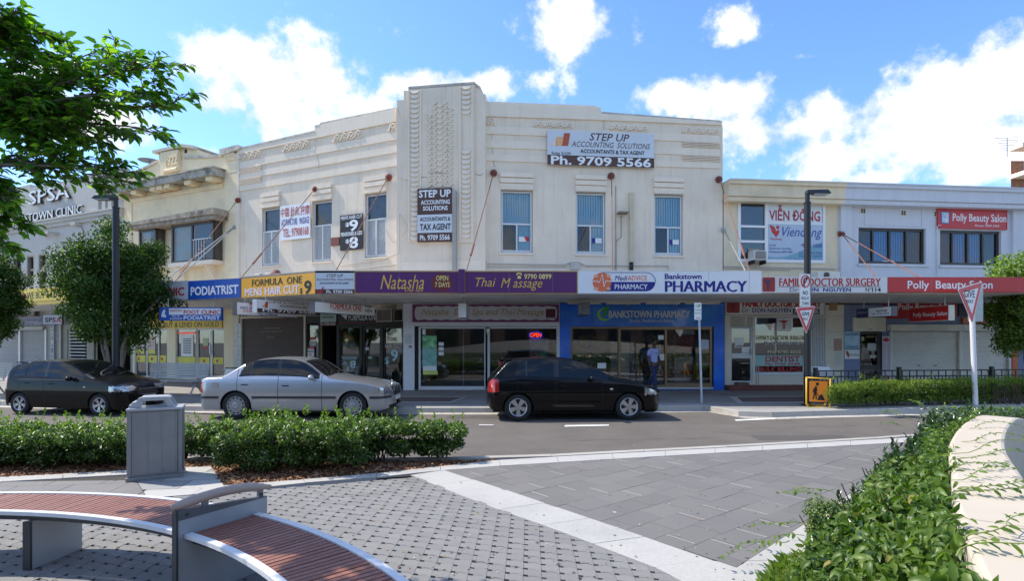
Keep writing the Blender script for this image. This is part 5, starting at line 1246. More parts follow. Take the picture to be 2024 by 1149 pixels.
sheet(S,1648,670,1664,694,pmat,y=-.002); sheet(S,1650,697,1664,722,M('torn_paper',(.66,.63,.54),.8,var=.1,vs=9),y=-.002); sheet(S,1639,597,1655,614,M('ply_patch',(.42,.26,.12),.7),y=-.01)
for yy in (625,655,686,716,742):       # block courses of the cream pier
    m = MB(); a, b, c, e = S.px(1635,yy,1667,yy+1,0); m.box(a,b,-.003,.0,c,c+.01); S.t.part('block_joint', m, M('joint_grey',(.36,.33,.27),.9))
s = board(GR, 'header_sign', 'white surgery header with shadowed red capitals under the awning', 'sign', 1433.5, 594, 1630, 623, M('white_sign_d',(.80,.77,.73),.5,var=.05), y=-.10, th=.1, edge=M('sign_edge_grey',(.5,.48,.45),.5))
shape(s,[(1436,597),(1438,595.5),(1460,595.5),(1462,597),(1462,617),(1460,619),(1438,619),(1436,617)],redsq); caduceus(s,1449,607,16,19,M('caduceus_red',(.2,.02,.03),.5,var=0))
tx(s,'FAMILY DOCTOR SURGERY',1468,596,1623,607.5,M('shadow_print',(.16,.05,.05),.5,var=0),.04); tx(s,'FAMILY DOCTOR SURGERY',1467,595,1622,606.5,M('bright_red_print',(.68,.07,.04),.45,var=0),.035,0,.005)
tx(s,'Dr:',1467,609.5,1482,618,blk); tx(s,'DON NGUYEN',1487,609.5,1563,618,navy,.02); patch(s,1567,610.5,1620,621.5,M('navy_pill',(.05,.05,.16),.5)); tx(s,'PH: 9790 8005',1571,612,1617,620,whb,.02,0,.004)
# --- salon, stair door and shutters
bw = M('slate_blue_wall',(.22,.26,.40),.75,var=.06,vs=2)
S = Shop(GR, 'salon_shopfront', 'slate blue salon frontage with closed cream roller shutters and a narrow glazed stair door', 1668.5, 2160, bw, ztop=3.15)
S.hole(1700,656,1744,None); S.hole(1764,655,1898,None); S.hole(1903,655,1996,None); S.wall(.15); S.room(1700,1746,3,dkwall)
S.box('door_panel_cream',1687,628,1751,655.5,-.08,-.0,M('cream_panel',(.80,.74,.58),.7)); S.text('115',1716,649,1724,654,-.082,M('grey_number',(.32,.34,.33),.6,var=0),.01); S.text('115',1746,658,1756,664.5,-.01,M('number_dark',(.05,.06,.08),.6,var=0),.01)
d_ = S.frame(1700,657,1744,768,.08,name='door',mat=dframe,wb=.15); S.box('door_rail',1702,722,1742,731,.03,.1,dframe,parent=d_); S.box('door_post',1734,657,1743,766,.02,.12,dframe,parent=d_)
sheet(S,1715,679,1735,694,M('door_paper',(.46,.52,.50),.6)); sheet(S,1719,702,1734,708,M('door_paper_b',(.5,.5,.42),.6)); S.text('TRAN TO LOAN',1712,664,1728,668,.06,M('door_gold',(.5,.42,.2),.5,var=0),.01)
sheet(S,1702,666,1708,674,M('note_green',(.4,.46,.3),.6)); sheet(S,1731,663,1735,676,M('note_violet',(.4,.36,.5),.6)); sheet(S,1701,700,1706,712,M('note_tan',(.4,.32,.18),.6))
s = board(GR,'wall_poster','pale blue poster on the slate wall left of the stair door','poster',1669.5,656.5,1699,689,M('poster_sky',(.38,.62,.74),.5,var=.2,vs=4,tint=(.7,.8,.84),ts=3,ta=.8),y=-.02,th=.02); tx(s,'BLUE PACIFIC',1671,658.5,1697.5,663.5,navy,.01); tx(s,'Tel 9708 Bankstown NSW',1672,684,1697,687,navy,0)
s = board(GR,'wall_poster','white agency poster with red emblem below the pale blue poster','poster',1670,692,1699,710,whb,y=-.02,th=.02); shape(s,[(1672,694),(1676,694.5),(1679,701),(1679,707),(1676,706),(1673,700)],redp); tx(s,'Viendong',1680,698.5,1698,706,M('teal_print',(.05,.3,.36),.5,var=0),0,.3)
s = board(GR,'price_list','tall white price list strip with red lines and a red arrow beside the stair door','price list',1744.5,665,1758.5,765,M('list_white',(.66,.62,.68),.5,var=.03),y=-.03,th=.02)
disc(s,1745.5,668,1757.5,676,redp); 
for k in range(11): yy = 680+k*5; tx(s,'Wax',1746,yy,1751,yy+2.6,redp); tx(s,'10',1754,yy,1757,yy+2.6,redp)
shape(s,[(1746,744),(1752,744),(1752,740),(1758,746.5),(1752,753),(1752,749),(1746,749)],redp)
S.box('shutter_box',1762,642,1904,654.5,-.22,.02,M('shutter_box_cream',(.80,.74,.62),.6)); S.box('shutter_box',1904.5,642,2030,654.5,-.22,.02,MATS['shutter_box_cream'])
shutter(S,1764,655,1898,768,.06,shutc); shutter(S,1903,655,1996,768,.06,shutc)
S.box('shutter_guide',1760,655,1765,768,-.03,.05,shutc); S.box('shutter_guide',1897,655,1903.5,768,-.03,.05,shutc); S.box('shutter_guide',1995,655,1999,768,-.03,.05,shutc)
for x in (1815,1848): S.box('shutter_handle',x,722,x+4,723.5,.03,.06,dk)
S.box('orange_panel',1903,628,1960,640,-.06,-.0,M('orange_panel',(.62,.13,.03),.5)); S.box('orange_pillar',2001,640,2012,768,-.03,0,MATS['orange_panel'])
s = board(GR,'header_sign','red salon header on the slate wall behind the hanging salon sign','sign',1748,591.5,1891.5,630,redbd,y=-.06,th=.05); tx(s,'Polly Beauty Salon',1775,600,1887,617,whb,.015); patch(s,1752,600,1771,622,M('pic_navy',(.04,.04,.16),.5,var=.4,vs=9))
S.box('dark_header',1895,598,1960,626,-.04,0,M('dark_header',(.03,.02,.05),.5))
# --- left wing ground floor
W2 = WL
S = Shop(W2, 'barber_shopfront', 'dark framed barber shopfront with painted prices on its glass', 604, 797, M('black_frontage',(.022,.018,.016),.6,var=.1), ztop=3.18)
S.hole(607,640,629,None); S.hole(634,645,665,None); S.hole(671,646,712,765); S.hole(716,646,752,None); S.hole(757,646,796,None); S.wall(.15); gw = M('lime_wall',(.40,.50,.10),.8,var=.1); S.room(668,797,4,gw,gw); 
S.room(605,631,1.2,dkwall); S.room(632,667,3.5,dk)
fd = M('brown_frame',(.05,.04,.032),.5)
S.frame(671,646,712,765,.05,mat=fd); S.frame(716,647,752,768,.07,mat=fd,name='door',wb=.2); S.frame(757,647,796,768,.05,mat=fd); S.box('door_post_yellow',633.5,645,635.5,760,.0,.05,M('ochre_post',(.35,.25,.10),.6))
fr_ = S.frame(607,642,629,755,.04,mat=fd)
tealp = M('window_teal',(.45,.68,.72),.5,var=0); pinkp = M('window_pink',(.78,.66,.62),.5,var=0)
S.text('Pensioner',672,702,707,711.5,.06,tealp,.01); S.text('Kids',672,713,685.5,722,.06,tealp,.01); S.text('8',692,713,704,728,.06,tealp,.05); S.text('$',685,725,691,735,.06,tealp,.02)
S.text('MENS',765,667,784,675.5,.06,pinkp,.02); S.text('HAIR CUT',757.5,680,795,688.5,.06,pinkp,.02); S.text('9',772.5,691,787.5,715,.06,tealp,.06); S.text('$',760.5,706,769,722,.06,tealp,.02); S.text('ONE',676,678,703,684,.06,M('dim_teal',(.10,.24,.26),.5,var=0),.01)
m = MB(); P = lambda x, y: (W2.hit(x,y)[0], .065, W2.hit(x,y)[1]); m.tube([P(680,662),P(694,676)],.018,5); m.tube([P(682,669),P(696,670)],.018,5)
for c_ in ((679,661),(680,668)): q = P(*c_); m.tube([(q[0]+.06*cos(a),.065,q[2]+.06*sin(a)) for a in [2*pi*k/10 for k in range(11)]],.012,5)
S.t.part('scissors_decal', m, M('decal_gold',(.45,.24,.06),.5))
for (x0,y0,x1,y1,c) in ((671,648,676,654,(.7,.7,.7)),(716.5,652,722,657,(.6,.05,.04)),(724,651.5,728,657,(.3,.6,.55)),(717,660,720,672,(.5,.62,.62)),(742,651,750,656,(.6,.6,.6)),(718,687,729,692.5,(.65,.65,.62)),(717,693,722,697,(.5,.5,.55)),(793,650,795.5,668,(.5,.6,.65)),(728,706,735,709,(.6,.75,.75))):
    sheet(S,x0,y0,x1,y1,M('note_%d_%d'%(x0,y0),c,.6,var=.05))
s = board(W2,'window_sign','small neon coloured sign over the massage price board in the narrow glass','sign',612,667,623,672,M('sign_red_lit',(.5,.03,.05),.5),y=.06,th=.01)
sheet(S,608.5,674,625,684,M('poster_grey',(.45,.50,.48),.5,var=.2,vs=20)); s = board(W2,'window_sign','small white massage notice with red figures in the narrow glass beside the dark door','sign',606,686,620.5,706,whb,y=.02,th=.01); tx(s,'MASSAGE',607,693,620,697,navy,.01); tx(s,'70',611,699,616,704,redp,0); patch(s,606,686,620.5,690,redp)
sheet(S,609,706,623,712,MATS['poster_grey'])
s = board(W2,'wall_sign','pale teal accountants panel above the dark stair doorway','sign',633,614,664,637,M('teal_board',(.42,.56,.52),.5),y=-.04,th=.04); tx(s,'ACCOUNTING SOLUTIONS',634,619,663,622.5,M('teal_ink',(.1,.2,.2),.5,var=0)); tx(s,'ACCOUNTANTS & TAX AGENT',637,626,660,629,blk); patch(s,633,637,664,644,brown); tx(s,'Ph. 9709 5566',634,638.5,663,643,whb,.005,0,.004)
s = board(W2,'header_sign','black barber header with white capitals and red underline','sign',669,612,796,641,blk,y=-.05,th=.05); tx(s,'FORMULA ONE',689,620,746,634,whb,.01); stroke(s,[(672,638),(748,638)],.01,redp); shape(s,[(673,618),(680,617),(683,622),(687,620),(684,633),(680,628),(675,624)],whb)
sh_ = M('silver_ac',(.34,.33,.30),.5)
t = Thing('air_conditioner','old brown window air conditioner jutting out above the barber door','air conditioner',W2,(W2.u(765,.5),-.5,W2.z(765,637,.5)))
a, b = W2.u(745,.55), W2.u(775,.55); c, e = W2.z(760,636,.55), W2.z(760,611.5,.55)
t.part('casing', MB().box(a,b,-.55,-.05,c,e), M('ac_brown',(.16,.13,.10),.6,var=.2)); m = MB(); framebox(m,a-.01,b+.01,c-.01,e+.01,-.58,-.551,.035); t.part('grille_frame', m, M('ac_beige',(.42,.39,.32),.5)); 
m = MB(); framebox(m,b+.02,b+.42,c,e,-.5,-.47,.03); t.part('support_frame', m, sh_)
# tiled pier between barber and spa
S = Shop(W2, 'shutter_shopfront', 'closed dark brown roller shutter shopfront beside grey tiled piers', 462.5, 603.5, M('cream_lintel',(.78,.72,.56),.7), ztop=3.18)
S.hole(478,627,600,None); S.wall(.15); shutter(S,478,627,600,755,.05,shut); 
S.text('BUSINESS HOURS',521,647,553,650.5,.03,M('shutter_print',(.30,.29,.28),.6,var=0)); S.text('MON - FRI 9.30AM - 7PM',515,654,558,658,.03,MATS['shutter_print']); S.text('9790 8168',527,665,542,669,.03,MATS['shutter_print']); 
a, b = W2.u(463), W2.u(478); n = 0
for i in range(2):
    for k in range(15): m = MB(); x = a+(b-a)*i/2; m.box(x+.005, x+(b-a)/2-.005, -.02, .0, GZ+.01+k*.2, GZ+.2+k*.2); S.t.part('tile', m, tileg)
s = board(W2,'header_sign','cream board with dark blue figures over the brown shutter','sign',470,617,560,629.5,M('cream_board',(.66,.60,.46),.6),y=-.04,th=.04); tx(s,'109',474,618,491,627,navy,.03); tx(s,'TEL',516,618,530,627,navy,.03)
S = Shop(W2, 'gold_shop_front', 'cream pawn shop frontage with white doors and a yellow band across its glass', 262, 462, M('shop_cream',(.88,.77,.52),.8,var=.04), ztop=3.18)
S.hole(266,650,330,None); S.hole(347,650,387,748); S.hole(388,650,443,None); S.wall(.2); S.room(264,462,4,M('gold_shop_wall',(.30,.29,.25),.7))
for (x0,x1) in ((266,289),(288.5,312),(311.5,330)): S.frame(x0,650,x1,746,.05,name='window_frame')
S.frame(347,650,387,748,.05); S.frame(388,650,416.5,748,.07,name='door',wb=.1); S.frame(416,650,443,748,.07,name='door',wb=.1)
bandm = M('yellow_film',(.66,.62,.05),.5)
for (x0,x1,y0,y1) in ((267.5,287.5,703,716),(290,310.5,703,717),(313,328.5,703,717),(348.5,385.5,706,719),(391,414,707,720),(418.5,441,707,720)): sheet(S,x0,y0,x1,y1,bandm,name='yellow_band')
for (x0,x1) in ((268,285),(292,307)): sheet(S,x0,668,x1,700,M('poster_figure',(.55,.48,.42),.5,var=.5,vs=8,tint=(.6,.3,.2),ts=5,ta=.8)); sheet(S,x0,692,x1,699,bandm,y=.064)
pl = S.box('price_board',358,662,382,705,.06,.065,paper)
for k in range(9): yy = 670+k*3.4; S.box('price_row',362,yy,378,yy+1.6,.055,.0598,M('row_black',(.06,.06,.06),.6))
S.box('led_strip',352,657,385,660.5,.05,.06,EMIT('led_red',(.7,.05,.03),.25)); sheet(S,401,669,411,684,M('small_poster',(.45,.5,.3),.5,var=.3,vs=20)); sheet(S,402,684,410,690,redp)
for x in (274,300,320,403,429): S.box('band_emblem',x-2,707 if x < 330 else 711,x+2,713 if x < 330 else 717,.06,.0655,redp)
S.box('door_handle',413.5,682,415.5,700,-.0,.04,galv)
s = board(W2,'header_sign','yellow gold buyer header with black capitals behind the hanging clinic sign','sign',296,606,438,649,yel,y=-.06,th=.05); tx(s,'WE BUY & LEND ON GOLD',306,637,433,647,blk,.015); tx(s,'CASHED CHEQUES',330,608.5,432,615,blk,.01)
# far left: clothing shop with grey shutters, louvred gate, posts
S = Shop(W2, 'closed_clothing_shop', 'dim recessed frontage with grey roller shutters and a louvred gate at the far left', -150, 261.5, M('old_olive_wall',(.34,.32,.26),.8,var=.1), ztop=zyb+.1)
S.hole(-60,650,36,None); S.hole(38,650,90,None); S.hole(133,650,172,None); S.hole(185,650,258,None); S.wall(.15); S.room(100,260,4,dkwall)
shutter(S,38,650,90,745,.05,shutg); shutter(S,-60,650,36,745,.05,shutg); S.box('shutter_box',30,646,84,653,-.15,.0,M('box_grey',(.40,.39,.36),.6)); S.box('shutter_guide',36,650,39.5,745,-.05,.05,alu); S.box('shutter_guide',88,650,91,745,-.05,.05,alu)
lg = S.frame(134,646,171,735,.05,name='louvre_gate',pane=False)
for k in range(13): S.box('louvre',136,650+k*6.5,169,652.6+k*6.5,.05,.1,M('louvre_grey',(.42,.42,.42),.5),parent=lg)
S.box('grey_post',100,628,106,740,-.1,.0,M('post_paint',(.42,.46,.48),.5)); S.box('grey_post',116,628,120,740,-.1,.0,M('post_grey',(.34,.34,.33),.5)); S.box('red_strip',111,648,115,740,.1,.14,M('strip_red',(.2,.03,.02),.6)); S.box('white_notice',111,658,117,672,-.0,.0+.01,paper)
for k, ch in enumerate('FOOT GIVE CLINIC'.split()): S.t.text(ch, 101, 645+k*24, 105, 648+k*24, -.102, navy)
for k, ch in enumerate('FOOT GIVE CL'):
    if ch != ' ': S.t.text(ch, 101.3, 643+k*7.5, 104.6, 648+k*7.5, -.103, M('post_print',(.04,.07,.28),.5,var=0), .02)
for x in (190,205,222,240): S.box('dark_mullion',x,650,x+2.5,745,.03,.1,dframe)
s = board(W2,'header_sign','faded lilac clothing shop header above the grey shutter','sign',-20,627,84,644,M('lilac_sign',(.20,.20,.30),.5,var=.05),y=-.06,th=.05); tx(s,'Fashion Clothing',-14,630,82,638,navy,.01); tx(s,'9793 6914',22,639,66,643.5,navy,.01)
s = board(W2,'header_sign','dark header with small grey letters behind the grey hanging sign','sign',98,622,170,642,M('charcoal_sign',(.03,.03,.03),.5),y=-.06,th=.05); tx(s,'SPORT PSA',124,630,168,636,M('grey_letters',(.14,.14,.15),.5,var=0),.01)

# ---- signs hanging below the awnings
def hang(label, fr, pxf, Df, pxb, ytf, ybf, mat, th=.16, end=None, hangers=True):
    """box sign hung square to a shopfront; pxf/Df its street end, pxb its wall end"""
    v = Vector((-fr.n.x, -fr.n.y)); Pf = Vector(((pxf-CX)/F*Df, Df)); t_ = (pxb-CX)/F
    s_ = (Pf.x - t_*Pf.y)/(t_*v.y - v.x); Pb = Pf + v*s_
    l, r = (Pf, Pb) if pxf < pxb else (Pb, Pf)
    f = Frame.pts(l, r); z1 = H+(HY-ytf)*Df/F; z0 = H+(HY-ybf)*Df/F; L = (r-l).length
    t = Thing('hanging_sign', label, 'sign', f, (L/2, th/2, z0), 'signs hung under the awnings'); t.y = 0; t.L = L; t.z0 = z0; t.z1 = z1
    m = MB(); m.box(0,L,0,th,z0,z1); t.part('light_box', m, mat)
    ea, eb = (-.012, 0) if pxf < pxb else (L, L+.012); m = MB(); m.box(ea,eb,-.01,th+.01,z0-.01,z1+.01); t.part('end_cap', m, end or M('end_dark',(.08,.08,.09),.5))
    m = MB(); m.box(0,L,-.006,th+.006,z1,z1+.012); m.box(0,L,-.006,th+.006,z0-.012,z0); t.part('casing_rim', m, end or MATS['end_dark'])
    if hangers:
        for q in (.15,.85): m = MB(); m.cyl((L*q,th/2,z1),(L*q,th/2,zb+.02),.012,n=6); t.part('hanger', m, galv)
    return t
s = hang('grey acupuncture hanging sign, leftmost of the three over the brown shutter', WL, 468, 16.3, 588, 597.5, 622, M('hang_white',(.74,.74,.76),.5,var=.04))
s.text('XIAO XIANG',474,607,512,612,-.002,navy,.01); s.text('ACUPUNCTURE',480,613.5,510,617,-.002,redp,.01); s.text('TEL: 97908168',510,620,548,624.5,-.002,navy,.01); s.text('養',492,599,501,606.5,-.002,redp,.01)
s = hang('white and brown accountants hanging sign, middle of the three over the brown shutter', WL, 508, 15.9, 632, 592.5, 617.5, M('hang_white_b',(.78,.76,.76),.5,var=.04), end=M('end_pale',(.55,.58,.58),.5))
a = s.L; m = MB(); m.box(0.0,a,-.006,-.001,s.z0,s.z0+(s.z1-s.z0)*.33); s.part('brown_band', m, brown)
s.text('STEP UP ACCOUNTING SOLUTIONS',531,598,640,603.5,-.002,brown,0,.3); s.text('ACCOUNTANTS & TAX AGENT',553,605,609,609,-.002,blk,.01); s.text('Ph. 9709 5566',519,611.5,624,619,-.008,whb,.04)
shape(s,[(517,607),(524,600),(524,608)],MATS['sandy']); shape(s,[(525,596),(530,596.5),(529,609),(523.5,609)],MATS['brick_red'])
s = hang('white barber hanging sign with red capitals, nearest the barber door', WL, 622, 15.6, 741, 596.5, 617, M('hang_white_c',(.80,.77,.72),.5,var=.04))
s.text('FORMULA ONE',653,601,715,613.5,-.002,redp,.03); s.text('HAIR',722,604,735,608.5,-.002,blk,.01); s.text('for',727,609.5,731,611.5,-.002,blk); s.text('MEN',722,612.5,735,617.5,-.002,blk,.01); s.text('no appointment necessary',658,614.5,712,617,-.002,redp)
s = Thing('hanging_sign','small white box sign hung end on before the spa header','sign',GF,(GF.u(918,2.2),-2.2,GF.z(918,630,2.2)))
m = MB(); a = GF.u(906,2.4); m.box(a,a+.24,-2.4,-1.2,GF.z(912,628,2.4),GF.z(912,600,2.4)); s.part('light_box', m, M('hang_grey',(.50,.50,.52),.5)); m = MB(); m.box(a,a+.24,-2.42,-2.401,GF.z(912,628,2.4),GF.z(912,600,2.4)); s.part('end_cap', m, whb)
for yy in (-2.2,-1.4): m = MB(); m.cyl((a+.12,yy,GF.z(912,600,2.4)),(a+.12,yy,zb+.02),.012,n=6); s.part('hanger', m, galv)
s = Thing('hanging_sign','grey box sign hung end on at the left of the pharmacy front','sign',GF,(GF.u(1152,2.2),-2.2,GF.z(1152,630,2.2)))
m = MB(); a = GF.u(1151,2.2); z0_, z1_ = GF.z(1152,622,2.2), GF.z(1152,597,2.2); m.box(a,a+.24,-2.2,-1.0,z0_,z1_); s.part('light_box', m, M('hang_slate',(.16,.17,.19),.5))
m = MB(); m.box(a-.01,a-.001,-2.0,-1.2,z0_+.06,z1_-.06); s.part('face_panel', m, M('face_pale',(.42,.42,.46),.5,var=.4,vs=7)); 
for yy in (-2.0,-1.2): m = MB(); m.cyl((a+.12,yy,z1_),(a+.12,yy,zb+.02),.012,n=6); s.part('hanger', m, galv)
s = hang('slim navy and white hanging sign over the stair door', GR, 1762, 15.9, 1693, 606, 624, whb, end=M('end_slate',(.10,.11,.13),.5))
m = MB(); m.box(0,s.L*.36,-.006,-.001,s.z0,s.z1); s.part('navy_panel', m, M('navy_panel',(.035,.035,.10),.5)); s.text('TRẦN TỐ LOAN',1731,611.5,1753,616.5,-.002,blk,.01); s.text('Ph: 9790 2928',1725,619,1757,622,-.002,navy); s.text('BARRISTERS & TRAN',1695,616,1717,620,-.008,M('dim_white',(.3,.3,.4),.5,var=0))
s = hang('red hanging salon sign with a pale end, before the red header', GR, 1875, 15.9, 1797, 604, 633, redbd, end=M('end_light',(.55,.62,.55),.5))
s.text('Polly Beauty Salon',1805,617,1872,628,-.002,M('pinkish_white',(.72,.66,.66),.4,var=0),.01)
FO = Frame((0,17.6),0)
s = board(FO,'hanging_sign','blue and white clinic sign with red capitals hung below the podiatrist awning','sign',315,608,437.5,634,bluebd,y=0,th=.12)
patch(s,334,610,436,622.5,whb); tx(s,'FOOT CLINIC',363,613,435,621.5,redp,.03,0,.004); tx(s,'BANKSTOWN',337,612,360,616.5,redp,.01,0,.004); tx(s,'PODIATRIST',363,624.5,435,632.5,whb,.03); tx(s,'PAUL LEE',340,623.5,355,626.5,whb,.01); tx(s,'& ASSOCIATES',336,628.5,360,632,whb,.01); shape(s,[(319,622),(322,614),(325,612),(327,615),(325,621),(329,625),(327,628),(319,627)],whb)
for x in (330,420): m = MB(); u_ = FO.u(x); m.cyl((u_,.06,FO.z(x,608)),(u_,.06,zb+.02),.012,n=6); s.part('hanger', m, galv)
FP = Frame((0,FY.world(FY.u(104),0,0).y + .8),0)
s = board(FP,'hanging_sign','square grey hanging sign with black and red capitals under the far yellow awning','sign',83.5,622,123,642,M('spsa_white',(.42,.42,.43),.5),y=0,th=.15,edge=M('end_dark2',(.06,.06,.06),.5)); tx(s,'SPS',89,628,110,637.5,blk,.03); tx(s,'A',110.5,628,121,637.5,redp,.03)
m = MB(); u_ = FP.u(99); m.cyl((u_,.07,FP.z(99,622)),(u_,.07,zyb-.1),.02,n=6); s.part('hanger', m, galv)
# spot lamps over the pharmacy header
for x in (1239,1337):
    t = Thing('spot_lamp','small dark spot lamp under the awning over the pharmacy header, %s' % ('left one' if x < 1300 else 'right one'),'spot lamp',GF,(GF.u(x,.7),-.7,GF.z(x,598,.7)),'pharmacy spot lamps')
    m = MB(); u_, z_ = GF.hit(x,596,.7); m.tube([(u_-.13,-.7,zb-.0),(u_,-.7,zb-.05),(u_,-.7,z_+.02)],.012,5); t.part('arm', m, dk); m = MB(); m.cyl((u_,-.7,z_+.04),(u_+.02,-.64,z_-.10),.05,.075,n=12); t.part('lamp_head', m, M('lamp_dark',(.10,.09,.08),.4))
    m = MB(); m.ball((u_+.022,-.63,z_-.11),(.06,.06,.03),10,6); t.part('bulb', m, M('bulb',(.7,.7,.6),.3))
for (x0,x1,y,fr) in ((1200,1260,593.5,GF),(1300,1390,593.5,GF),(1120,1195,594,GF)):
    pass
m = MB(); a, b = GF.u(1115,1.2), GF.u(1425,1.2); m.box(a,b,-1.25,-1.18,zb-.07,zb+.0); 
for i in range(4): x = a+(b-a)*i/4; m.box(x+.1,x+1.2,-1.3,-1.14,zb-.13,zb-.071)
single('tube_light_row','row of unlit white tube lights under the awning before the pharmacy','light fitting',m,M('fitting_white',(.6,.58,.52),.5),GF,((a+b)/2,-1.2,zb-.13),kind='stuff')

# ================================================================== STREET FURNITURE
polem = M('pole_black', (.012,.013,.016), .45, var=.1, vs=3)
def lamp(label, px, D, ytop, dirx):
    X = (px-CX)/F*D; zt_ = H+(HY-ytop)/F*D; t = Thing('street_lamp', label, 'street lamp', WORLD, (X, D, .14), 'black street lamps')
    m = MB(); m.cyl((X,D,.14),(X,D,zt_-.28),.088,.082,n=18); m.cyl((X,D,zt_-.28),(X,D,zt_-.26),.095,n=18); m.cyl((X,D,.14),(X,D,.17),.15,n=18); t.part('pole', m, polem, smooth=False)
    m = MB(); m.cyl((X,D,zt_-.26),(X,D,zt_),.058,n=14); t.part('neck', m, polem)
    s = dirx; m = MB(); z = zt_-.02
    pts = lambda w, zz, x0, x1, w2: [(X+s*x0,D-w,zz),(X+s*x1,D-w2,zz-.0),(X+s*x1,D+w2,zz-.0),(X+s*x0,D+w,zz)]
    a = pts(.07,z-.02,-.05,.58,.14); b = pts(.06,z+.09,-.03,.50,.10)
    m.add(a+b, [(0,1,2,3),(7,6,5,4),(0,4,5,1),(1,5,6,2),(2,6,7,3),(3,7,4,0)]); t.part('lamp_head', m, M('lamp_green_black',(.02,.03,.035),.4,var=.1), bevel=.015)
    m = MB(); m.box(X+s*.14,X+s*.52,D-.10,D+.10,z-.045,z-.021); t.part('lens', m, M('lamp_lens',(.35,.36,.36),.3))
    return t, X, zt_
lt, lx, lz = lamp('black street lamp in front of the round tree, with two pigeons on its arm', 229, 15.1, 391, -1)
rt, rx, rz = lamp('black street lamp carrying the no right turn and give way signs', 1596, 14.85, 381, 1)
def pigeon(x, y, z, a, label):
    t = Thing('pigeon', label, 'bird', WORLD, (x, y, z), 'pigeons on the street lamp'); ca, sa = cos(a), sin(a)
    R = lambda u, v, w: (x+u*ca-v*sa, y+u*sa+v*ca, z+w)
    m = MB(); prof = [(-.17,.075,.010),(-.12,.085,.030),(-.05,.10,.055),(.02,.115,.066),(.07,.14,.055),(.10,.175,.036),(.125,.205,.030),(.15,.205,.024),(.168,.198,.008)]
    rings = []
    for (u, w, r) in prof: rings.append([R(u, r*cos(2*pi*k/10), w+r*sin(2*pi*k/10)) for k in range(10)])
    vs = [p for rg in rings for p in rg]; fs = [(i*10+k, i*10+(k+1)%10, (i+1)*10+(k+1)%10, (i+1)*10+k) for i in range(len(prof)-1) for k in range(10)]
    fs += [tuple(range(9,-1,-1)), tuple(range((len(prof)-1)*10, len(prof)*10))]; m.add(vs, fs); t.part('body', m, M('pigeon_grey',(.06,.055,.06),.6,var=.3,vs=20), smooth=True)
    m = MB(); m.add([R(-.12,-.03,.085),R(-.12,.03,.085),R(-.27,.045,.05),R(-.27,-.045,.05)],[(0,1,2,3)]); t.part('tail', m, M('pigeon_tail',(.03,.03,.035),.6))
    m = MB(); m.cyl(R(.165,0,.198),R(.195,0,.19),.008,.002,n=5); t.part('beak', m, dk)
    m = MB(); m.cyl(R(0,-.02,.0),R(0,-.02,.06),.006,n=5); m.cyl(R(0,.02,.0),R(0,.02,.06),.006,n=5); t.part('legs', m, M('pigeon_leg',(.3,.08,.06),.6), kind='stuff')
pigeon(lx-.42, 15.1, lz+.07, 2.3, 'ruffled pigeon at the outer end of the left street lamp'); pigeon(lx-.20, 15.1, lz+.07, .4, 'smoother pigeon nearer the pole on the left street lamp')
# traffic signs
signw = M('sign_white', (.82,.82,.80), .4, var=.02); signr = M('sign_red', (.62,.02,.03), .4, var=.02)
def tri_sign(t, fr, P, y, tw=1):
    """P: three pixel corners (left top, right top, bottom) on the frame"""
    d = -y; Q = [Vector(fr.hit(x, yy, d)) for x, yy in P]; c = sum(Q, Vector((0,0)))/3
    def inner(s): return [tuple(c+(q-c)*s) for q in Q]
    def rounded(s, r=.12):
        R = []; q = inner(s)
        for i in range(3):
            a, b, e = Vector(q[i-1]), Vector(q[i]), Vector(q[(i+1)%3])
            for k in range(5):
                tt = k/4; p1 = b+(a-b)*r; p2 = b+(e-b)*r; R.append(tuple(p1*(1-tt)**2 + b*2*tt*(1-tt) + p2*tt*tt))
        return R
    m = MB(); m.prism_y(rounded(1.0,.07), y-.004, y); t.part('sign_plate', m, signw)
    m = MB(); m.prism_y(rounded(.94,.06), y-.008, y-.0045); t.part('red_border', m, signr)
    m = MB(); m.prism_y(rounded(.60,.02), y-.012, y-.0085); t.part('white_field', m, signw)
    return Q, c
FR1 = Frame.pts(((1583-CX)/F*14.2,14.15), ((1605-CX)/F*14.2,14.30))
t = Thing('no_turn_sign','upright white no right turn sign clamped to the black lamp pole','traffic sign',FR1,(FR1.u(1592),0,FR1.z(1592,607))); t.y = 0
a,b,c,e = FR1.u(1581.5),FR1.u(1602),FR1.z(1592,607),FR1.z(1592,541)
m = MB(); m.box(a,b,0,.006,c,e); t.part('sign_plate', m, signw); m = MB(); framebox(m,a+.008,b-.008,c+.008,e-.008,-.002,.0,.006); t.part('border_line', m, blk)
pts = [(1591.8+8*cos(q),556.5+11.5*sin(q)) for q in [2*pi*k/24 for k in range(25)]]; stroke(t,pts,.018,signr,'red_ring',dy=.006)
stroke(t,[(1589,567),(1589,553),(1591,550.5),(1594,550.5)],.022,blk,'arrow',dy=.004); shape(t,[(1594,547.5),(1597.5,550.8),(1594,554)],blk,'arrow_head'); stroke(t,[(1586,566),(1597.5,547.5)],.016,signr,'red_slash',dy=.02)
t.text('NO',1587,575,1597,583.5,-.001,blk,.01); t.text('RIGHT',1584.5,587,1599,593,-.001,blk,0); t.text('TURN',1585,597,1598.5,603,-.001,blk,0)
t = Thing('give_way_sign','smaller red and white give way triangle on the black lamp pole','traffic sign',FR1,(FR1.u(1592),-.02,FR1.z(1592,659))); Q, c = tri_sign(t, FR1, [(1572,608.5),(1611.5,605),(1593.5,661)], -.03)
t.text('GIVE',1585,617,1600,625,-.043,blk,.015); t.text('WAY',1587,628,1597.5,634,-.043,M('worn_black',(.12,.12,.12),.5,var=0),.0)
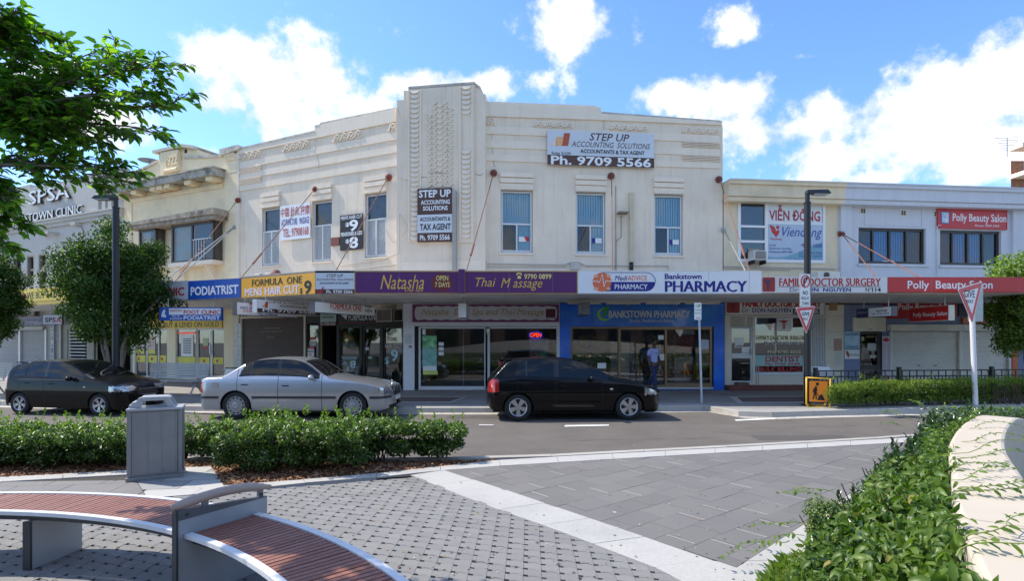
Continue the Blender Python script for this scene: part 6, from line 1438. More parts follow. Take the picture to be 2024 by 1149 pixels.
m = MB(); u_ = FR1.u(1608); m.box(FR1.u(1601), FR1.u(1612), .06, .10, FR1.z(1606,652), FR1.z(1606,604)); single('sign_back_plate','plain dark back of a sign facing away on the black lamp pole','sign',m,M('sign_back',(.03,.03,.035),.5),FR1,(u_,.06,FR1.z(1606,652)))
D2 = 1.71*F/(803-HY)
FR2 = Frame.pts(((1893-CX)/F*(D2-.10),D2-.18), ((1943-CX)/F*(D2-.1),D2+.10))
t = Thing('give_way_sign','large give way triangle on the leaning white pole at the right','traffic sign',FR2,(FR2.u(1928,-.08),.08,.14))
m = MB(); ax, az = FR2.hit(1921,600,-.08); bx_, bz = FR2.hit(1928.5,803,-.08); m.cyl((ax,.085,az),(bx_,.085,.14),.062,n=14); t.part('pole', m, M('pole_white',(.72,.72,.74),.4,var=.04))
tri_sign(t, FR2, [(1892,571),(1942,556.5),(1921.5,641.5)], -.0)
t.text('GIVE',1906,574,1927,588.5,-.013,blk,.005); t.text('WAY',1910,592.5,1924,600,-.013,blk,.005)
m = MB(); m.box(FR2.u(1914,-.17), FR2.u(1943.5,-.17), .17, .18, FR2.z(1930,636,-.17), FR2.z(1930,566,-.17)); o = single('sign_back_plate','pale grey back of a rectangular sign behind the large give way triangle','sign',m,M('sign_back_pale',(.40,.43,.42),.4),FR2,(FR2.u(1930,-.17),.17,FR2.z(1930,636,-.17)), bevel=.01)
D3 = 1.71*F/(797-HY); FR3 = Frame.pts(((1370-CX)/F*D3,D3-.03), ((1390-CX)/F*D3,D3+.03))
t = Thing('parking_sign','narrow white parking sign on a thin grey pole before the pharmacy','traffic sign',FR3,(FR3.u(1386.5),0,.14)); t.y = -.04
m = MB(); a = FR3.hit(1381,600); b = FR3.hit(1387,797); m.cyl((a[0],0,a[1]),(b[0],0,.14),.03,n=10); t.part('pole', m, M('pole_grey',(.48,.52,.54),.4,var=.05))
m = MB(); m.box(FR3.u(1372.5,.04),FR3.u(1386.5,.04),-.04,-.032,FR3.z(1380,632.5,.04),FR3.z(1380,599,.04)); t.part('sign_plate', m, signw, bevel=.004)
pg = M('parking_green',(.02,.30,.16),.5,var=0); t.text('P',1380,602,1384.5,609,-.0405,pg,.03); t.text('1/2',1375,602,1379,608,-.0405,pg,0); t.text('8.30-6 MON-FRI',1374,612,1385,614.5,-.0405,pg,0); t.text('8.30-12.30 SAT',1374,618,1385,620.5,-.0405,pg,0); stroke(t,[(1376,629),(1384,629)],.006,blk,'arrow')
# road work sign
D4 = 1.71*F/(806-HY); FR4 = Frame.pts(((1594-CX)/F*(D4+.08),D4+.08), ((1641-CX)/F*(D4-.10),D4-.10))
t = Thing('roadworks_sign','orange roadworks sign in a yellow tube frame at the foot of the black lamp','traffic sign',FR4,(FR4.u(1617),0,.14)); t.y = 0
yf = M('yellow_frame',(.75,.42,.02),.4,var=.05); P = lambda x, y, d=0: (FR4.hit(x,y,d)[0], -d, FR4.hit(x,y,d)[1])
m = MB(); m.tube([P(1594,746),P(1594,798),P(1597,804),P(1603,806),P(1618,805),P(1632,808.5),P(1638,808),P(1640,803),P(1641,749)],.022,8); m.tube([P(1594,747),P(1641,749.5)],.018,6); t.part('frame', m, yf, smooth=True)
m = MB(); m.tube([(p[0],.35,p[2]) for p in (P(1597,800),P(1600,803),P(1634,805),P(1637,801))],.018,6); m.tube([P(1595,750),(P(1597,800)[0],.35,.16)],.016,6); m.tube([P(1640,752),(P(1637,801)[0],.35,.16)],.016,6); t.part('rear_legs', m, yf)
a,b = FR4.u(1598),FR4.u(1637); c,e = FR4.z(1617,796),FR4.z(1617,752.5); m = MB(); m.box(a,b,-.012,.0,c,e); bd_ = t.part('board', m, M('sign_orange',(.95,.28,.02),.4,var=.03), bevel=.006)
m = MB(); framebox(m,a-.008,b+.008,c-.008,e+.008,-.016,.004,.022); t.part('board_edge', m, blk)
m = MB(); m.disc_y(FR4.u(1615.5),FR4.z(1615.5,759.5),.036,-.018,-.012,16,.042)
for pts in ([(1611.5,763.5),(1614.5,763.5),(1613.5,775),(1608.5,776),(1607.5,771)],[(1609,774),(1613.5,774),(1614.2,790),(1612.2,790),(1611.2,779),(1608.2,789.5),(1606,789.5)],[(1613,765),(1615.5,770),(1615.2,775),(1614.2,775),(1613.5,770)],[(1608,768),(1606.4,776),(1607.3,776.5),(1610,770)],[(1612.5,773.5),(1619.5,784),(1618.5,785),(1611.7,774.5)],[(1614.5,791),(1619,783.5),(1622.5,779.5),(1624.5,780.5),(1627.5,785),(1630.5,792.5)]):
    m.prism_y([FR4.hit(x,y) for x,y in pts],-.018,-.012)
t.part('worker_symbol', m, blk)
# railing behind the right hedge
D5 = 15.9; RF = Frame.pts(((1600-CX)/F*D5,D5), ((2060-CX)/F*(D5+.9),D5+.9)); rl = M('railing_black',(.025,.022,.02),.5)
t = Thing('pavement_railing','low dark metal pavement railing behind the clipped hedge','railing',RF,(RF.u(1612),0,.14))
for x in (1612,1777,1960): u_ = RF.u(x); t.part('post', MB().box(u_-.045,u_+.045,-.045,.045,.14,RF.z(1777,726)), rl)
zt1, zt2 = RF.z(1700,733.5), RF.z(1700,745)
seg = [(RF.u(1612)+.045,RF.u(1777)-.045),(RF.u(1777)+.045,RF.u(1960)-.045),(RF.u(1960)+.045,RF.u(1960)+3)]
for a, b in seg:
    for z in (zt1, zt2, .28): t.part('rail', MB().box(a,b,-.02,.02,z-.018,z+.018), rl)
    n = int((b-a)/.115)
    for i in range(n):
        x = a+(b-a)*(i+.5)/n; t.part('picket', MB().box(x-.010,x+.010,-.011,.011,.298,zt2-.018), rl)
        if i % 2 == 0: t.part('picket', MB().box(x-.010,x+.010,-.011,.011,zt2+.018,zt1-.018), rl)
# silver litter bin behind the railing
t = Thing('litter_bin','white topped silver litter bin behind the railing post','litter bin',RF,(RF.u(1625,-.5),.5,.14)); a,b = RF.u(1608,-.5),RF.u(1650,-.5)
z = lambda y: RF.z(1630,y,-.5)
sv = M('bin_silver',(.50,.51,.52),.35,metal=.4,var=.06); t.part('body', MB().box(a+.02,b-.02,.5,1.0,.14,z(738)), sv)
m = MB(); m.prism_y([(a,z(738)),(b,z(738)),(b-.02,z(734)),(b-.14,z(731)),(b-.18,z(726)),(a+.02,z(725)),(a,z(728))],.48,1.02); t.part('lid', m, M('bin_lid_pale',(.72,.72,.74),.3,var=.03), bevel=.02)
# street benches with backs
def back_bench(label, px, py, ang, w=2.0):
    x, y = gp(px, py, .14); fr = Frame((x, y), ang); t = Thing('street_bench', label, 'bench', fr, (w/2, 0, .14), 'silver street benches'); sl = M('bench_silver',(.46,.47,.47),.4,metal=.3,var=.08)
    G = .14
    for k in range(5): yy = .06+k*.10; t.part('seat_slat', MB().box(0,w,yy,yy+.085,G+.43,G+.45), sl)
    for k in range(6):
        zz = G+.50+k*.085; yy = .56+k*.02; m = MB(); m.box(0,w,yy,yy+.02,zz,zz+.072); t.part('back_slat', m, sl)
    for xx in (.22, w/2, w-.22):
        m = MB(); m.tube([(xx,.02,G+.42),(xx,.3,G+.40),(xx,.55,G+.46),(xx,.70,G+1.02)],.025,6); t.part('bracket', m, sl)
        if xx != w/2: m = MB(); m.tube([(xx,.30,G+.40),(xx,.15,G+.18),(xx,.02,G)],.028,6); m.tube([(xx,.30,G+.40),(xx,.46,G+.18),(xx,.60,G)],.028,6); t.part('leg', m, sl)
    return t
back_bench('silver slatted street bench between the black and the silver car', 268, 781, radians(-8), 2.1); back_bench('silver slatted street bench behind the rear of the left black car', -130, 781, radians(-4), 2.0)
# sandwich board by the cream pier; gas bottle and ladder board by the barber shop
def a_board(fr, x0, y0, x1, y1, d, label, face, frame, lines):
    t = Thing('sandwich_board', label, 'notice board', fr, (fr.u((x0+x1)/2,d),-d,.14)); a,b = fr.u(x0,d),fr.u(x1,d); z1 = fr.z((x0+x1)/2,y0,d); z0 = .14; t.y = -d
    for s_, nm in ((-1,'front_panel'),(1,'rear_panel')):
        m = MB(); yb0, yt0 = -d+s_*.22, -d+s_*.02; m.add([(a,yb0,z0),(b,yb0,z0),(b,yt0,z1),(a,yt0,z1),(a,yb0+.03*-s_,z0),(b,yb0+.03*-s_,z0),(b,yt0+.03*-s_,z1),(a,yt0+.03*-s_,z1)],[(0,1,2,3),(7,6,5,4),(0,4,5,1),(1,5,6,2),(2,6,7,3),(3,7,4,0)])
        t.part(nm, m, frame)
    m = MB(); k = .05; m.add([(a+k,-d-.215,z0+k),(b-k,-d-.215,z0+k),(b-k,-d-.048,z1-k),(a+k,-d-.048,z1-k)],[(0,1,2,3)]); t.part('poster', m, face)
    return t
a_board(WL, 446, 727, 470, 755, 1.0, 'small black framed sandwich board standing by the cream pier', paper, blk, [])
a_board(WL, 703, 722, 714, 766, 1.3, 'narrow dark menu board leaning beside the white gas bottle', M('menu_dark',(.05,.05,.05),.6,var=.5,vs=30,tint=(.4,.4,.4),ts=30,ta=.7), blk, [])
x, z_ = WL.hit(694, 735, 1.2); m = MB(); t = Thing('gas_bottle','white gas bottle standing outside the barber window','gas bottle',WL,(x,-1.2,.14))
prof = [(.0,.0),(.15,.0),(.17,.05),(.17,.44),(.14,.52),(.06,.56),(.0,.56)]
n = 16; vs = []; 
for r, zz in prof: vs += [(x+r*cos(2*pi*k/n), -1.2+r*sin(2*pi*k/n), .14+zz) for k in range(n)]
m.add(vs, [(i*n+k,i*n+(k+1)%n,(i+1)*n+(k+1)%n,(i+1)*n+k) for i in range(len(prof)-1) for k in range(n)]); t.part('tank', m, M('gas_white',(.68,.66,.62),.4,var=.05), smooth=True)
m = MB(); m.cyl((x,-1.2,.70),(x,-1.2,.76),.03,n=8); m.tube([(x-.08,-1.2,.69),(x-.08,-1.2,.79),(x+.08,-1.2,.79),(x+.08,-1.2,.69)],.012,5); t.part('collar', m, dk)

# ---- foreground bin
BF = Frame.pts(gp(250,953.5,.1), gp(359,943.5,.1)); a, b = 0, BF.u(360); Bz = lambda y, x=300, d=0: BF.z(x,y,d)
binm = M('bin_grey',(.265,.27,.275),.42,metal=.35,var=.07,vs=5,bump=.08,bs=220,tint=(.17,.18,.19),ts=2,ta=.5); bin2 = M('bin_pale',(.42,.44,.46),.4,metal=.2,var=.08,vs=4)
t = Thing('litter_bin','grey metal litter bin with an open arched hood in front of the hedge','litter bin',BF,((a+b)/2,.25,.1))
zt_, zt2 = Bz(812), Bz(807); dp = .36
t.part('plinth', MB().box(a-.01,b+.01,-.02,dp+.02,.1,.145), binm, bevel=.006)
t.part('body', MB().box(a+.045,b-.045,.012,dp-.012,.145,zt_-.002), binm)
for (xa, xb, ya, yb) in ((a,a+.05,0,.05),(b-.05,b,0,.05),(a,a+.05,dp-.05,dp),(b-.05,b,dp-.05,dp)): t.part('corner_post', MB().box(xa,xb,ya,yb,.145,zt_-.001), binm, bevel=.01)
w_ = (b-a-.13)/3
for k in range(3): x0 = a+.065+k*w_; t.part('side_panel', MB().box(x0+.006,x0+w_-.006,-.004,.012,.17,zt_-.02), binm, bevel=.004)
for xx in (a+.065, a+.065+w_, a+.065+2*w_, b-.065): t.part('rib', MB().box(xx-.008,xx+.008,-.008,.012,.155,zt_-.005), binm, bevel=.003)
t.part('rim', MB().box(a-.005,b+.01,-.015,dp+.015,zt_,zt2), bin2, bevel=.008)
zh = Bz(785.5)
for (ya, yb) in ((.03,.07),(dp-.07,dp-.03)):
    m = MB(); o_ = [(a+.02,zt2),(a+.02,zt2+.045),(a+.05,zt2+.05),(a+.05,zt2+.075),(a+.09,zt2+.08),(a+.12,zh-.015),(a+.15,zh),(b-.17,zh),(b-.14,zh-.015),(b-.08,zt2)]
    i_ = [(a+.145,zt2),(a+.17,zh-.05),(b-.20,zh-.05),(b-.165,zt2)]
    m.prism_y([o_[0],o_[1],o_[2],o_[3],o_[4],o_[5],i_[1],i_[0]],ya,yb); m.prism_y([o_[5],o_[6],o_[7],o_[8],i_[2],i_[1]],ya,yb); m.prism_y([i_[3],i_[2],o_[8],o_[9]],ya,yb)
    t.part('hood_frame', m, bin2, bevel=.006)
m = MB(); m.prism_y([(a+.12,zh-.02),(a+.15,zh-.003),(b-.17,zh-.003),(b-.14,zh-.02)],.07,dp-.07); m.prism_y([(a+.02,zt2),(a+.02,zt2+.044),(a+.05,zt2+.074),(a+.09,zt2+.079),(a+.12,zt2)],.071,dp-.071); t.part('hood_roof', m, bin2)
m = MB(); m.box(a+.12,b-.08,.1,dp-.1,zt2,zt2+.012); t.part('hatch', m, bin2)

# ---- curved timber bench
BC = Vector((-4.12,.36)); RO, RI = 4.42, 3.90; ZS = .55
wood = [M('slat_wood_%d'%i, c, .55, var=.18, vs=14, bump=.15, bs=60) for i, c in enumerate(((.235,.095,.065),(.215,.083,.056),(.25,.105,.075),(.225,.09,.064)))]
rimm = M('rim_white',(.66,.67,.68),.35,var=.05,vs=3); steel_dk = M('steel_dark',(.035,.04,.045),.45); panelm = M('panel_grey',(.35,.365,.385),.4,metal=.15,var=.06,vs=3)
def bp(th, r, z): return (BC.x+r*sin(th), BC.y+r*cos(th), z)
t = Thing('curved_bench','long curved bench of reddish slats with white rims and a steel dividing panel','bench',WORLD,(-2.6,3.9,.1))
def arc(m, th0, th1, r0, r1, z0, z1, n=60):
    for i in range(n):
        a, b = th0+(th1-th0)*i/n, th0+(th1-th0)*(i+1)/n
        q = [bp(a,r0,z0),bp(b,r0,z0),bp(b,r1,z0),bp(a,r1,z0),bp(a,r0,z1),bp(b,r0,z1),bp(b,r1,z1),bp(a,r1,z1)]
        m.add(q, [(0,1,2,3),(7,6,5,4),(0,4,5,1),(2,6,7,3)] + ([(0,3,7,4)] if i == 0 else []) + ([(1,5,6,2)] if i == n-1 else []))
PD = radians(29.4)      # divider
for (th0, th1) in ((radians(-22), PD-.006), (PD+.006, radians(92))):
    for (r0, r1) in ((RO-.03,RO+.02),(RI-.02,RI+.03)): m = MB(); arc(m, th0, th1, r0, r1, ZS-.025, ZS+.004); t.part('rim', m, rimm)
    for r0 in (RI+.035,RO-.085): m = MB(); arc(m, th0, th1, r0, r0+.05, ZS-.075, ZS-.030); t.part('bearer', m, steel_dk)
    m = MB(); n = int((th1-th0)*RO/.0535); pm = None
    for i in range(n):
        a = th0+(th1-th0)*(i+.5)/n; hw0, hw1 = (th1-th0)/n*.5*.77, (th1-th0)/n*.5*.77
        m = MB(); dz = random.uniform(-.0015,.001)
        q = []
        for z in (ZS-.028, ZS-.003+dz):
            q += [bp(a-hw0,RI+.034,z),bp(a+hw0,RI+.034,z),bp(a+hw1,RO-.034,z),bp(a-hw1,RO-.034,z)]
        m.add(q, [(0,3,2,1),(4,5,6,7),(0,1,5,4),(1,2,6,5),(2,3,7,6),(3,0,4,7)]); t.part('slat', m, wood[random.randrange(4)])
def panel(th, r0, r1, z0, z1a, z1b, w=.035, mat=panelm):
    m = MB(); a0 = Vector(bp(th,r0,0)); a1 = Vector(bp(th,r1,0)); n = (a1-a0).normalized().cross(Vector((0,0,1)))*w/2
    q = [a0-n,a1-n,a1+n,a0+n]; vs = [(p.x,p.y,z0) for p in q]+[(q[0].x,q[0].y,z1a),(q[1].x,q[1].y,z1b),(q[2].x,q[2].y,z1b),(q[3].x,q[3].y,z1a)]
    return m.add(vs, [(0,1,2,3),(7,6,5,4),(0,4,5,1),(1,5,6,2),(2,6,7,3),(3,7,4,0)])
dv = t.part('divider_panel', panel(PD, RI-.06, RO+.10, .1, .715, .650, .03), panelm)
t.part('divider_edge', panel(PD, RI-.075, RI-.061, .1, .715, .715, .05), steel_dk, parent=dv); t.part('divider_top', panel(PD, RI-.06, RO+.10, .651, .722, .657, .036), M('panel_top_dark',(.10,.10,.11),.4), parent=dv)
for r in (RI+.0, RO+.05): 
    for s_ in (-1,1): p = Vector(bp(PD, r, .68)); n = (Vector(bp(PD,RO,0))-Vector(bp(PD,RI,0))).normalized().cross(Vector((0,0,1))); m = MB(); m.cyl(p+n*s_*.015, p+n*s_*.021, .012, n=10); t.part('bolt', m, steel_dk, parent=dv)
# arm rail
pts = []; rs = []
for i in range(25):
    q = i/24; r = RI-.09+(RO+.14-RI+.09)*q; z = .742+.058*sin(pi*min(1,q*.80+.02))-.055*q; p = bp(PD, r, z); pts.append(p); rs.append(.008+.026*min(1, sin(pi*min(1,.10+q*.85))*1.6))
m = MB(); m.tube(pts, rs, 10); rail = t.part('arm_rail', m, M('rail_timber',(.40,.30,.25),.45,var=.1), smooth=True)
for q in (.30,.88): r = RI-.09+(RO+.14-RI+.09)*q; m = MB(); m.box(-.022,.022,-.010,.010,0,.10); p = bp(PD,r,.66); m.v = [(p[0]+x*cos(pi/2-PD)-y*sin(pi/2-PD), p[1]+x*sin(pi/2-PD)+y*cos(pi/2-PD), .66+z*1.0) for x,y,z in m.v]; t.part('rail_post', m, M('rail_post_grey',(.2,.2,.21),.4,metal=.5), parent=rail)
for th in (radians(6.2), radians(-14), radians(52), radians(75)):
    lg = t.part('leg_panel', panel(th, RI+.02, RO-.06, .1, ZS-.08, ZS-.08, .05), panelm); t.part('leg_edge', panel(th, RI+.0, RI+.019, .1, ZS-.08, ZS-.08, .062), steel_dk, parent=lg)

# ================================================================== CARS
def hermite(P):
    xs = [p[0] for p in P]; ys = [p[1] for p in P]; n = len(P); d = [(ys[i+1]-ys[i])/(xs[i+1]-xs[i]) for i in range(n-1)]; m_ = [d[0]] + [0 if d[i-1]*d[i] <= 0 else 2*d[i-1]*d[i]/(d[i-1]+d[i]) for i in range(1,n-1)] + [d[-1]]
    def f(x):
        if x <= xs[0]: return ys[0]
        if x >= xs[-1]: return ys[-1]
        i = max(k for k in range(n-1) if xs[k] <= x); h = xs[i+1]-xs[i]; t = (x-xs[i])/h
        return ys[i]*(2*t**3-3*t**2+1) + h*m_[i]*(t**3-2*t**2+t) + ys[i+1]*(-2*t**3+3*t**2) + h*m_[i+1]*(t**3-t**2)
    return f
tyre_m = M('tyre',(.018,.018,.018),.85,var=.1,vs=20); well = M('wheel_well',(.006,.006,.006),.9); seam = M('panel_gap',(.004,.004,.004),.8,var=0)
head_g = M('headlamp_glass',(.40,.42,.45),.18,metal=.7,var=.4,vs=30,coat=1); tail_g = M('tail_lamp_red',(.40,.012,.012),.12,var=.15,vs=20,coat=1); carglass = GLASS('car_glass', tint=(.22,.25,.27), refl=1.5, dens=.66, dcol=(.008,.010,.012))
amber = M('indicator_amber',(.7,.25,.03),.2,coat=1)
def wheel_meshes(R, W_, style, rimmat):
    n = 36; prof = [(R-.105,-W_/2+.012),(R-.03,-W_/2),(R-.006,-W_/2+.02),(R,-W_/2+.05),(R,W_/2-.05),(R-.006,W_/2-.02),(R-.03,W_/2),(R-.105,W_/2-.012)]
    m = MB(); vs = [(r*cos(2*pi*k/n), y, r*sin(2*pi*k/n)) for r, y in prof for k in range(n)]
    m.add(vs, [(i*n+k,(i+1)*n+k,(i+1)*n+(k+1)%n,i*n+(k+1)%n) for i in range(len(prof)-1) for k in range(n)]); tyre = m
    rr = R-.103; m = MB(); yo = -W_/2+.012
    # rim lip and dark barrel
    lip = [(rr,yo),(rr-.008,yo-.006),(rr-.022,yo+.004),(rr-.026,yo+.06)]
    m.add([(r*cos(2*pi*k/n), y, r*sin(2*pi*k/n)) for r, y in lip for k in range(n)], [(i*n+k,i*n+(k+1)%n,(i+1)*n+(k+1)%n,(i+1)*n+k) for i in range(len(lip)-1) for k in range(n)])
    def spoke(a, w0, w1, r0, r1, y0, y1):
        ca, sa = cos(a), sin(a)
        def P(r, w, y): return (r*ca-w*sa, y, r*sa+w*ca)
        m.add([P(r0,-w0,y0),P(r0,w0,y0),P(r1,w1,y1),P(r1,-w1,y1),P(r0,-w0,y0+.03),P(r0,w0,y0+.03),P(r1,w1,y1+.03),P(r1,-w1,y1+.03)], [(0,1,2,3),(7,6,5,4),(0,4,5,1),(1,5,6,2),(2,6,7,3),(3,7,4,0)])
    if style == 'star5':
        for k in range(5): a = 2*pi*k/5+pi/2; spoke(a,.030,.060,.03,rr-.012,yo+.012,yo+.0)
    elif style == 'twin5':
        for k in range(5):
            for s_ in (-.17,.17): a = 2*pi*k/5+pi/2+s_; spoke(a,.014,.017,.04,rr-.012,yo+.012,yo+.002)
    else:
        m.add([(r*cos(2*pi*k/n), y, r*sin(2*pi*k/n)) for r, y in ((.001,yo-.014),(.055,yo-.012),(.09,yo-.004),(rr*.74,yo-.004),(rr*.76,yo+.004)) for k in range(n)], [(i*n+k,(i+1)*n+k,(i+1)*n+(k+1)%n,i*n+(k+1)%n) for i in range(4) for k in range(n)])
        for k in range(12): a = 2*pi*k/12; spoke(a,.020,.026,rr*.74,rr-.012,yo+.0,yo+.0)
    m.cyl((0,yo+.035,0),(0,yo+.0,0),.062,.05,n=18); rim = m
    m = MB(); m.cyl((0,yo+.06,0),(0,yo+.07,0),rr-.02,n=n); 
    for k in range(5): a = 2*pi*k/5+.3; m.cyl((.032*cos(a),yo-.001,.032*sin(a)),(.032*cos(a),yo-.004,.032*sin(a)),.007,n=6)
    return tyre, rim, m
def make_car(label, S):
    L, Wd = S['L'], S['W']; hw = Wd/2; top = hermite(S['top']); belt = hermite(S['belt']); xa = S['axles']; R = S['R']; Ra = R+.045; sill = hermite(S['sill'])
    xs = set(); x = 0
    e0, e1 = S.get('nose', (.32,.42))
    for k in range(19): xs.add(round(e0*(1-cos(pi/2*k/18)),4)); xs.add(round(L-e1*(1-cos(pi/2*k/18)),4))
    x = e0
    while x < L-e1: xs.add(round(x,4)); x += .035
    for sx_ in S['seams']: xs.add(sx_-.006); xs.add(sx_+.006)
    for a in xa:
        for k in range(25): xs.add(round(a-Ra*cos(pi*k/24),4))
    xs = sorted(xs); xs = [x for i, x in enumerate(xs) if i == 0 or x-xs[i-1] > .003 or any(abs(x-s_) < .007 for s_ in S['seams'])]
    def plan(x):
        if x < e0: q = (e0-x)/e0; return max(0.02,(1-q**3.2))**(1/2.6)
        if x > L-e1: q = (x-L+e1)/e1; return max(0.02,(1-q**3.0))**(1/2.4)
        return 1
    sidecurve = hermite([(.15,.90),(.25,.95),(.45,.985),(.62,1.0),(.80,.985),(1.0,.955),(1.6,.93)])
    NS, NG, NT = 16, 6, 6
    cols = []
    for x in xs:
        zs_ = sill(x)
        for a in xa:
            if abs(x-a) < Ra: zs_ = max(zs_, R+sqrt(Ra*Ra-(x-a)**2)-.01)
        zt_ = top(x); crown = .045*plan(x); zbt = min(belt(x), zt_-crown-.006)
        zs_ = min(zs_, zbt-.03); p = plan(x); col = []
        for j in range(NS+1): z = zs_+(zbt-zs_)*(j/NS); col.append((hw*p*sidecurve(z), z))
        wb = col[-1][0]; h = zt_-crown-zbt; we = wb - h*S.get('tumble',.32); we = max(we, .01)
        # gentle curve in the side glass
        for j in range(1, NG+1): f = j/NG; col.append((wb+(we-wb)*(f*.8+f*f*.2), zbt+h*f))
        for j in range(1, NT+1): f = j/NT; y = we*(1-f); col.append((y, zt_-crown*(1-f)**2*1.0 if True else 0))
        cols.append(col)
    groups = {}
    nR = NS+NG+NT
    for i in range(len(xs)-1):
        x = (xs[i]+xs[i+1])/2
        for j in range(nR):
            y = (cols[i][j][0]+cols[i][j+1][0]+cols[i+1][j][0]+cols[i+1][j+1][0])/4; z = (cols[i][j][1]+cols[i][j+1][1]+cols[i+1][j][1]+cols[i+1][j+1][1])/4
            reg = 'S' if j < NS else ('G' if j < NS+NG else 'T'); hgt = cols[i][NS+NG][1]-cols[i][NS][1]
            g = S['classify'](x, y, z, reg, (j-NS)/NG if reg == 'G' else (j-NS-NG)/NT if reg == 'T' else j/NS, hgt)
            if xs[i+1]-xs[i] < .0125 and any(abs(x-s_) < .006 for s_ in S['seams']) and reg != 'T' and g not in ('window',): g = 'seam'
            groups.setdefault(g, []).append((i, j))
    t = Thing('parked_car', label, 'car', WORLD, (0,0,0), 'cars parked along the far kerb'); cx = L/2
    mats = dict(body=S['paint'], door=S['paint'], rear_door=S['paint'], seam=seam, window=carglass, windscreen=carglass, rear_window=carglass, headlight=head_g, tail_light=tail_g, grille=S.get('grillemat', dk), pillar=M('pillar_black',(.008,.008,.009),.35,coat=.5), lower_grille=dk, front_bumper=S.get('bumpermat', S['paint']), rear_bumper=S.get('bumpermat', S['paint']), sill_panel=S.get('bumpermat', S['paint']), moulding=dk, indicator=amber, bonnet=S['paint'])
    for g, cells in groups.items():
        for side in ((1,-1) if g not in ('windscreen','rear_window','body','front_bumper','rear_bumper','grille','lower_grille','seam','bonnet','pillar','moulding') else (0,)):
            m = MB(); idx = {}
            def vid(i, j, s_):
                key = (i, j, s_ if j < nR else 0)
                if key not in idx: idx[key] = len(m.v); y, z = cols[i][j]; m.v.append((xs[i]-cx, s_*y, z))
                return idx[key]
            for (i, j) in cells:
                for s_ in ((side,) if side else (1,-1)):
                    q = (vid(i,j,s_), vid(i+1,j,s_), vid(i+1,j+1,s_), vid(i,j+1,s_)); m.f.append(q if s_ < 0 else q[::-1]); m.m.append(0)
            me = mesh_of({'window':'side_window'}.get(g, g), m, mats.get(g, S['paint']), smooth=True); o = bpy.data.objects.new({'window':'side_window','seam':'door_seam'}.get(g, g), me); COL.objects.link(o); o.parent = t.o
    # underside and wheel wells
    m = MB(); m.box(-cx+.15, cx-.15, -hw+.20, hw-.20, .20, .40)
    for a in xa: m.box(a-cx-Ra-.0, a-cx+Ra+.0, -hw+.04, hw-.04, .42, R*2+.06) if False else None
    t.part('underbody', m, well)
    for a in xa:
        for s_ in (-1, 1):
            m = MB(); n = 20; pts = [((a-cx)+ (Ra+.01)*cos(pi*k/n), R+(Ra+.01)*sin(pi*k/n)) for k in range(n+1)]
            y0, y1 = s_*(hw-.035), s_*(hw-.36)
            for k in range(n): m.quad((pts[k][0],y0,pts[k][1]),(pts[k+1][0],y0,pts[k+1][1]),(pts[k+1][0],y1,pts[k+1][1]),(pts[k][0],y1,pts[k][1]))
            m.add([(p[0],y1,p[1]) for p in pts], [tuple(range(n+1))]); t.part('wheel_arch', m, well)
    ty, ri, hb = wheel_meshes(R, .19, S['wheel'], S['rimmat']); M1 = mesh_of('tyre', ty, tyre_m, smooth=True); M2 = mesh_of('rim', ri, S['rimmat']); M3 = mesh_of('brake_disc', hb, M('brake_dark',(.03,.03,.03),.5))
    for a in xa:
        for s_ in (-1, 1):
            w = bpy.data.objects.new('wheel', M1); COL.objects.link(w); w.parent = t.o; w.location = (a-cx, s_*(hw-.115), R); w.rotation_euler = (0, random.uniform(0,1.2), 0 if s_ < 0 else pi)
            for mm, nm in ((M2,'rim'),(M3,'hub')): o = bpy.data.objects.new(nm, mm); COL.objects.link(o); o.parent = w
    # mirrors, handles
    mx_, mz = S['mirror']
    for s_ in (-1, 1):
        m = MB(); m.ball((mx_-cx, s_*(hw+.06), mz), (.065,.105,.065), 12, 8); m.cyl((mx_-cx+.03, s_*(hw-.08), mz-.05),(mx_-cx+.02, s_*(hw+.02), mz-.02), .022, n=6); t.part('wing_mirror', m, S.get('mirrormat', S['paint']), smooth=True)
        for hx, hz in S['handles']: m = MB(); yy = s_*(hw*sidecurve(hz)+.012); m.box(hx-cx-.08,hx-cx+.08,min(yy,yy-s_*.03),max(yy,yy-s_*.03),hz-.012,hz+.014); t.part('door_handle', m, S.get('handlemat', S['paint']), bevel=.006)
    for (nm, b, mt) in S.get('boxes', []): m = MB(); m.box(b[0]-cx,b[1]-cx,*b[2:]); t.part(nm, m, mt)
    if S.get('strip'):
        z0, z1, mt, x0, x1 = S['strip']
        for s_ in (-1,1):
            m = MB()
            P = [x for x in xs if x0 < x < x1 and all(abs(x-a) > Ra+.012 for a in xa)]
            for xa_, xb_ in zip(P, P[1:]):
                if xb_-xa_ > .2: continue
                ya, yb = hw*plan(xa_)*1.0+.010, hw*plan(xb_)*1.0+.010
                m.quad((xa_-cx,s_*ya,z0),(xb_-cx,s_*yb,z0),(xb_-cx,s_*yb,z1),(xa_-cx,s_*ya,z1)); m.quad((xa_-cx,s_*ya,z1),(xb_-cx,s_*yb,z1),(xb_-cx,s_*(yb-.03),z1+.006),(xa_-cx,s_*(ya-.03),z1+.006))
            t.part('side_strip', m, mt)
    return t
def place_car(t, S, rear, front):
    """rear/front: pixels where the two near wheels touch the road"""
    a, b = Vector(gp(*rear)), Vector(gp(*front)); wb = S['axles'][1]-S['axles'][0]; d = (b-a); sc = d.length/wb; d.normalize(); n = Vector((-d.y, d.x))
    mid = a + d*((S['L']/2-S['axles'][0])*sc) + n*((S['W']/2-.06)*sc)
    t.o.location = (mid.x, mid.y, 0); t.o.rotation_euler = (0,0,atan2(d.y, d.x)); t.o.scale = (sc,sc,sc)
    print('car scale', round(sc,3))
def paintm(name, col, metal, rough=.3, tint=None): return M(name, col, rough, metal=metal, var=.03, vs=2, coat=.75 if metal else .45, spec=.5 if metal else .1)
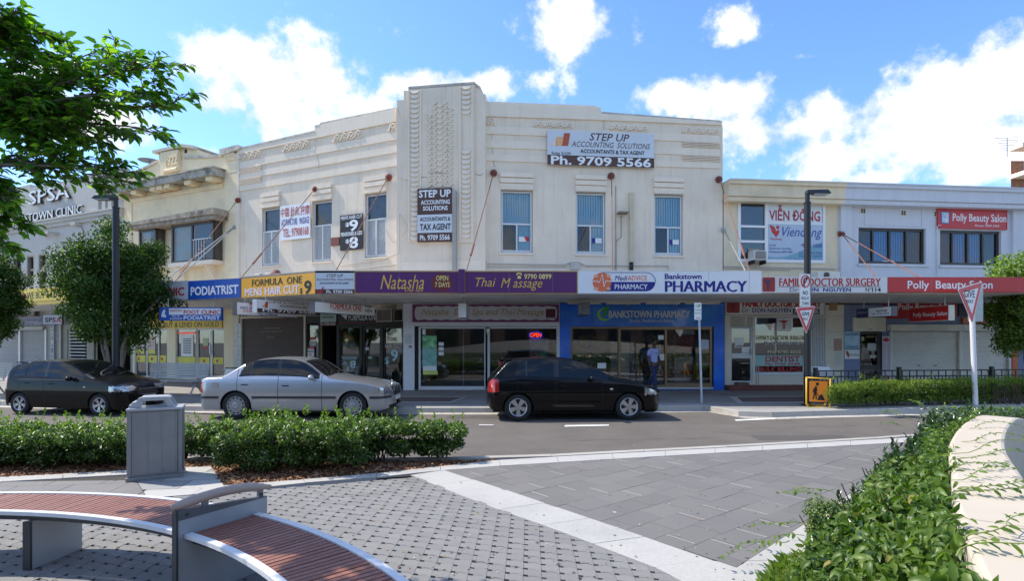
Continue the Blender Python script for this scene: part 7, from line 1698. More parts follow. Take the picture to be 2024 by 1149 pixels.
blackp = paintm('black_car_paint',(.003,.003,.004),.0,.35); silverp = paintm('silver_car_paint',(.50,.51,.53),.7,.28)
alloy = M('alloy',(.50,.50,.51),.3,metal=.8,var=.05); hubcap = M('hub_cap',(.30,.30,.30),.4,metal=.5,var=.05); chrome = M('chrome',(.75,.75,.75),.12,metal=1,var=0); plastic = M('black_trim',(.02,.02,.02),.5)
plate = M('number_plate',(.70,.70,.62),.4,var=.02)
# silver saloon
def cls_m(x, y, z, reg, f, h):
    if reg == 'G' and h > .10 and .10 < f < .86:
        if .98+.0*(z) < x < 2.88 and x > 1.0+(z-.95)*.45:
            if abs(x-1.93) < .05: return 'pillar'
            if abs(x-1.30) < .018: return 'pillar'
            return 'window'
    if reg == 'T' and f > .10:
        if 2.44 < x < 3.02: return 'windscreen'
        if .66 < x < 1.18: return 'rear_window'
    if x > 4.22 and .57 < z < .74 and y > .44: return 'headlight'
    if x > 4.38 and .50 < z < .76 and y < .34: return 'grille'
    if x > 4.30 and .24 < z < .32 and y < .6: return 'lower_grille'
    if x < .20 and .62 < z < .86 and y > .42: return 'tail_light'
    if reg == 'S' and z < (.52 if x > 4.16 or x < .30 else .47): return 'front_bumper' if x > 3.64 else 'rear_bumper' if x < .95 else 'sill_panel'
    if reg == 'S' and .98 < x < 1.93: return 'rear_door'
    if reg == 'S' and 1.93 < x < 2.93: return 'door'
    if reg == 'T' and x > 3.06: return 'bonnet'
    return 'body'
SM = dict(L=4.49, W=1.72, R=.315, axles=(.95,3.64), top=[(0,.55),(.02,.86),(.08,.94),(.3,.975),(.6,.995),(.68,1.03),(1.15,1.31),(1.42,1.39),(1.8,1.42),(2.2,1.405),(2.46,1.35),(3.03,1.0),(3.12,.975),(3.8,.88),(4.2,.80),(4.38,.73),(4.46,.62),(4.49,.40)],
 belt=[(0,.80),(.5,.90),(1.0,.925),(2.0,.91),(3.0,.895),(3.7,.84),(4.2,.75),(4.49,.6)], sill=[(0,.34),(.15,.24),(.8,.20),(3.6,.20),(4.2,.20),(4.49,.26)], seams=(.985,1.93,2.93), paint=silverp, bumpermat=paintm('silver_lower',(.40,.41,.42),.5,.4), wheel='cap', rimmat=hubcap,
 mirror=(2.72,.965), handles=((1.16,.79),(2.10,.77)), handlemat=plastic, classify=cls_m, strip=(.475,.53,M('strip_dark',(.035,.035,.04),.5),.04,4.46),
 boxes=[('grille_bar',(4.455,4.475,-.31+i*.155-.006,-.31+i*.155+.006,.52,.74),chrome) for i in range(5)]+[('number_plate',(4.478,4.496,-.22,.22,.40,.49),plate),('fuel_flap',(.42,.56,-.862,-.857,.70,.84),silverp),('plate_recess',(-.01,.004,-.25,.25,.42,.54),plate)])
t = make_car('silver four door saloon parked between the two black hatchbacks', SM)
m = MB(); cx = 4.49/2
for k in range(3): a = pi/2+2*pi*k/3; m.cyl((4.34-cx,0,.83),(4.34-cx,.04*cos(a),.83+.04*sin(a)),.005,.002,n=5)
m.tube([(4.34-cx,.042*cos(2*pi*k/20),.83+.042*sin(2*pi*k/20)) for k in range(21)],.004,5); m.cyl((4.34-cx,0,.74),(4.34-cx,0,.79),.006,n=5); t.part('bonnet_star', m, chrome)
for a in SM['axles']:
    for s_ in (-1,):
        m = MB(); yy = s_*(.86-.115+.098); m.tube([(a-cx+.04*cos(2*pi*k/20),yy,.315+.04*sin(2*pi*k/20)) for k in range(21)],.004,5)
        for k in range(3): b = pi/2+2*pi*k/3; m.cyl((a-cx,yy,.315),(a-cx+.04*cos(b),yy,.315+.04*sin(b)),.005,.002,n=5)
        t.part('wheel_star', m, chrome)
m = MB(); m.tube([(3.02-cx,-.5,1.0),(2.86-cx,.1,1.10)],.007,5); m.tube([(3.02-cx,.1,1.01),(2.86-cx,.6,1.10)],.007,5); t.part('wipers', m, plastic, kind='stuff')
place_car(t, SM, (467,829.2), (698,829.8))
# black hatchback, right
def cls_c(x, y, z, reg, f, h):
    if reg == 'G' and h > .10 and .12 < f < .86:
        if x > .62+(z-.95)*.28 and x < 2.98:
            if abs(x-1.60) < .05: return 'pillar'
            if abs(x-.93) < .018: return 'pillar'
            if x < 2.72+.1: return 'window'
    if reg == 'T' and f > .10:
        if 2.18 < x < 3.0: return 'windscreen'
        if .14 < x < .50: return 'rear_window'
    if x > 3.70 and .60 < z < .78 and y > .40 + (3.95-x)*.3 and reg == 'S': return 'headlight'
    if x > 4.08 and .50 < z < .62 and y < .40: return 'grille'
    if x > 4.05 and .22 < z < .38 and y < .5: return 'lower_grille'
    if x < .28 and .66 < z < .97 and y > .50 and reg != 'T': return 'tail_light'
    if reg == 'S' and .70 < x < 1.60: return 'rear_door'
    if reg == 'S' and 1.60 < x < 2.68: return 'door'
    if reg == 'T' and x > 3.05: return 'bonnet'
    return 'body'
SCo = dict(L=4.18, W=1.70, R=.315, axles=(.72,3.32), top=[(0,.42),(.015,.70),(.05,.92),(.14,1.03),(.34,1.24),(.48,1.385),(.56,1.42),(.9,1.45),(1.4,1.47),(1.9,1.45),(2.2,1.385),(2.6,1.22),(3.0,1.02),(3.1,.985),(3.6,.88),(3.9,.77),(4.08,.64),(4.16,.50),(4.18,.36)],
 belt=[(0,.85),(.3,.95),(.8,.965),(1.6,.94),(2.6,.905),(3.3,.84),(3.8,.74),(4.18,.55)], sill=[(0,.36),(.15,.26),(.7,.20),(3.3,.19),(3.9,.18),(4.18,.26)], seams=(.70,1.60,2.68), paint=blackp, wheel='star5', rimmat=alloy, mirror=(2.42,.985), handles=((.88,.83),(1.80,.80)), classify=cls_c, nose=(.30,.5),
 boxes=[('spoiler',(.40,.60,-.56,.56,1.40,1.425),blackp),('number_plate',(4.17,4.19,-.2,.2,.38,.46),plate),('side_repeater',(2.86,2.93,-.853,-.846,.72,.75),M('repeater',(.7,.7,.66),.3)),('rub_strip',(1.02,1.55,-.856,-.848,.42,.455),blackp),('rub_strip',(1.65,2.62,-.856,-.848,.42,.455),blackp)])
t = make_car('black five door hatchback with star spoke wheels parked in front of the pharmacy', SCo)
m = MB(); cx = 4.18/2; m.tube([(.62-cx,.0,1.44),(.40-cx,0,1.58)],.005,5); t.part('aerial', m, plastic)
m = MB(); m.tube([(3.02-cx,-.55,1.02),(2.88-cx,.0,1.10)],.008,5); m.tube([(3.02-cx,.0,1.03),(2.88-cx,.55,1.10)],.008,5); t.part('wipers', m, plastic, kind='stuff')
place_car(t, SCo, (1024,833), (1243,831))
# black hatchback, left
def cls_b(x, y, z, reg, f, h):
    if reg == 'G' and h > .10 and .12 < f < .85:
        if x > .42+(z-.98)*.30 and x < 2.9:
            if abs(x-1.42) < .045: return 'pillar'
            if abs(x-.80) < .035: return 'body'
            if x < 2.62: return 'window'
    if reg == 'T' and f > .10:
        if 2.04 < x < 2.86: return 'windscreen'
        if .14 < x < .40: return 'rear_window'
    if x > 3.42 and y > .40 + (3.7-x)*.3 and .66 < z < .80 and (reg == 'S' or x > 3.5): return 'headlight'
    if x > 3.78 and .56 < z < .70 and y < .36: return 'grille'
    if x > 3.74 and .20 < z < .40 and y < .45: return 'lower_grille'
    if x < .26 and .70 < z < 1.05 and y > .50 and reg != 'T': return 'tail_light'
    if reg == 'S' and .62 < x < 1.42: return 'rear_door'
    if reg == 'S' and 1.42 < x < 2.42: return 'door'
    if reg == 'T' and x > 2.9: return 'bonnet'
    return 'body'
SB = dict(L=3.92, W=1.68, R=.30, axles=(.62,3.10), top=[(0,.42),(.015,.75),(.06,1.0),(.14,1.12),(.34,1.38),(.46,1.44),(.8,1.485),(1.2,1.505),(1.7,1.49),(2.05,1.42),(2.45,1.25),(2.85,1.06),(2.95,1.03),(3.4,.94),(3.7,.82),(3.84,.68),(3.90,.52),(3.92,.36)],
 belt=[(0,.9),(.3,.98),(.8,.98),(1.5,.955),(2.4,.93),(3.1,.87),(3.5,.79),(3.92,.6)], sill=[(0,.36),(.12,.27),(.6,.20),(3.1,.19),(3.6,.19),(3.92,.26)], seams=(.62,1.42,2.42), paint=blackp, wheel='twin5', rimmat=alloy, mirror=(2.28,1.0), handles=((.86,.87),(1.62,.85)), classify=cls_b, nose=(.30,.5),
 boxes=[('spoiler',(.24,.46,-.56,.56,1.405,1.43),blackp),('number_plate',(3.905,3.925,-.2,.2,.44,.52),plate),('grille_rim',(3.895,3.915,-.34,.34,.70,.72),chrome),('grille_rim',(3.90,3.92,-.28,.28,.545,.56),chrome),('side_repeater',(2.66,2.72,-.846,-.838,.76,.79),M('repeater',(.7,.7,.66),.3)),('chrome_strip',(.60,2.40,-.822,-.812,.962,.972),chrome)])
t = make_car('black five door hatchback parked at the left behind the grey litter bin', SB)
m = MB(); cx = 3.92/2; m.tube([(.42-cx,.0,1.44),(.2-cx,0,1.58)],.005,5); t.part('aerial', m, plastic)
m = MB(); m.tube([(2.9-cx,-.55,1.06),(2.74-cx,.0,1.15)],.008,5); m.tube([(2.9-cx,.0,1.07),(2.74-cx,.55,1.15)],.008,5); t.part('wipers', m, plastic, kind='stuff')
place_car(t, SB, (40,819.5), (197,823))

# ================================================================== PERSON
def skin(name, pts, edges, mat, parent, lvl=2, root=0):
    me = bpy.data.meshes.new(name); me.from_pydata([p[:3] for p in pts], edges, []); o = bpy.data.objects.new(name, me); COL.objects.link(o)
    md = o.modifiers.new('s', 'SKIN'); md.use_smooth_shade = True
    for i, p in enumerate(pts): sv_ = me.skin_vertices[0].data[i]; sv_.radius = (p[3], p[4] if len(p) > 4 else p[3]); sv_.use_root = (i == root)
    sb = o.modifiers.new('u', 'SUBSURF'); sb.levels = lvl; sb.render_levels = lvl
    dg = bpy.context.evaluated_depsgraph_get(); dg.update(); me2 = bpy.data.meshes.new_from_object(o.evaluated_get(dg)); o.modifiers.clear(); o.data = me2; me2.name = name; me2.materials.clear(); me2.materials.append(mat); o.parent = parent
    for p in me2.polygons: p.use_smooth = True
    return o
px_, D6 = 1292, 1.71*F/(774-HY); X6 = (px_-CX)/F*D6
t = Thing('person','person in a lilac blue t-shirt and dark jeans walking past the pharmacy doors','person',WORLD,(X6,D6,.14), rz=radians(28))
skinm = M('brown_skin',(.11,.055,.035),.5,var=.05); shirtm = M('lilac_shirt',(.45,.50,.90),.85,var=.08,vs=9); jeans = M('dark_denim',(.03,.05,.14),.9,var=.2,vs=12); shoem = M('shoe_dark',(.03,.03,.035),.6)
# local: x = to the right, y = away, z up; he faces -y, strides
hip = .90
B_ = [(0,0,hip,.13,.10),(0,.0,1.12,.125,.09),(0,.0,1.33,.15,.10),(0,0,1.44,.10,.08),(0,-.01,1.50,.050),(0,-.02,1.57,.055),
      (-.17,0,1.40,.055),(-.235,.02,1.14,.045),(-.24,-.06,.92,.034),(-.235,-.09,.84,.030), (.17,0,1.40,.055),(.26,.06,1.16,.045),(.33,.02,.97,.034),(.35,-.02,.90,.030),
      (-.09,0,.86,.085),(-.10,-.16,.50,.060),(-.10,-.20,.12,.042),(-.10,-.32,.05,.035),(.09,0,.86,.085),(.10,.10,.50,.058),(.10,.36,.18,.040),(.10,.30,.05,.035)]
E_ = [(0,1),(1,2),(2,3),(3,4),(4,5),(3,6),(6,7),(7,8),(8,9),(3,10),(10,11),(11,12),(12,13),(0,14),(14,15),(15,16),(16,17),(0,18),(18,19),(19,20),(20,21)]
body_o = skin('body', B_, E_, skinm, t.o)
m = MB(); m.ball((0,-.03,1.665),(.078,.098,.118),16,12); m.ball((0,-.125,1.655),(.014,.022,.026),8,6); m.ball((-.08,-.02,1.66),(.012,.022,.032),8,6); m.ball((.08,-.02,1.66),(.012,.022,.032),8,6); m.ball((0,-.05,1.60),(.055,.065,.06),12,8)
t.org = Vector((0,0,0)); t.part('head', m, skinm, smooth=True, parent=None)
m = MB(); m.ball((-.030,-.118,1.685),(.015,.010,.008),8,6); m.ball((.030,-.118,1.685),(.015,.010,.008),8,6); t.part('eyes', m, M('eye_white',(.5,.48,.45),.3), kind='stuff')
m = MB(); m.ball((0,-.118,1.612),(.028,.012,.008),8,6); t.part('mouth', m, M('lip',(.10,.03,.03),.5))
m = MB(); m.ball((0,-.012,1.70),(.084,.098,.100),16,10); t.part('hair', m, M('hair_black',(.008,.007,.006),.9), smooth=True)
for s_, (hx, hy, hz) in ((-1,(-.235,-.10,.81)),(1,(.355,-.03,.87))):
    P_ = [(hx,hy,hz,.026,.034),(hx+s_*.002,hy-.01,hz-.05,.030,.018)]; E2_ = [(0,1)]
    for k in range(4):
        o_ = (k-1.5)*.019; b0 = len(P_); P_ += [(hx,hy-.012+o_,hz-.085,.0085),(hx-s_*.012,hy-.02+o_,hz-.12,.0080),(hx-s_*.03,hy-.03+o_,hz-.145+abs(k-1.5)*.006,.0070)]; E2_ += [(1,b0),(b0,b0+1),(b0+1,b0+2)]
    b0 = len(P_); P_ += [(hx-s_*.005,hy-.045,hz-.045,.010),(hx-s_*.015,hy-.062,hz-.085,.009)]; E2_ += [(0,b0),(b0,b0+1)]
    skin('hand', P_, E2_, skinm, t.o, 1)
skin('t_shirt', [(0,0,.93,.165,.125),(0,.0,1.12,.155,.115),(0,.0,1.33,.17,.118),(0,0,1.43,.115,.09),(-.18,0,1.40,.072),(-.232,.01,1.20,.066),(.18,0,1.40,.072),(.245,.04,1.21,.066)], [(0,1),(1,2),(2,3),(3,4),(4,5),(3,6),(6,7)], shirtm, t.o)
skin('jeans', [(0,0,.93,.15,.115),(-.09,0,.84,.100),(-.10,-.16,.50,.078),(-.10,-.20,.10,.062),(.09,0,.84,.100),(.10,.10,.50,.076),(.10,.36,.18,.060)], [(0,1),(1,2),(2,3),(0,4),(4,5),(5,6)], jeans, t.o)
for (x, y, z, a) in ((-.10,-.24,.0,0),(.10,.36,.05,.6)): m = MB(); m.ball((x,y-.03,z+.045),(.048,.135,.045),12,8); t.part('shoe', m, shoem, smooth=True)
m = MB(); m.ball((.0,-.128,1.30),(.075,.012,.045),12,6); t.part('shirt_print', m, M('print_pale',(.45,.50,.62),.8,var=.3,vs=30))

# ================================================================== VEGETATION
import numpy as np
NP = np.random.default_rng(11)
def unit(a): return a/np.maximum(np.linalg.norm(a, axis=1, keepdims=True), 1e-9)
def leaf_mesh(name, P, N, size, aspect, mat, droop=.25, fold=.35, fine=False, T=None, org=(0,0,0)):
    """one folded blade per point: P positions, N way the blade faces, T way it points"""
    n = len(P); P = np.asarray(P, float) - np.array(org); N = unit(np.asarray(N, float)); R = unit(NP.normal(size=(n,3)))
    if T is None: T = R - N*(R*N).sum(1, keepdims=True)
    T = unit(T - N*(T*N).sum(1, keepdims=True)*.7); B = unit(np.cross(N, T)); N2 = np.cross(T, B)
    s = size*NP.uniform(.65, 1.3, size=(n,1)); w = s*aspect*.5
    base = P; mid = P + T*s*.5
    if not fine:
        v = np.stack([base, mid+B*w+N2*w*fold, P+T*s-N2*s*droop, mid-B*w+N2*w*fold], 1).reshape(-1,3); k = 4
        f = (np.arange(n)[:,None]*4 + np.array([[0,1,2,0,2,3]])).reshape(-1,3)
    else:
        a = P+T*s*.25; b = P+T*s*.68-N2*s*droop*.35
        v = np.stack([base, a+B*w*.85+N2*w*fold, a, a-B*w*.85+N2*w*fold, b+B*w*.75+N2*w*fold, b, b-B*w*.75+N2*w*fold, P+T*s-N2*s*droop], 1).reshape(-1,3); k = 8
        f = (np.arange(n)[:,None]*8 + np.array([[0,1,2, 0,2,3, 1,4,5, 1,5,2, 2,5,6, 2,6,3, 4,7,5, 5,7,6]])).reshape(-1,3)
    me = bpy.data.meshes.new(name); me.vertices.add(len(v)); me.vertices.foreach_set('co', v.ravel()); nf = len(f)
    me.loops.add(nf*3); me.loops.foreach_set('vertex_index', f.ravel().astype(np.int32)); me.polygons.add(nf)
    me.polygons.foreach_set('loop_start', np.arange(0, nf*3, 3, dtype=np.int32)); me.polygons.foreach_set('loop_total', np.full(nf, 3, dtype=np.int32))
    me.polygons.foreach_set('use_smooth', np.ones(nf, dtype=bool)) if fine else None
    me.materials.append(mat); me.update(calc_edges=True); return me
def noise3(P, sc, seed=0):
    P = np.asarray(P)*sc + seed*7.3; return (np.sin(P[:,0]*1.7+np.sin(P[:,1]*2.3+1.1*seed))+np.sin(P[:,1]*1.9+np.sin(P[:,2]*2.1))+np.sin(P[:,2]*2.2+np.sin(P[:,0]*1.6+P[:,1])))/3
def put(t, name, me, kind=None, parent=None):
    o = bpy.data.objects.new(name, me); COL.objects.link(o); o.parent = parent or t.o
    if kind: o['kind'] = kind
    return o
def clump_points(lumps, n, shell=.55):
    """points through overlapping lumps, thicker near their skins; returns points and outward directions"""
    w = np.array([l[3]*l[4]*l[5] for l in lumps])**.75; w /= w.sum(); c = NP.choice(len(lumps), size=n, p=w)
    L = np.array(lumps)[c]; d = unit(NP.normal(size=(n,3))); r = (1 - NP.random(n)**1.6*shell)[:,None]
    return L[:,:3] + d*L[:,3:6]*r, unit(d/L[:,3:6]*L[:,3:6].mean(1, keepdims=True))
pitto = LEAF('shrub_leaf_green', (0.0271,0.0616,0.0088),(0.0616,0.1159,0.0173), .38, .5, .25)
pitto_tip = LEAF('shrub_leaf_tip', (0.1006,0.1886,0.0220), (0.1697,0.2640,0.0440), .4, .4, .35)
stemm = M('shrub_stem', (.09,.06,.04), .9)
def shrub(label, cat, x0, x1, y0, y1, h, n, name='hedge', group=None, size=.052, seed=0, fr_skew=None, base=.08, mats=(pitto,pitto_tip), tipf=.2, lump=.25, sprigs=0):
    cx, cy = (x0+x1)/2, (y0+y1)/2; t = Thing(name, label, cat, WORLD, (cx, cy, base), group)
    rs = random.Random(seed); lumps = []
    nx = max(2, int((x1-x0)/lump)); ny = max(2, int((y1-y0)/lump)); nz = max(2, int(h/lump*.9))
    sk = fr_skew or (lambda x: 0)
    for i in range(nx):
        for j in range(ny):
            for k in range(nz):
                fx, fy, fz = (i+.5)/nx, (j+.5)/ny, (k+.7)/nz
                e = 1 - (abs(fx-.5)*2)**6*.22*(fz); x = x0+(x1-x0)*fx+rs.uniform(-.06,.06); y = cy+(y0-cy+(y1-y0)*fy)*(1-.25*(1-fz)*1)+rs.uniform(-.05,.05)+sk(x); z = base+.10+(h-.12)*fz*e*rs.uniform(.9,1.06)
                r = lump*rs.uniform(.46,.80); lumps.append((x,y,z-r*.4,r,r,r*.85))
    P, N = clump_points(lumps, n, .6); N = unit(N + np.array([0,0,.9]) + NP.normal(size=P.shape)*.55)
    T = unit(N*.4 + NP.normal(size=P.shape)*.6 + np.array([0,0,.55])); tip = (P[:,2] > base+h*.62) & (NP.random(n) < tipf*2.2) | (NP.random(n) < tipf*.25)
    put(t, 'foliage', leaf_mesh('foliage', P[~tip], N[~tip], size, .5, mats[0], .12, .3, T=T[~tip], org=(cx,cy,base)), 'stuff')
    # upright young sprigs at the top
    Q, QT = [], []
    k = int((x1-x0)*(y1-y0)*sprigs)
    for _ in range(k):
        x, y = rs.uniform(x0,x1), rs.uniform(y0,y1); y += sk(x); z = base+h*rs.uniform(.86,1.06); l = rs.uniform(.05,.13); ax, ay = rs.uniform(-.3,.3), rs.uniform(-.3,.3)
        for q in range(9): f = q/8; a = q*2.4; Q.append((x+ax*l*f, y+ay*l*f, z+l*f)); QT.append((cos(a)*(1.1-f), sin(a)*(1.1-f), .5+f))
    Pt, Nt, Tt = P[tip], N[tip], T[tip]
    if Q: Q = np.array(Q); QT = unit(np.array(QT)); Pt = np.vstack([Pt, Q]); Nt = np.vstack([Nt, unit(NP.normal(size=Q.shape)*.4 + np.array([0,0,.8]) - QT*.3)]); Tt = np.vstack([Tt, QT])
    put(t, 'young_foliage', leaf_mesh('young_foliage', Pt, Nt, size*1.02, .5, mats[1], .08, .3, T=Tt, org=(cx,cy,base)), 'stuff')
    m = MB()
    for i in range(max(3, int((x1-x0)*6))):
        x, y = rs.uniform(x0+.1,x1-.1), cy+rs.uniform(-.15,.15)+sk(cx)*1.0
        for q in range(3): m.tube([(x,y,base),(x+rs.uniform(-.06,.06),y+rs.uniform(-.06,.06),base+h*.3),(x+rs.uniform(-.2,.2),y+rs.uniform(-.2,.2),base+h*.75)],[.012,.009,.004],4)
    t.part('stems', m, stemm, kind='stuff'); return t
xg = lambda px, D: (px-CX)/F*D
shrub('long glossy green hedge left of and behind the grey litter bin','hedge',-7.9,xg(268,7.9),7.45,8.5,.58,29000,seed=1,sprigs=26)
shrub('short low shrub between the litter bin and the big hedge block','shrub',xg(350,8.3),xg(440,8.3),7.95,8.65,.56,6000,name='shrub',seed=2,sprigs=14,lump=.19)
shrub('big rounded hedge block in the middle of the bark bed','hedge',xg(462,7.9),xg(742,8.0),7.2,8.45,.68,25000,seed=3,sprigs=30)
shrub('small bushy shrub at the right end of the hedge block','shrub',xg(738,8.2),xg(822,8.2),7.85,8.55,.64,6200,name='shrub',seed=4,sprigs=18,lump=.2)
shrub('last round shrub standing apart at the tip of the bark bed','shrub',xg(822,8.35),xg(918,8.35),8.0,8.7,.60,6000,name='shrub',seed=5,sprigs=16,lump=.2)
box1 = LEAF('box_hedge_leaf', (0.0659,0.1162,0.0155), (0.1472,0.2247,0.0349), .5, .3, .3); box2 = LEAF('box_hedge_tip', (0.1955,0.2815,0.0469), (0.2815,0.3597,0.0782), .5, .3, .4)
hx0, hx1 = xg(1643,14.0), xg(2110,15.6)
shrub('long clipped box hedge along the kerb before the pavement railing','hedge',hx0,hx1,13.95,14.6,.74,54000,seed=6,size=.042,mats=(box1,box2),tipf=.28,lump=.2,fr_skew=lambda x: (x-hx0)*.215,base=.14,sprigs=6)
# ---- street trees
barkm = M('grey_bark',(.20,.17,.14),.9,var=.3,vs=12,bump=.6,bs=30)
def street_tree(label, px, D, pyc, rpx, rpy, trunk_py, n, mats, seed, size=.10, multi=4, group='street trees', tf=.0):
    X, zc = xg(px, D), H+(HY-pyc)/F*D; rx, rz = rpx/F*D, rpy/F*D; rs = random.Random(seed); t = Thing('street_tree', label, 'tree', WORLD, (X,D,.14), group)
    lumps = []
    for k in range(70):
        th, ph = rs.uniform(0,2*pi), math.asin(rs.uniform(-.95,1)); q = rs.uniform(.35,.92); r = rs.uniform(.20,.40)*rx
        ez = sin(ph)*q; ew = cos(ph)*q*(1.0 - .25*max(0,ez) - .35*max(0,-ez)); lumps.append((X+cos(th)*ew*rx, D+sin(th)*ew*rx, zc+ez*rz, r, r, r*.8))
    P, N = clump_points(lumps, n, .7); N = unit(N + np.array([-.2,0,.7]) + NP.normal(size=P.shape)*.6); T = unit(NP.normal(size=P.shape) + np.array([0,0,-.5])); br = NP.random(n) < tf
    o = put(t, 'crown', leaf_mesh('crown', P[~br], N[~br], size, .58, mats[0], .3, .25, T=T[~br], org=(X,D,.14)), 'stuff')
    if br.any(): put(t, 'crown_highlights', leaf_mesh('pale_leaves', P[br], N[br], size, .58, mats[1], .3, .25, T=T[br], org=(X,D,.14)), 'stuff', parent=o)  # random paler leaves put lit highlights into the crown colour
    m = MB()
    for k in range(multi):
        a = 2*pi*k/multi+rs.uniform(-.4,.4); bx = .10*cos(a); by = .10*sin(a); pts = [(X+bx,D+by,.14)]; rr = [.065]
        for q in range(1,6): f = q/5; pts.append((X+bx+cos(a)*rx*.42*f**1.4+rs.uniform(-.05,.05), D+by+sin(a)*rx*.42*f**1.4, .14+(zc-.14)*f*1.02)); rr.append(.065*(1-f*.75))
        m.tube(pts, rr, 7)
        for q in (3,4,5):
            for _ in range(3): p = pts[q]; b = rs.uniform(0,2*pi); m.tube([p,(p[0]+cos(b)*rx*.3,p[1]+sin(b)*rx*.3,p[2]+rz*.25),(p[0]+cos(b)*rx*.55,p[1]+sin(b)*rx*.55,p[2]+rz*.5)],[rr[q]*.6,rr[q]*.4,.006],5)
    t.part('trunk', m, barkm, smooth=True); return t
tl1 = LEAF('street_tree_leaf',(.022,.062,.010),(.058,.125,.018),.5,.3,.25); tl2 = LEAF('street_tree_leaf_light',(0.1248,0.2028,0.0312),(0.1872,0.2652,0.0468),.45,.4,.45)
tr1 = LEAF('sunlit_tree_leaf',(0.0750,0.1425,0.0187),(0.1575,0.2475,0.0375),.45,.4,.35); tr2 = LEAF('sunlit_tree_leaf_light',(0.2184,0.3120,0.0546),(0.2808,0.3744,0.0780),.45,.4,.45)  # sunlight on the right tree is put into these brighter leaf greens
street_tree('round dark green street tree behind the left street lamp', 229, 17.6, 566, 108, 130, 700, 44000, (tl1,tl2), 21, .088, tf=.08)
street_tree('dark green street tree cut by the left edge of the picture', -24, 17.6, 592, 72, 122, 700, 24000, (tl1,tl2), 22, .088, tf=.08)
street_tree('street tree with sunlit green leaves behind the large give way sign', 2040, 16.8, 600, 96, 118, 745, 20000, (tr1,tr2), 23, .11, tf=.3)

# ---- foreground tree reaching in from the upper left
TB = Vector((-7.0, 3.8, .1)); fic = LEAF('ficus_leaf',(0.0420,0.1320,0.0168),(0.1020,0.2400,0.0300),.32,.5,.42); fic2 = LEAF('ficus_leaf_light',(0.1620,0.3240,0.0324),(0.2700,0.4536,0.0540),.35,.5,.5); twig = M('twig_bark',(.14,.095,.06),.8,var=.3,vs=15)
ft = Thing('plaza_tree','large leaved tree reaching into the picture from the upper left','tree',WORLD,tuple(TB))
rs = random.Random(77); bm_ = MB(); tw = MB(); LP, LN, LT = [], [], []
def tip(px, py, D): return Vector(((px-CX)/F*D, D, H+(HY-py)/F*D))
hub = Vector((-6.3, 4.1, 3.1)); bm_.tube([TB,(-6.95,3.85,1.2),(-6.7,3.95,2.3),hub],[.17,.14,.12,.10],12)
def twig_leaves(p, q, rad, dens=26, long=True):
    d = q-p; L_ = d.length; n = max(3, int(L_*dens*.58)); dn = d.normalized(); sg = 1
    perp = dn.cross(Vector((0,0,1))).normalized()
    for i in range(n):
        f = (i+.6)/n; c = p.lerp(q, f) + Vector((rs.gauss(0,.006),)*3); sg = -sg
        side = (perp*sg*rs.uniform(.5,1.1) + dn*rs.uniform(.35,1.0) + Vector((0,0,rs.uniform(-.55,.35)))).normalized()
        LP.append(tuple(c)); LT.append(tuple(side)); LN.append((rs.gauss(0,.45), rs.gauss(0,.45), 1))
    tw.tube([p, p.lerp(q,.5)+Vector((0,0,.02)), q], [rad, rad*.7, rad*.3], 4)
def limb(a, b, r0, depth, arch=.25):
    """a bough from a to b with side twigs"""
    a, b = Vector(a), Vector(b); L_ = (b-a).length; pts = []; n = 7
    for i in range(n+1): f = i/n; p = a.lerp(b, f) + Vector((0,0,sin(pi*f)*arch*L_*.3)) + Vector((rs.gauss(0,.02*L_ if 0 < i < n else 0),)*3); pts.append(p)
    (bm_ if r0 > .012 else tw).tube(pts, [r0*(1-.8*i/n) for i in range(n+1)], 6)
    for i in range(1 if depth else 2, n+1):
        for _ in range(2 if depth else 1):
            p = pts[i-1].lerp(pts[i], rs.random()); dirn = (pts[i]-pts[i-1]).normalized()
            dv = (dirn + Vector((rs.gauss(0,.6),rs.gauss(0,.6),rs.gauss(0,.45)))).normalized(); ln = L_*rs.uniform(.16,.30)*(1.15-.5*i/n)
            if depth > 0: limb(p, p+dv*ln*1.1, r0*.35, depth-1, .1)
            else: twig_leaves(p, p+dv*max(.10, ln*1.1), .004)
    twig_leaves(pts[-2], pts[-1]+(pts[-1]-pts[-2])*.25, .005, 30)
tips = [((95,62,4.6),2),((55,55,4.9),2),((22,30,4.4),2),((326,127,4.5),2),((250,118,4.7),2),((205,125,4.9),2),((338,208,4.6),2),((330,185,4.8),1),((270,190,4.4),2),((298,262,4.6),2),((232,275,4.8),2),((180,250,4.5),2),
        ((205,330,4.5),2),((228,345,4.6),2),((125,305,4.5),2),((215,350,4.4),1),((38,440,4.7),2),((4,478,4.6),2),((40,250,4.5),2),((110,210,4.6),2),((60,170,4.8),2),((140,160,4.5),2),((10,400,4.4),2),((30,120,4.5),2),
        ((-90,-60,4.6),2),((-200,-120,4.2),2),((-330,20,4.0),2),((-60,-170,3.9),2),((-120,60,5.4),2),((-150,250,5.2),2),((-260,330,4.6),2)]
boughs = [tip(-60,90,4.7), tip(-40,230,4.6), tip(-60,330,4.6), tip(-110,-40,4.5)]
for b_t in boughs: 
    pts = [hub, hub.lerp(b_t,.5)+Vector((0,0,.15)), b_t]; bm_.tube(pts, [.075,.055,.04], 8)
for (pp, dep) in tips:
    q = tip(*pp); b0 = min(boughs, key=lambda b: (b-q).length); limb(b0, q, .020, dep-1, .12)
LP, LN, LT = map(np.array, (LP, LN, LT)); light = NP.random(len(LP)) < .22
print('plaza tree leaves', len(LP))
put(ft, 'leaves', leaf_mesh('leaves', LP[~light], LN[~light], .086, .52, fic, .22, .28, fine=True, T=LT[~light], org=tuple(TB)), 'stuff')
put(ft, 'pale_leaves', leaf_mesh('pale_leaves', LP[light], LN[light], .080, .52, fic2, .2, .28, fine=True, T=LT[light], org=tuple(TB)), 'stuff')
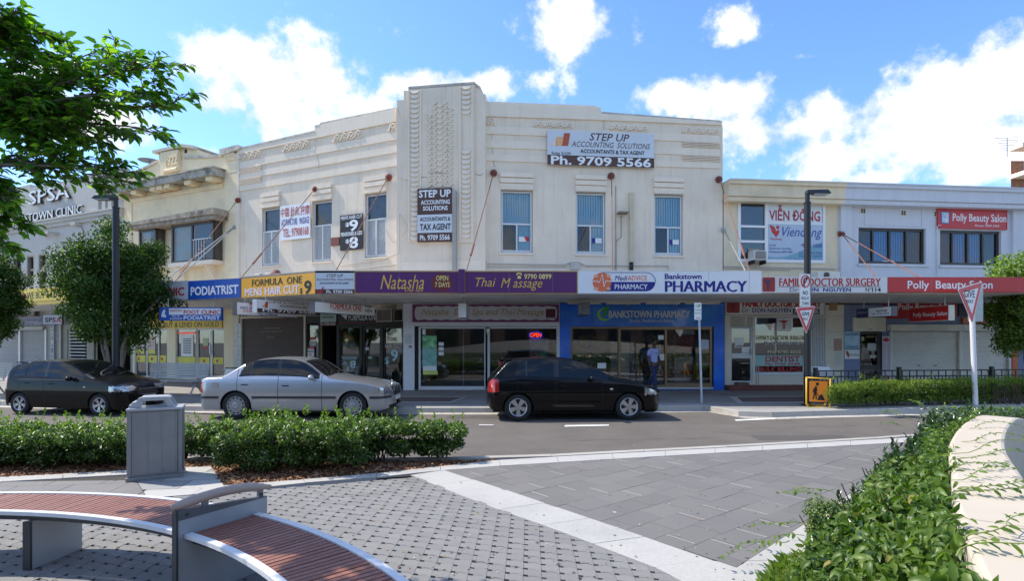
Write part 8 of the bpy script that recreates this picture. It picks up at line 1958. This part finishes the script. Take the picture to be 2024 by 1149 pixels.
ft.part('trunk', bm_, barkm, smooth=True, kind='stuff'); ft.part('twigs', tw, twig, kind='stuff')

# ---- planter wall on the right
wl = [(1.05,.9,1.0),(1.40,1.5,1.0),(1.67,1.97,1.0),(2.02,2.49,1.0),(2.43,3.07,1.0),(2.92,3.70,1.0),(3.65,4.65,1.0),(4.54,5.63,1.0),(5.42,6.49,.985),(5.95,6.93,.91),(6.5,7.35,.79),(7.2,7.95,.60),(7.9,8.5,.47),(9.5,9.6,.36),(12,10.9,.30)]
def smooth_path(P, k=6):
    R = []
    for i in range(len(P)-1):
        p0, p1, p2, p3 = [Vector(P[max(0,min(len(P)-1,j))]) for j in (i-1,i,i+1,i+2)]
        for q in range(k): t = q/k; R.append(.5*((2*p1)+(p2-p0)*t+(2*p0-5*p1+4*p2-p3)*t*t+(3*p1-p0-3*p2+p3)*t**3))
    return R + [Vector(P[-1])]
SP = smooth_path(wl); m = MB(); rings = []
wallm = M('cast_wall_cream',(.50,.435,.34),.75,var=.04,vs=3,bump=.12,bs=160,tint=(.52,.47,.39),ts=1.1,ta=.35)
for i, p in enumerate(SP):
    d = (SP[min(i+1,len(SP)-1)]-SP[max(i-1,0)]); d.z = 0; d.normalize(); n = Vector((d.y,-d.x,0)); w = .36; b = .03
    prof = [(-.02,.02),(0,p.z-b),(.010,p.z-.008),(b,p.z),(w-b,p.z),(w-.010,p.z-.008),(w,p.z-b),(w+.02,.02)]
    rings.append([(p.x+n.x*a, p.y+n.y*a, z) for a, z in prof])
vs = [q for r in rings for q in r]; np_ = 8
m.add(vs, [(i*np_+k,i*np_+k+1,(i+1)*np_+k+1,(i+1)*np_+k) for i in range(len(SP)-1) for k in range(np_-1)] + [tuple(range(np_)), tuple(range((len(SP)-1)*np_+np_-1,(len(SP)-1)*np_-1,-1))])
wt = Thing('planter_wall','smooth cream cast wall curving away at the right with creeper spilling over it','wall',WORLD,(4,5,.02)); wt.part('wall_body', m, wallm, smooth=False)
m = MB()
for i in (20, 44, 52, 62):
    if i < len(SP): r = rings[i]; r2 = rings[i+1]; q = Vector(r[0])-Vector(r2[0]); q = q.normalized()*.004; m.add([tuple(Vector(v)+Vector((0,0,.0015)) if 2 <= k <= 5 else tuple(Vector(v)+(Vector(v)-Vector(r[3])).normalized()*.0015)) for k, v in enumerate(r[:])] + [tuple(Vector(v)-q+Vector((0,0,.0015)) if 2 <= k <= 5 else tuple(Vector(v)-q+(Vector(v)-Vector(r[3])).normalized()*.0015)) for k, v in enumerate(r[:])], [(k,k+1,k+9,k+8) for k in range(7)])
wt.part('wall_joint', m, M('wall_joint_grey',(.30,.27,.22),.9), kind='stuff')
# paving right of the wall
m = MB(); m.prism_z([(SP[i].x+.2,SP[i].y-.05) for i in range(0,len(SP),6)][::-1] + [(1.0,-6),(30,-6),(30,9.5)], .03, .10); struct('side_paving', m, granites[2])
# planter soil
edge = [(SP[i].x,SP[i].y) for i in range(6, len(SP)-6, 4)]
inner = [gp(1905,873,.1), gp(1668,1053,.1), gp(1590,1122,.1), gp(1500,1225,.1), (1.0,1.2)]
m = MB(); m.prism_z(edge+inner, .05, .13); struct('planter_soil', m, soil)
def wall_at(y):
    for i in range(len(SP)-1):
        if SP[i].y <= y <= SP[i+1].y: f = (y-SP[i].y)/max(1e-6,SP[i+1].y-SP[i].y); return SP[i].x+(SP[i+1].x-SP[i].x)*f, SP[i].z+(SP[i+1].z-SP[i].z)*f
    return SP[-1].x, SP[-1].z
def left_at(y):
    P = sorted([(p[1],p[0]) for p in inner]); 
    for i in range(len(P)-1):
        if P[i][0] <= y <= P[i+1][0]: f = (y-P[i][0])/(P[i+1][0]-P[i][0]); return P[i][1]+(P[i+1][1]-P[i][1])*f
    return P[-1][1] if y > P[-1][0] else P[0][1]
def top_surface(x, y):
    xl, (xw_, zw) = left_at(y), wall_at(y); f = min(1, max(0, (x-xl)/max(.05,xw_-xl))); return .16 + (zw*.96-.16)*(1-(1-f)**2.1) + .07*sin(x*7+y*5)*f + .05*sin(x*15-y*11) + .03*sin(x*27+y*23)
def bed_leaves(n, y0, y1, f0, f1, size, depthz=.35, lift=.0):
    P = []
    rs2 = random.Random(n)
    while len(P) < n:
        y = rs2.uniform(y0,y1); xl, (xw_, zw) = left_at(y), wall_at(y); f = rs2.uniform(f0,f1); x = xl+(xw_-xl)*f
        z = top_surface(x,y)*1.0 - abs(rs2.gauss(0,1))*depthz*.5 + lift
        if z > .12: P.append((x + (.05 if f > .97 else 0), y, z))
    P = np.array(P); N = unit(NP.normal(size=P.shape)*.55 + np.array([-.35,-.35,1.0])); return P, N
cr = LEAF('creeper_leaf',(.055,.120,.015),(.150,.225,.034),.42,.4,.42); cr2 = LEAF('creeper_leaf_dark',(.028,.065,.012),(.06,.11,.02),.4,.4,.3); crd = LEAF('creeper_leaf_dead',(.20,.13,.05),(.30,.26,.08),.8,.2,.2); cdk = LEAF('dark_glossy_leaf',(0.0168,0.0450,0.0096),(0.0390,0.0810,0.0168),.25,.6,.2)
ct = Thing('creeper','bright green broad leaved creeper heaped against the cream wall','creeper',WORLD,(3,3.6,.13))
def multi_leaves(t, nm, sets, mat, fine):
    P = np.vstack([s[0] for s in sets]); N = np.vstack([s[1] for s in sets]); S_ = np.concatenate([np.full(len(s[0]), s[2]) for s in sets])[:,None]
    T = unit(NP.normal(size=P.shape) + np.array([-.25,-.55,-.55])); put(t, nm, leaf_mesh(nm, P, unit(N+NP.normal(size=N.shape)*.28), S_, .47, mat, .42, .30, fine=fine, T=T, org=tuple(t.org)), 'stuff')
A1 = bed_leaves(4600,1.5,3.6,.12,1.0,.085,.26); A2 = bed_leaves(8600,3.4,5.6,.15,1.0,.07,.26); A3 = bed_leaves(3600,5.4,7.2,.6,1.0,.06,.2)
multi_leaves(ct,'leaves',[(A1[0],A1[1],.062),(A2[0],A2[1],.056),(A3[0],A3[1],.050)],cr,True)
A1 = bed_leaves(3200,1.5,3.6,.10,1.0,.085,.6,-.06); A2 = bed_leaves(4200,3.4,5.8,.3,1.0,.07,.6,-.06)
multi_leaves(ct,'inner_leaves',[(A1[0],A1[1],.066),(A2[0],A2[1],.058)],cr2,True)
A1 = bed_leaves(130,1.6,6.5,.2,.95,.05,.16,.01); multi_leaves(ct,'dry_leaves',[(A1[0],A1[1],.05)],crd,True)
# runners over the wall and over the paving
m = MB(); LP2, LT2, LN2 = [], [], []
def runner(p, d, L_, droop=.0, lift=.12):
    p = Vector(p); d = Vector(d).normalized(); pts = [p]
    for i in range(12):
        f = (i+1)/12; q = p + d*L_*f + Vector((sin(f*5+p.y*9)*.035*L_+rs.gauss(0,.006), sin(f*6.5+p.x*11)*.10*L_,  sin(pi*f*.8)*lift*L_ - droop*f*f)); pts.append(q)
        if i > 0:
            for s_ in (-1,1):
                LP2.append(tuple(q)); LT2.append((d.y*s_+d.x*.4+rs.gauss(0,.2), -d.x*s_+d.y*.4+rs.gauss(0,.2), rs.uniform(-.4,.4))); LN2.append((rs.gauss(0,.4),rs.gauss(0,.4),1))
    m.tube(pts,[.0035*(1-.6*i/12) for i in range(13)],4)
for (px, py, D, dx, dy, L_) in ((1885,1000,3.0,1,.25,.62),(1880,950,3.4,1,.15,.55),(1878,905,3.9,1,.10,.62),(1900,870,4.7,1,.0,.55),(1880,925,3.6,1,.3,.45),(1905,1085,2.4,1,.25,.5),(1885,985,3.1,.8,-.2,.40),(1890,1120,2.2,1,.1,.45),(1880,890,4.2,1,-.1,.9),(1915,845,5.4,1,.1,.5)):
    runner(tip(px,py,D) if False else ((px-CX)/F*D, D, 1.0), (dx,dy,0), L_, 0, .12)
for (px, py, D, dx, dz) in ((1650,975,5.2,-1,.1),(1640,990,5.0,-1,.15),(1600,1040,4.5,-1,-.1),(1590,1060,4.3,-1,-.3),(1800,830,7.6,-1,.35),(1790,845,7.3,-1,.2),(1835,812,7.6,-.8,.5),(1560,1070,4.1,-.8,-.3)):
    runner(tip(px,py,D), (dx,rs.uniform(-.3,.3),dz), rs.uniform(.3,.5), .05)
ct.part('runners', m, M('runner_green',(.20,.24,.06),.6), kind='stuff')
sm_ = leaf_mesh('runner_leaves', np.array(LP2), np.array(LN2), .046, .5, cr, .2, .25, fine=True, T=np.array(LT2), org=tuple(ct.org)); put(ct,'runner_leaves',sm_,'stuff')
dt = Thing('shrub','dark glossy shrub with upright sprigs along the paving side of the creeper','shrub',WORLD,(3.6,5.2,.13))
A1 = bed_leaves(5200,4.2,6.6,.02,.62,.06,.5,.02); A2 = bed_leaves(4800,6.0,8.3,.05,1.0,.05,.5,.04); A3 = bed_leaves(2500,3.0,4.4,.25,.5,.06,.5,-.02)
P = np.vstack([A1[0],A2[0],A3[0]]); N = np.vstack([A1[1],A2[1],A3[1]]); N = unit(N+NP.normal(size=N.shape)*.5); T = unit(NP.normal(size=P.shape)*.7+np.array([0,0,.8]))
Q, QT = [], []
for _ in range(170):
    y = rs.uniform(4.4,7.8); xl, (xw_, zw) = left_at(y), wall_at(y); x = xl+(xw_-xl)*rs.uniform(.08,.8 if y < 6 else 1); z = top_surface(x,y)+.0; l = rs.uniform(.06,.16)
    for q in range(10): f = q/9; a = q*2.4; Q.append((x+rs.gauss(0,.004),y,z+l*f)); QT.append((cos(a)*(1.15-f),sin(a)*(1.15-f),.6+f))
P = np.vstack([P,np.array(Q)]); T = np.vstack([T,unit(np.array(QT))]); N = np.vstack([N,unit(NP.normal(size=(len(Q),3))*.5+np.array([0,0,.7]))])
put(dt,'foliage',leaf_mesh('foliage',P,N,.055,.42,cdk,.1,.3,fine=True,T=T,org=tuple(dt.org)),'stuff')
m = MB()
for _ in range(60): y = rs.uniform(3.4,7.6); x = left_at(y)+rs.uniform(.2,.6); m.tube([(x,y,.13),(x+rs.uniform(-.1,.1),y,.4),(x+rs.uniform(-.2,.2),y,top_surface(x,y))],[.012,.008,.004],4)
dt.part('stems', m, stemm, kind='stuff')
bx, by = xg(1635,4.55), 4.55
bt = Thing('shrub','small leaved round box bush at the near left corner of the planting','shrub',WORLD,(bx,by,.13)); lumps = [(bx+rs.uniform(-.14,.20),by+rs.uniform(-.16,.16),.13+rs.uniform(.08,.32),.12,.12,.11) for _ in range(18)]
P, N = clump_points(lumps, 15000, .6); N = unit(N+np.array([0,0,.6])+NP.normal(size=P.shape)*.5); put(bt,'foliage',leaf_mesh('foliage',P,N,.022,.6,pitto,.1,.2,org=(bx,by,.13)),'stuff')
P, N = clump_points([(l[0],l[1],l[2]+.03,l[3],l[4],l[5]) for l in lumps], 2500, .3); put(bt,'young_foliage',leaf_mesh('young_foliage',P,unit(N+np.array([0,0,.8])),.020,.6,box2,.1,.2,org=(bx,by,.13)),'stuff')
m = MB(); [m.tube([(bx+rs.uniform(-.05,.05),by,.13),(bx+rs.uniform(-.2,.2),by+rs.uniform(-.15,.15),.38)],[.012,.005],4) for _ in range(9)]; bt.part('stems', m, stemm, kind='stuff')
# grass tuft
m = MB(); n = 0
gx0 = []
for _ in range(3800):
    y = rs.uniform(3.5,4.25); xl = left_at(y); x = xl + rs.uniform(-.10,.55); l = rs.uniform(.06,.17); a = rs.uniform(0,2*pi); w = .0022; b = rs.uniform(.2,.8)*l
    m.add([(x-w*sin(a),y+w*cos(a),.12),(x+w*sin(a),y-w*cos(a),.12),(x+cos(a)*b*.4,y+sin(a)*b*.4,.12+l*.7),(x+cos(a)*b,y+sin(a)*b,.12+l*.85)],[(0,1,2),(0,2,3)])
single('grass','green grass growing at the near corner of the planting','grass',m,LEAF('grass_blade',(0.0900,0.1710,0.0270),(0.2160,0.2700,0.0720),.6,.3,.4),WORLD,(2.2,3.8,.12),kind='stuff')
# low plants beyond the wall at right
P = []; 
for _ in range(6500): q = rs.random(); x = 6.3+q*4.2+rs.uniform(-.2,.2); y = 8.0+q*2.2+rs.uniform(-.15,.55); P.append((x,y,.14+rs.uniform(.0,1)**.6*(.72-q*.30)))
P = np.array(P); lt_ = Thing('shrub','low dark planting behind the descending end of the cream wall','shrub',WORLD,(8,9,.13)); put(lt_,'foliage',leaf_mesh('foliage',P,unit(NP.normal(size=P.shape)*.5+np.array([-.1,-.3,1])),.055,.45,cdk,.1,.3,org=(8,9,.13)),'stuff')
put(lt_,'young_foliage',leaf_mesh('young_foliage',P[:1200]+np.array([0,0,.05]),unit(NP.normal(size=(1200,3))*.5+np.array([-.1,-.3,1])),.055,.45,pitto_tip,.1,.3,org=(8,9,.13)),'stuff')
# fallen leaves and specks on the paving
m = MB()
for _ in range(260):
    px, py = rs.uniform(0,1500), rs.uniform(935,1149); x, y = gp(px,py,.1); a = rs.uniform(0,2*pi); l = rs.uniform(.006,.02)*(1 if rs.random() < .85 else 1.6); w = l*.45; m.mi = rs.randrange(3)
    z = .104+rs.uniform(0,.003); m.add([(x-cos(a)*l,y-sin(a)*l,z),(x-sin(a)*w,y+cos(a)*w,z+.004),(x+cos(a)*l,y+sin(a)*l,z+.002),(x+sin(a)*w,y-cos(a)*w,z)],[(0,1,2,3)])
for _ in range(150):
    px, py = rs.uniform(500,2000), rs.uniform(838,895); x, y = gp(px,py,0); a = rs.uniform(0,2*pi); l = rs.uniform(.01,.03); m.mi = rs.randrange(3); m.add([(x-cos(a)*l,y-sin(a)*l,.006),(x-sin(a)*l*.4,y+cos(a)*l*.4,.01),(x+cos(a)*l,y+sin(a)*l,.008)],[(0,1,2)])
m.mi = 3
for _ in range(70):
    px, py = rs.uniform(560,1650), rs.uniform(885,1149); x, y = gp(px,py,.1); r = rs.uniform(.006,.016); m.add([(x+r*cos(2*pi*k/8)*rs.uniform(.8,1.1), y+r*sin(2*pi*k/8)*rs.uniform(.8,1.1), .1035) for k in range(8)],[tuple(range(8))])
single('fallen_leaves','scattered dry fallen leaves and grit on the paving and road','leaves',m,[M('dry_leaf',(.30,.17,.05),.8),M('dry_leaf_dark',(.07,.05,.035),.9),M('grit_pale',(.5,.47,.40),.8),M('gum_spot',(.105,.10,.095),.8)],WORLD,(0,6,.1),kind='stuff')

# ================================================================== ACROSS THE PLAZA, BEHIND THE CAMERA (wall and hedge mirrored in the shop windows; building and trees added)
WB = smooth_path([(-14,-7.5,.95),(-7,-9.5,1.15),(0,-10.2,1.9),(7,-9.6,1.9),(13,-7.8,1.5),(20,-6,1.0)]); m = MB()
for i in range(len(WB)-1):
    a, b = WB[i], WB[i+1]; m.add([(a.x,a.y,.02),(b.x,b.y,.02),(b.x,b.y,b.z),(a.x,a.y,a.z),(b.x,b.y-.4,b.z),(a.x,a.y-.4,a.z),(b.x,b.y-.4,.02),(a.x,a.y-.4,.02)],[(1,0,3,2),(2,3,5,4),(4,5,7,6)])
single('plaza_wall','curved cream wall across the plaza, seen only as a reflection in the shop windows','wall',m,wallm,WORLD,(0,-9,.02))
m = MB(); m.box(-34,30,-30,-24,.0,9.5); rear = Thing('added_building','dark brick building added unseen behind the camera to darken reflections','building',WORLD,(0,-27,0)); rear.part('wall', m, M('rear_brick',(.12,.08,.06),.85,var=.15,vs=1))  # added out of view so cars and glass mirror something dark
m = MB()
for i in range(16):
    for j in range(2): x = -32+i*3.9; m.box(x,x+2.2,-24.0,-23.9,1.2+j*4,3.4+j*4)
rear.part('window', m, M('rear_window_dark',(.02,.025,.03),.15), kind='stuff')
P = []
for _ in range(15000): q = rs.uniform(-12,18); yb = -9.6+abs(q-2)**2*.013; P.append((q,yb+rs.uniform(.4,1.2),.1+rs.random()**.7*.75))
P = np.array(P); t = Thing('hedge','low hedge before the curved wall across the plaza, seen only in reflections','hedge',WORLD,(2,-9,.1)); put(t,'foliage',leaf_mesh('foliage',P,unit(NP.normal(size=P.shape)*.6+np.array([0,.6,.8])),.11,.6,pitto,.1,.3,org=(2,-9,.1)),'stuff')
for (px_, py_, r_, lab) in ((-16,-17,3.2,'left of three'),(3,-19,3.6,'middle of three'),(19,-16,3.4,'right of three')):  # trees added out of view to darken what the paint and glass mirror
    t = Thing('plaza_tree','big tree added unseen behind the camera, %s darkening the reflections' % lab,'tree',WORLD,(px_,py_,0)); lumps = [(px_+rs.uniform(-r_,r_)*.6,py_+rs.uniform(-r_,r_)*.6,5+rs.uniform(-1.6,2.2),r_*.45,r_*.45,r_*.4) for _ in range(14)]
    P, N = clump_points(lumps, 6000, .5); put(t,'crown',leaf_mesh('crown',P,unit(N+np.array([0,0,.5])),.30,.6,tl1,.2,.3,org=(px_,py_,0)),'stuff'); m = MB(); m.tube([(px_,py_,0),(px_+.1,py_,2.5),(px_,py_,5)],[.25,.2,.12],8); t.part('trunk', m, barkm)

# ---- cracks, patches and stains on the road
m = MB(); rs = random.Random(9)
for (px, py, dx, n) in ((930,846,.16,9),(1340,858,.2,12),(1120,872,.22,14),(1560,845,.18,10),(700,838,.18,8)):
    x, y = gp(px,py,0); 
    P = [(x+i*dx+rs.gauss(0,.03), y+rs.gauss(0,.05)+.02*i, .0045) for i in range(n)]
    for a, b in zip(P, P[1:]): w = rs.uniform(.003,.008); m.quad((a[0],a[1]-w,.0045),(b[0],b[1]-w,.0045),(b[0],b[1]+w,.0045),(a[0],a[1]+w,.0045))
struct('road_crack', m, M('road_crack_dark',(.035,.032,.03),.95), kind='stuff')
m = MB()
for (px, py, w, h) in ((880,828,1.5,.55),(1500,870,1.9,.5)):
    x, y = gp(px,py,0); m.prism_z([(x,y),(x+w,y+.03),(x+w-.05,y+h),(x+.04,y+h-.02)], .001, .0042)
struct('road_patch', m, M('asphalt_patch',(.088,.08,.072),.92,var=.12,vs=5,bump=.5,bs=150))
m = MB()
for _ in range(420):
    i = rs.randrange(2, len(FK)-2); a, b = Vector(FK[i]), Vector(FK[i+1]); p = a.lerp(b, rs.random()); x, y = p.x, p.y-abs(rs.gauss(0,.12))-.01; l = rs.uniform(.008,.03); t_ = rs.uniform(0,pi)
    m.add([(x-cos(t_)*l,y-sin(t_)*l,.008),(x-sin(t_)*l*.4,y+cos(t_)*l*.4,.013),(x+cos(t_)*l,y+sin(t_)*l,.010)],[(0,1,2)])
single('gutter_litter','dry leaves and grit gathered along the gutter of the far kerb','leaves',m,M('gutter_leaf',(.13,.09,.05),.9,var=.4,vs=9),WORLD,(0,14,.01),kind='stuff')
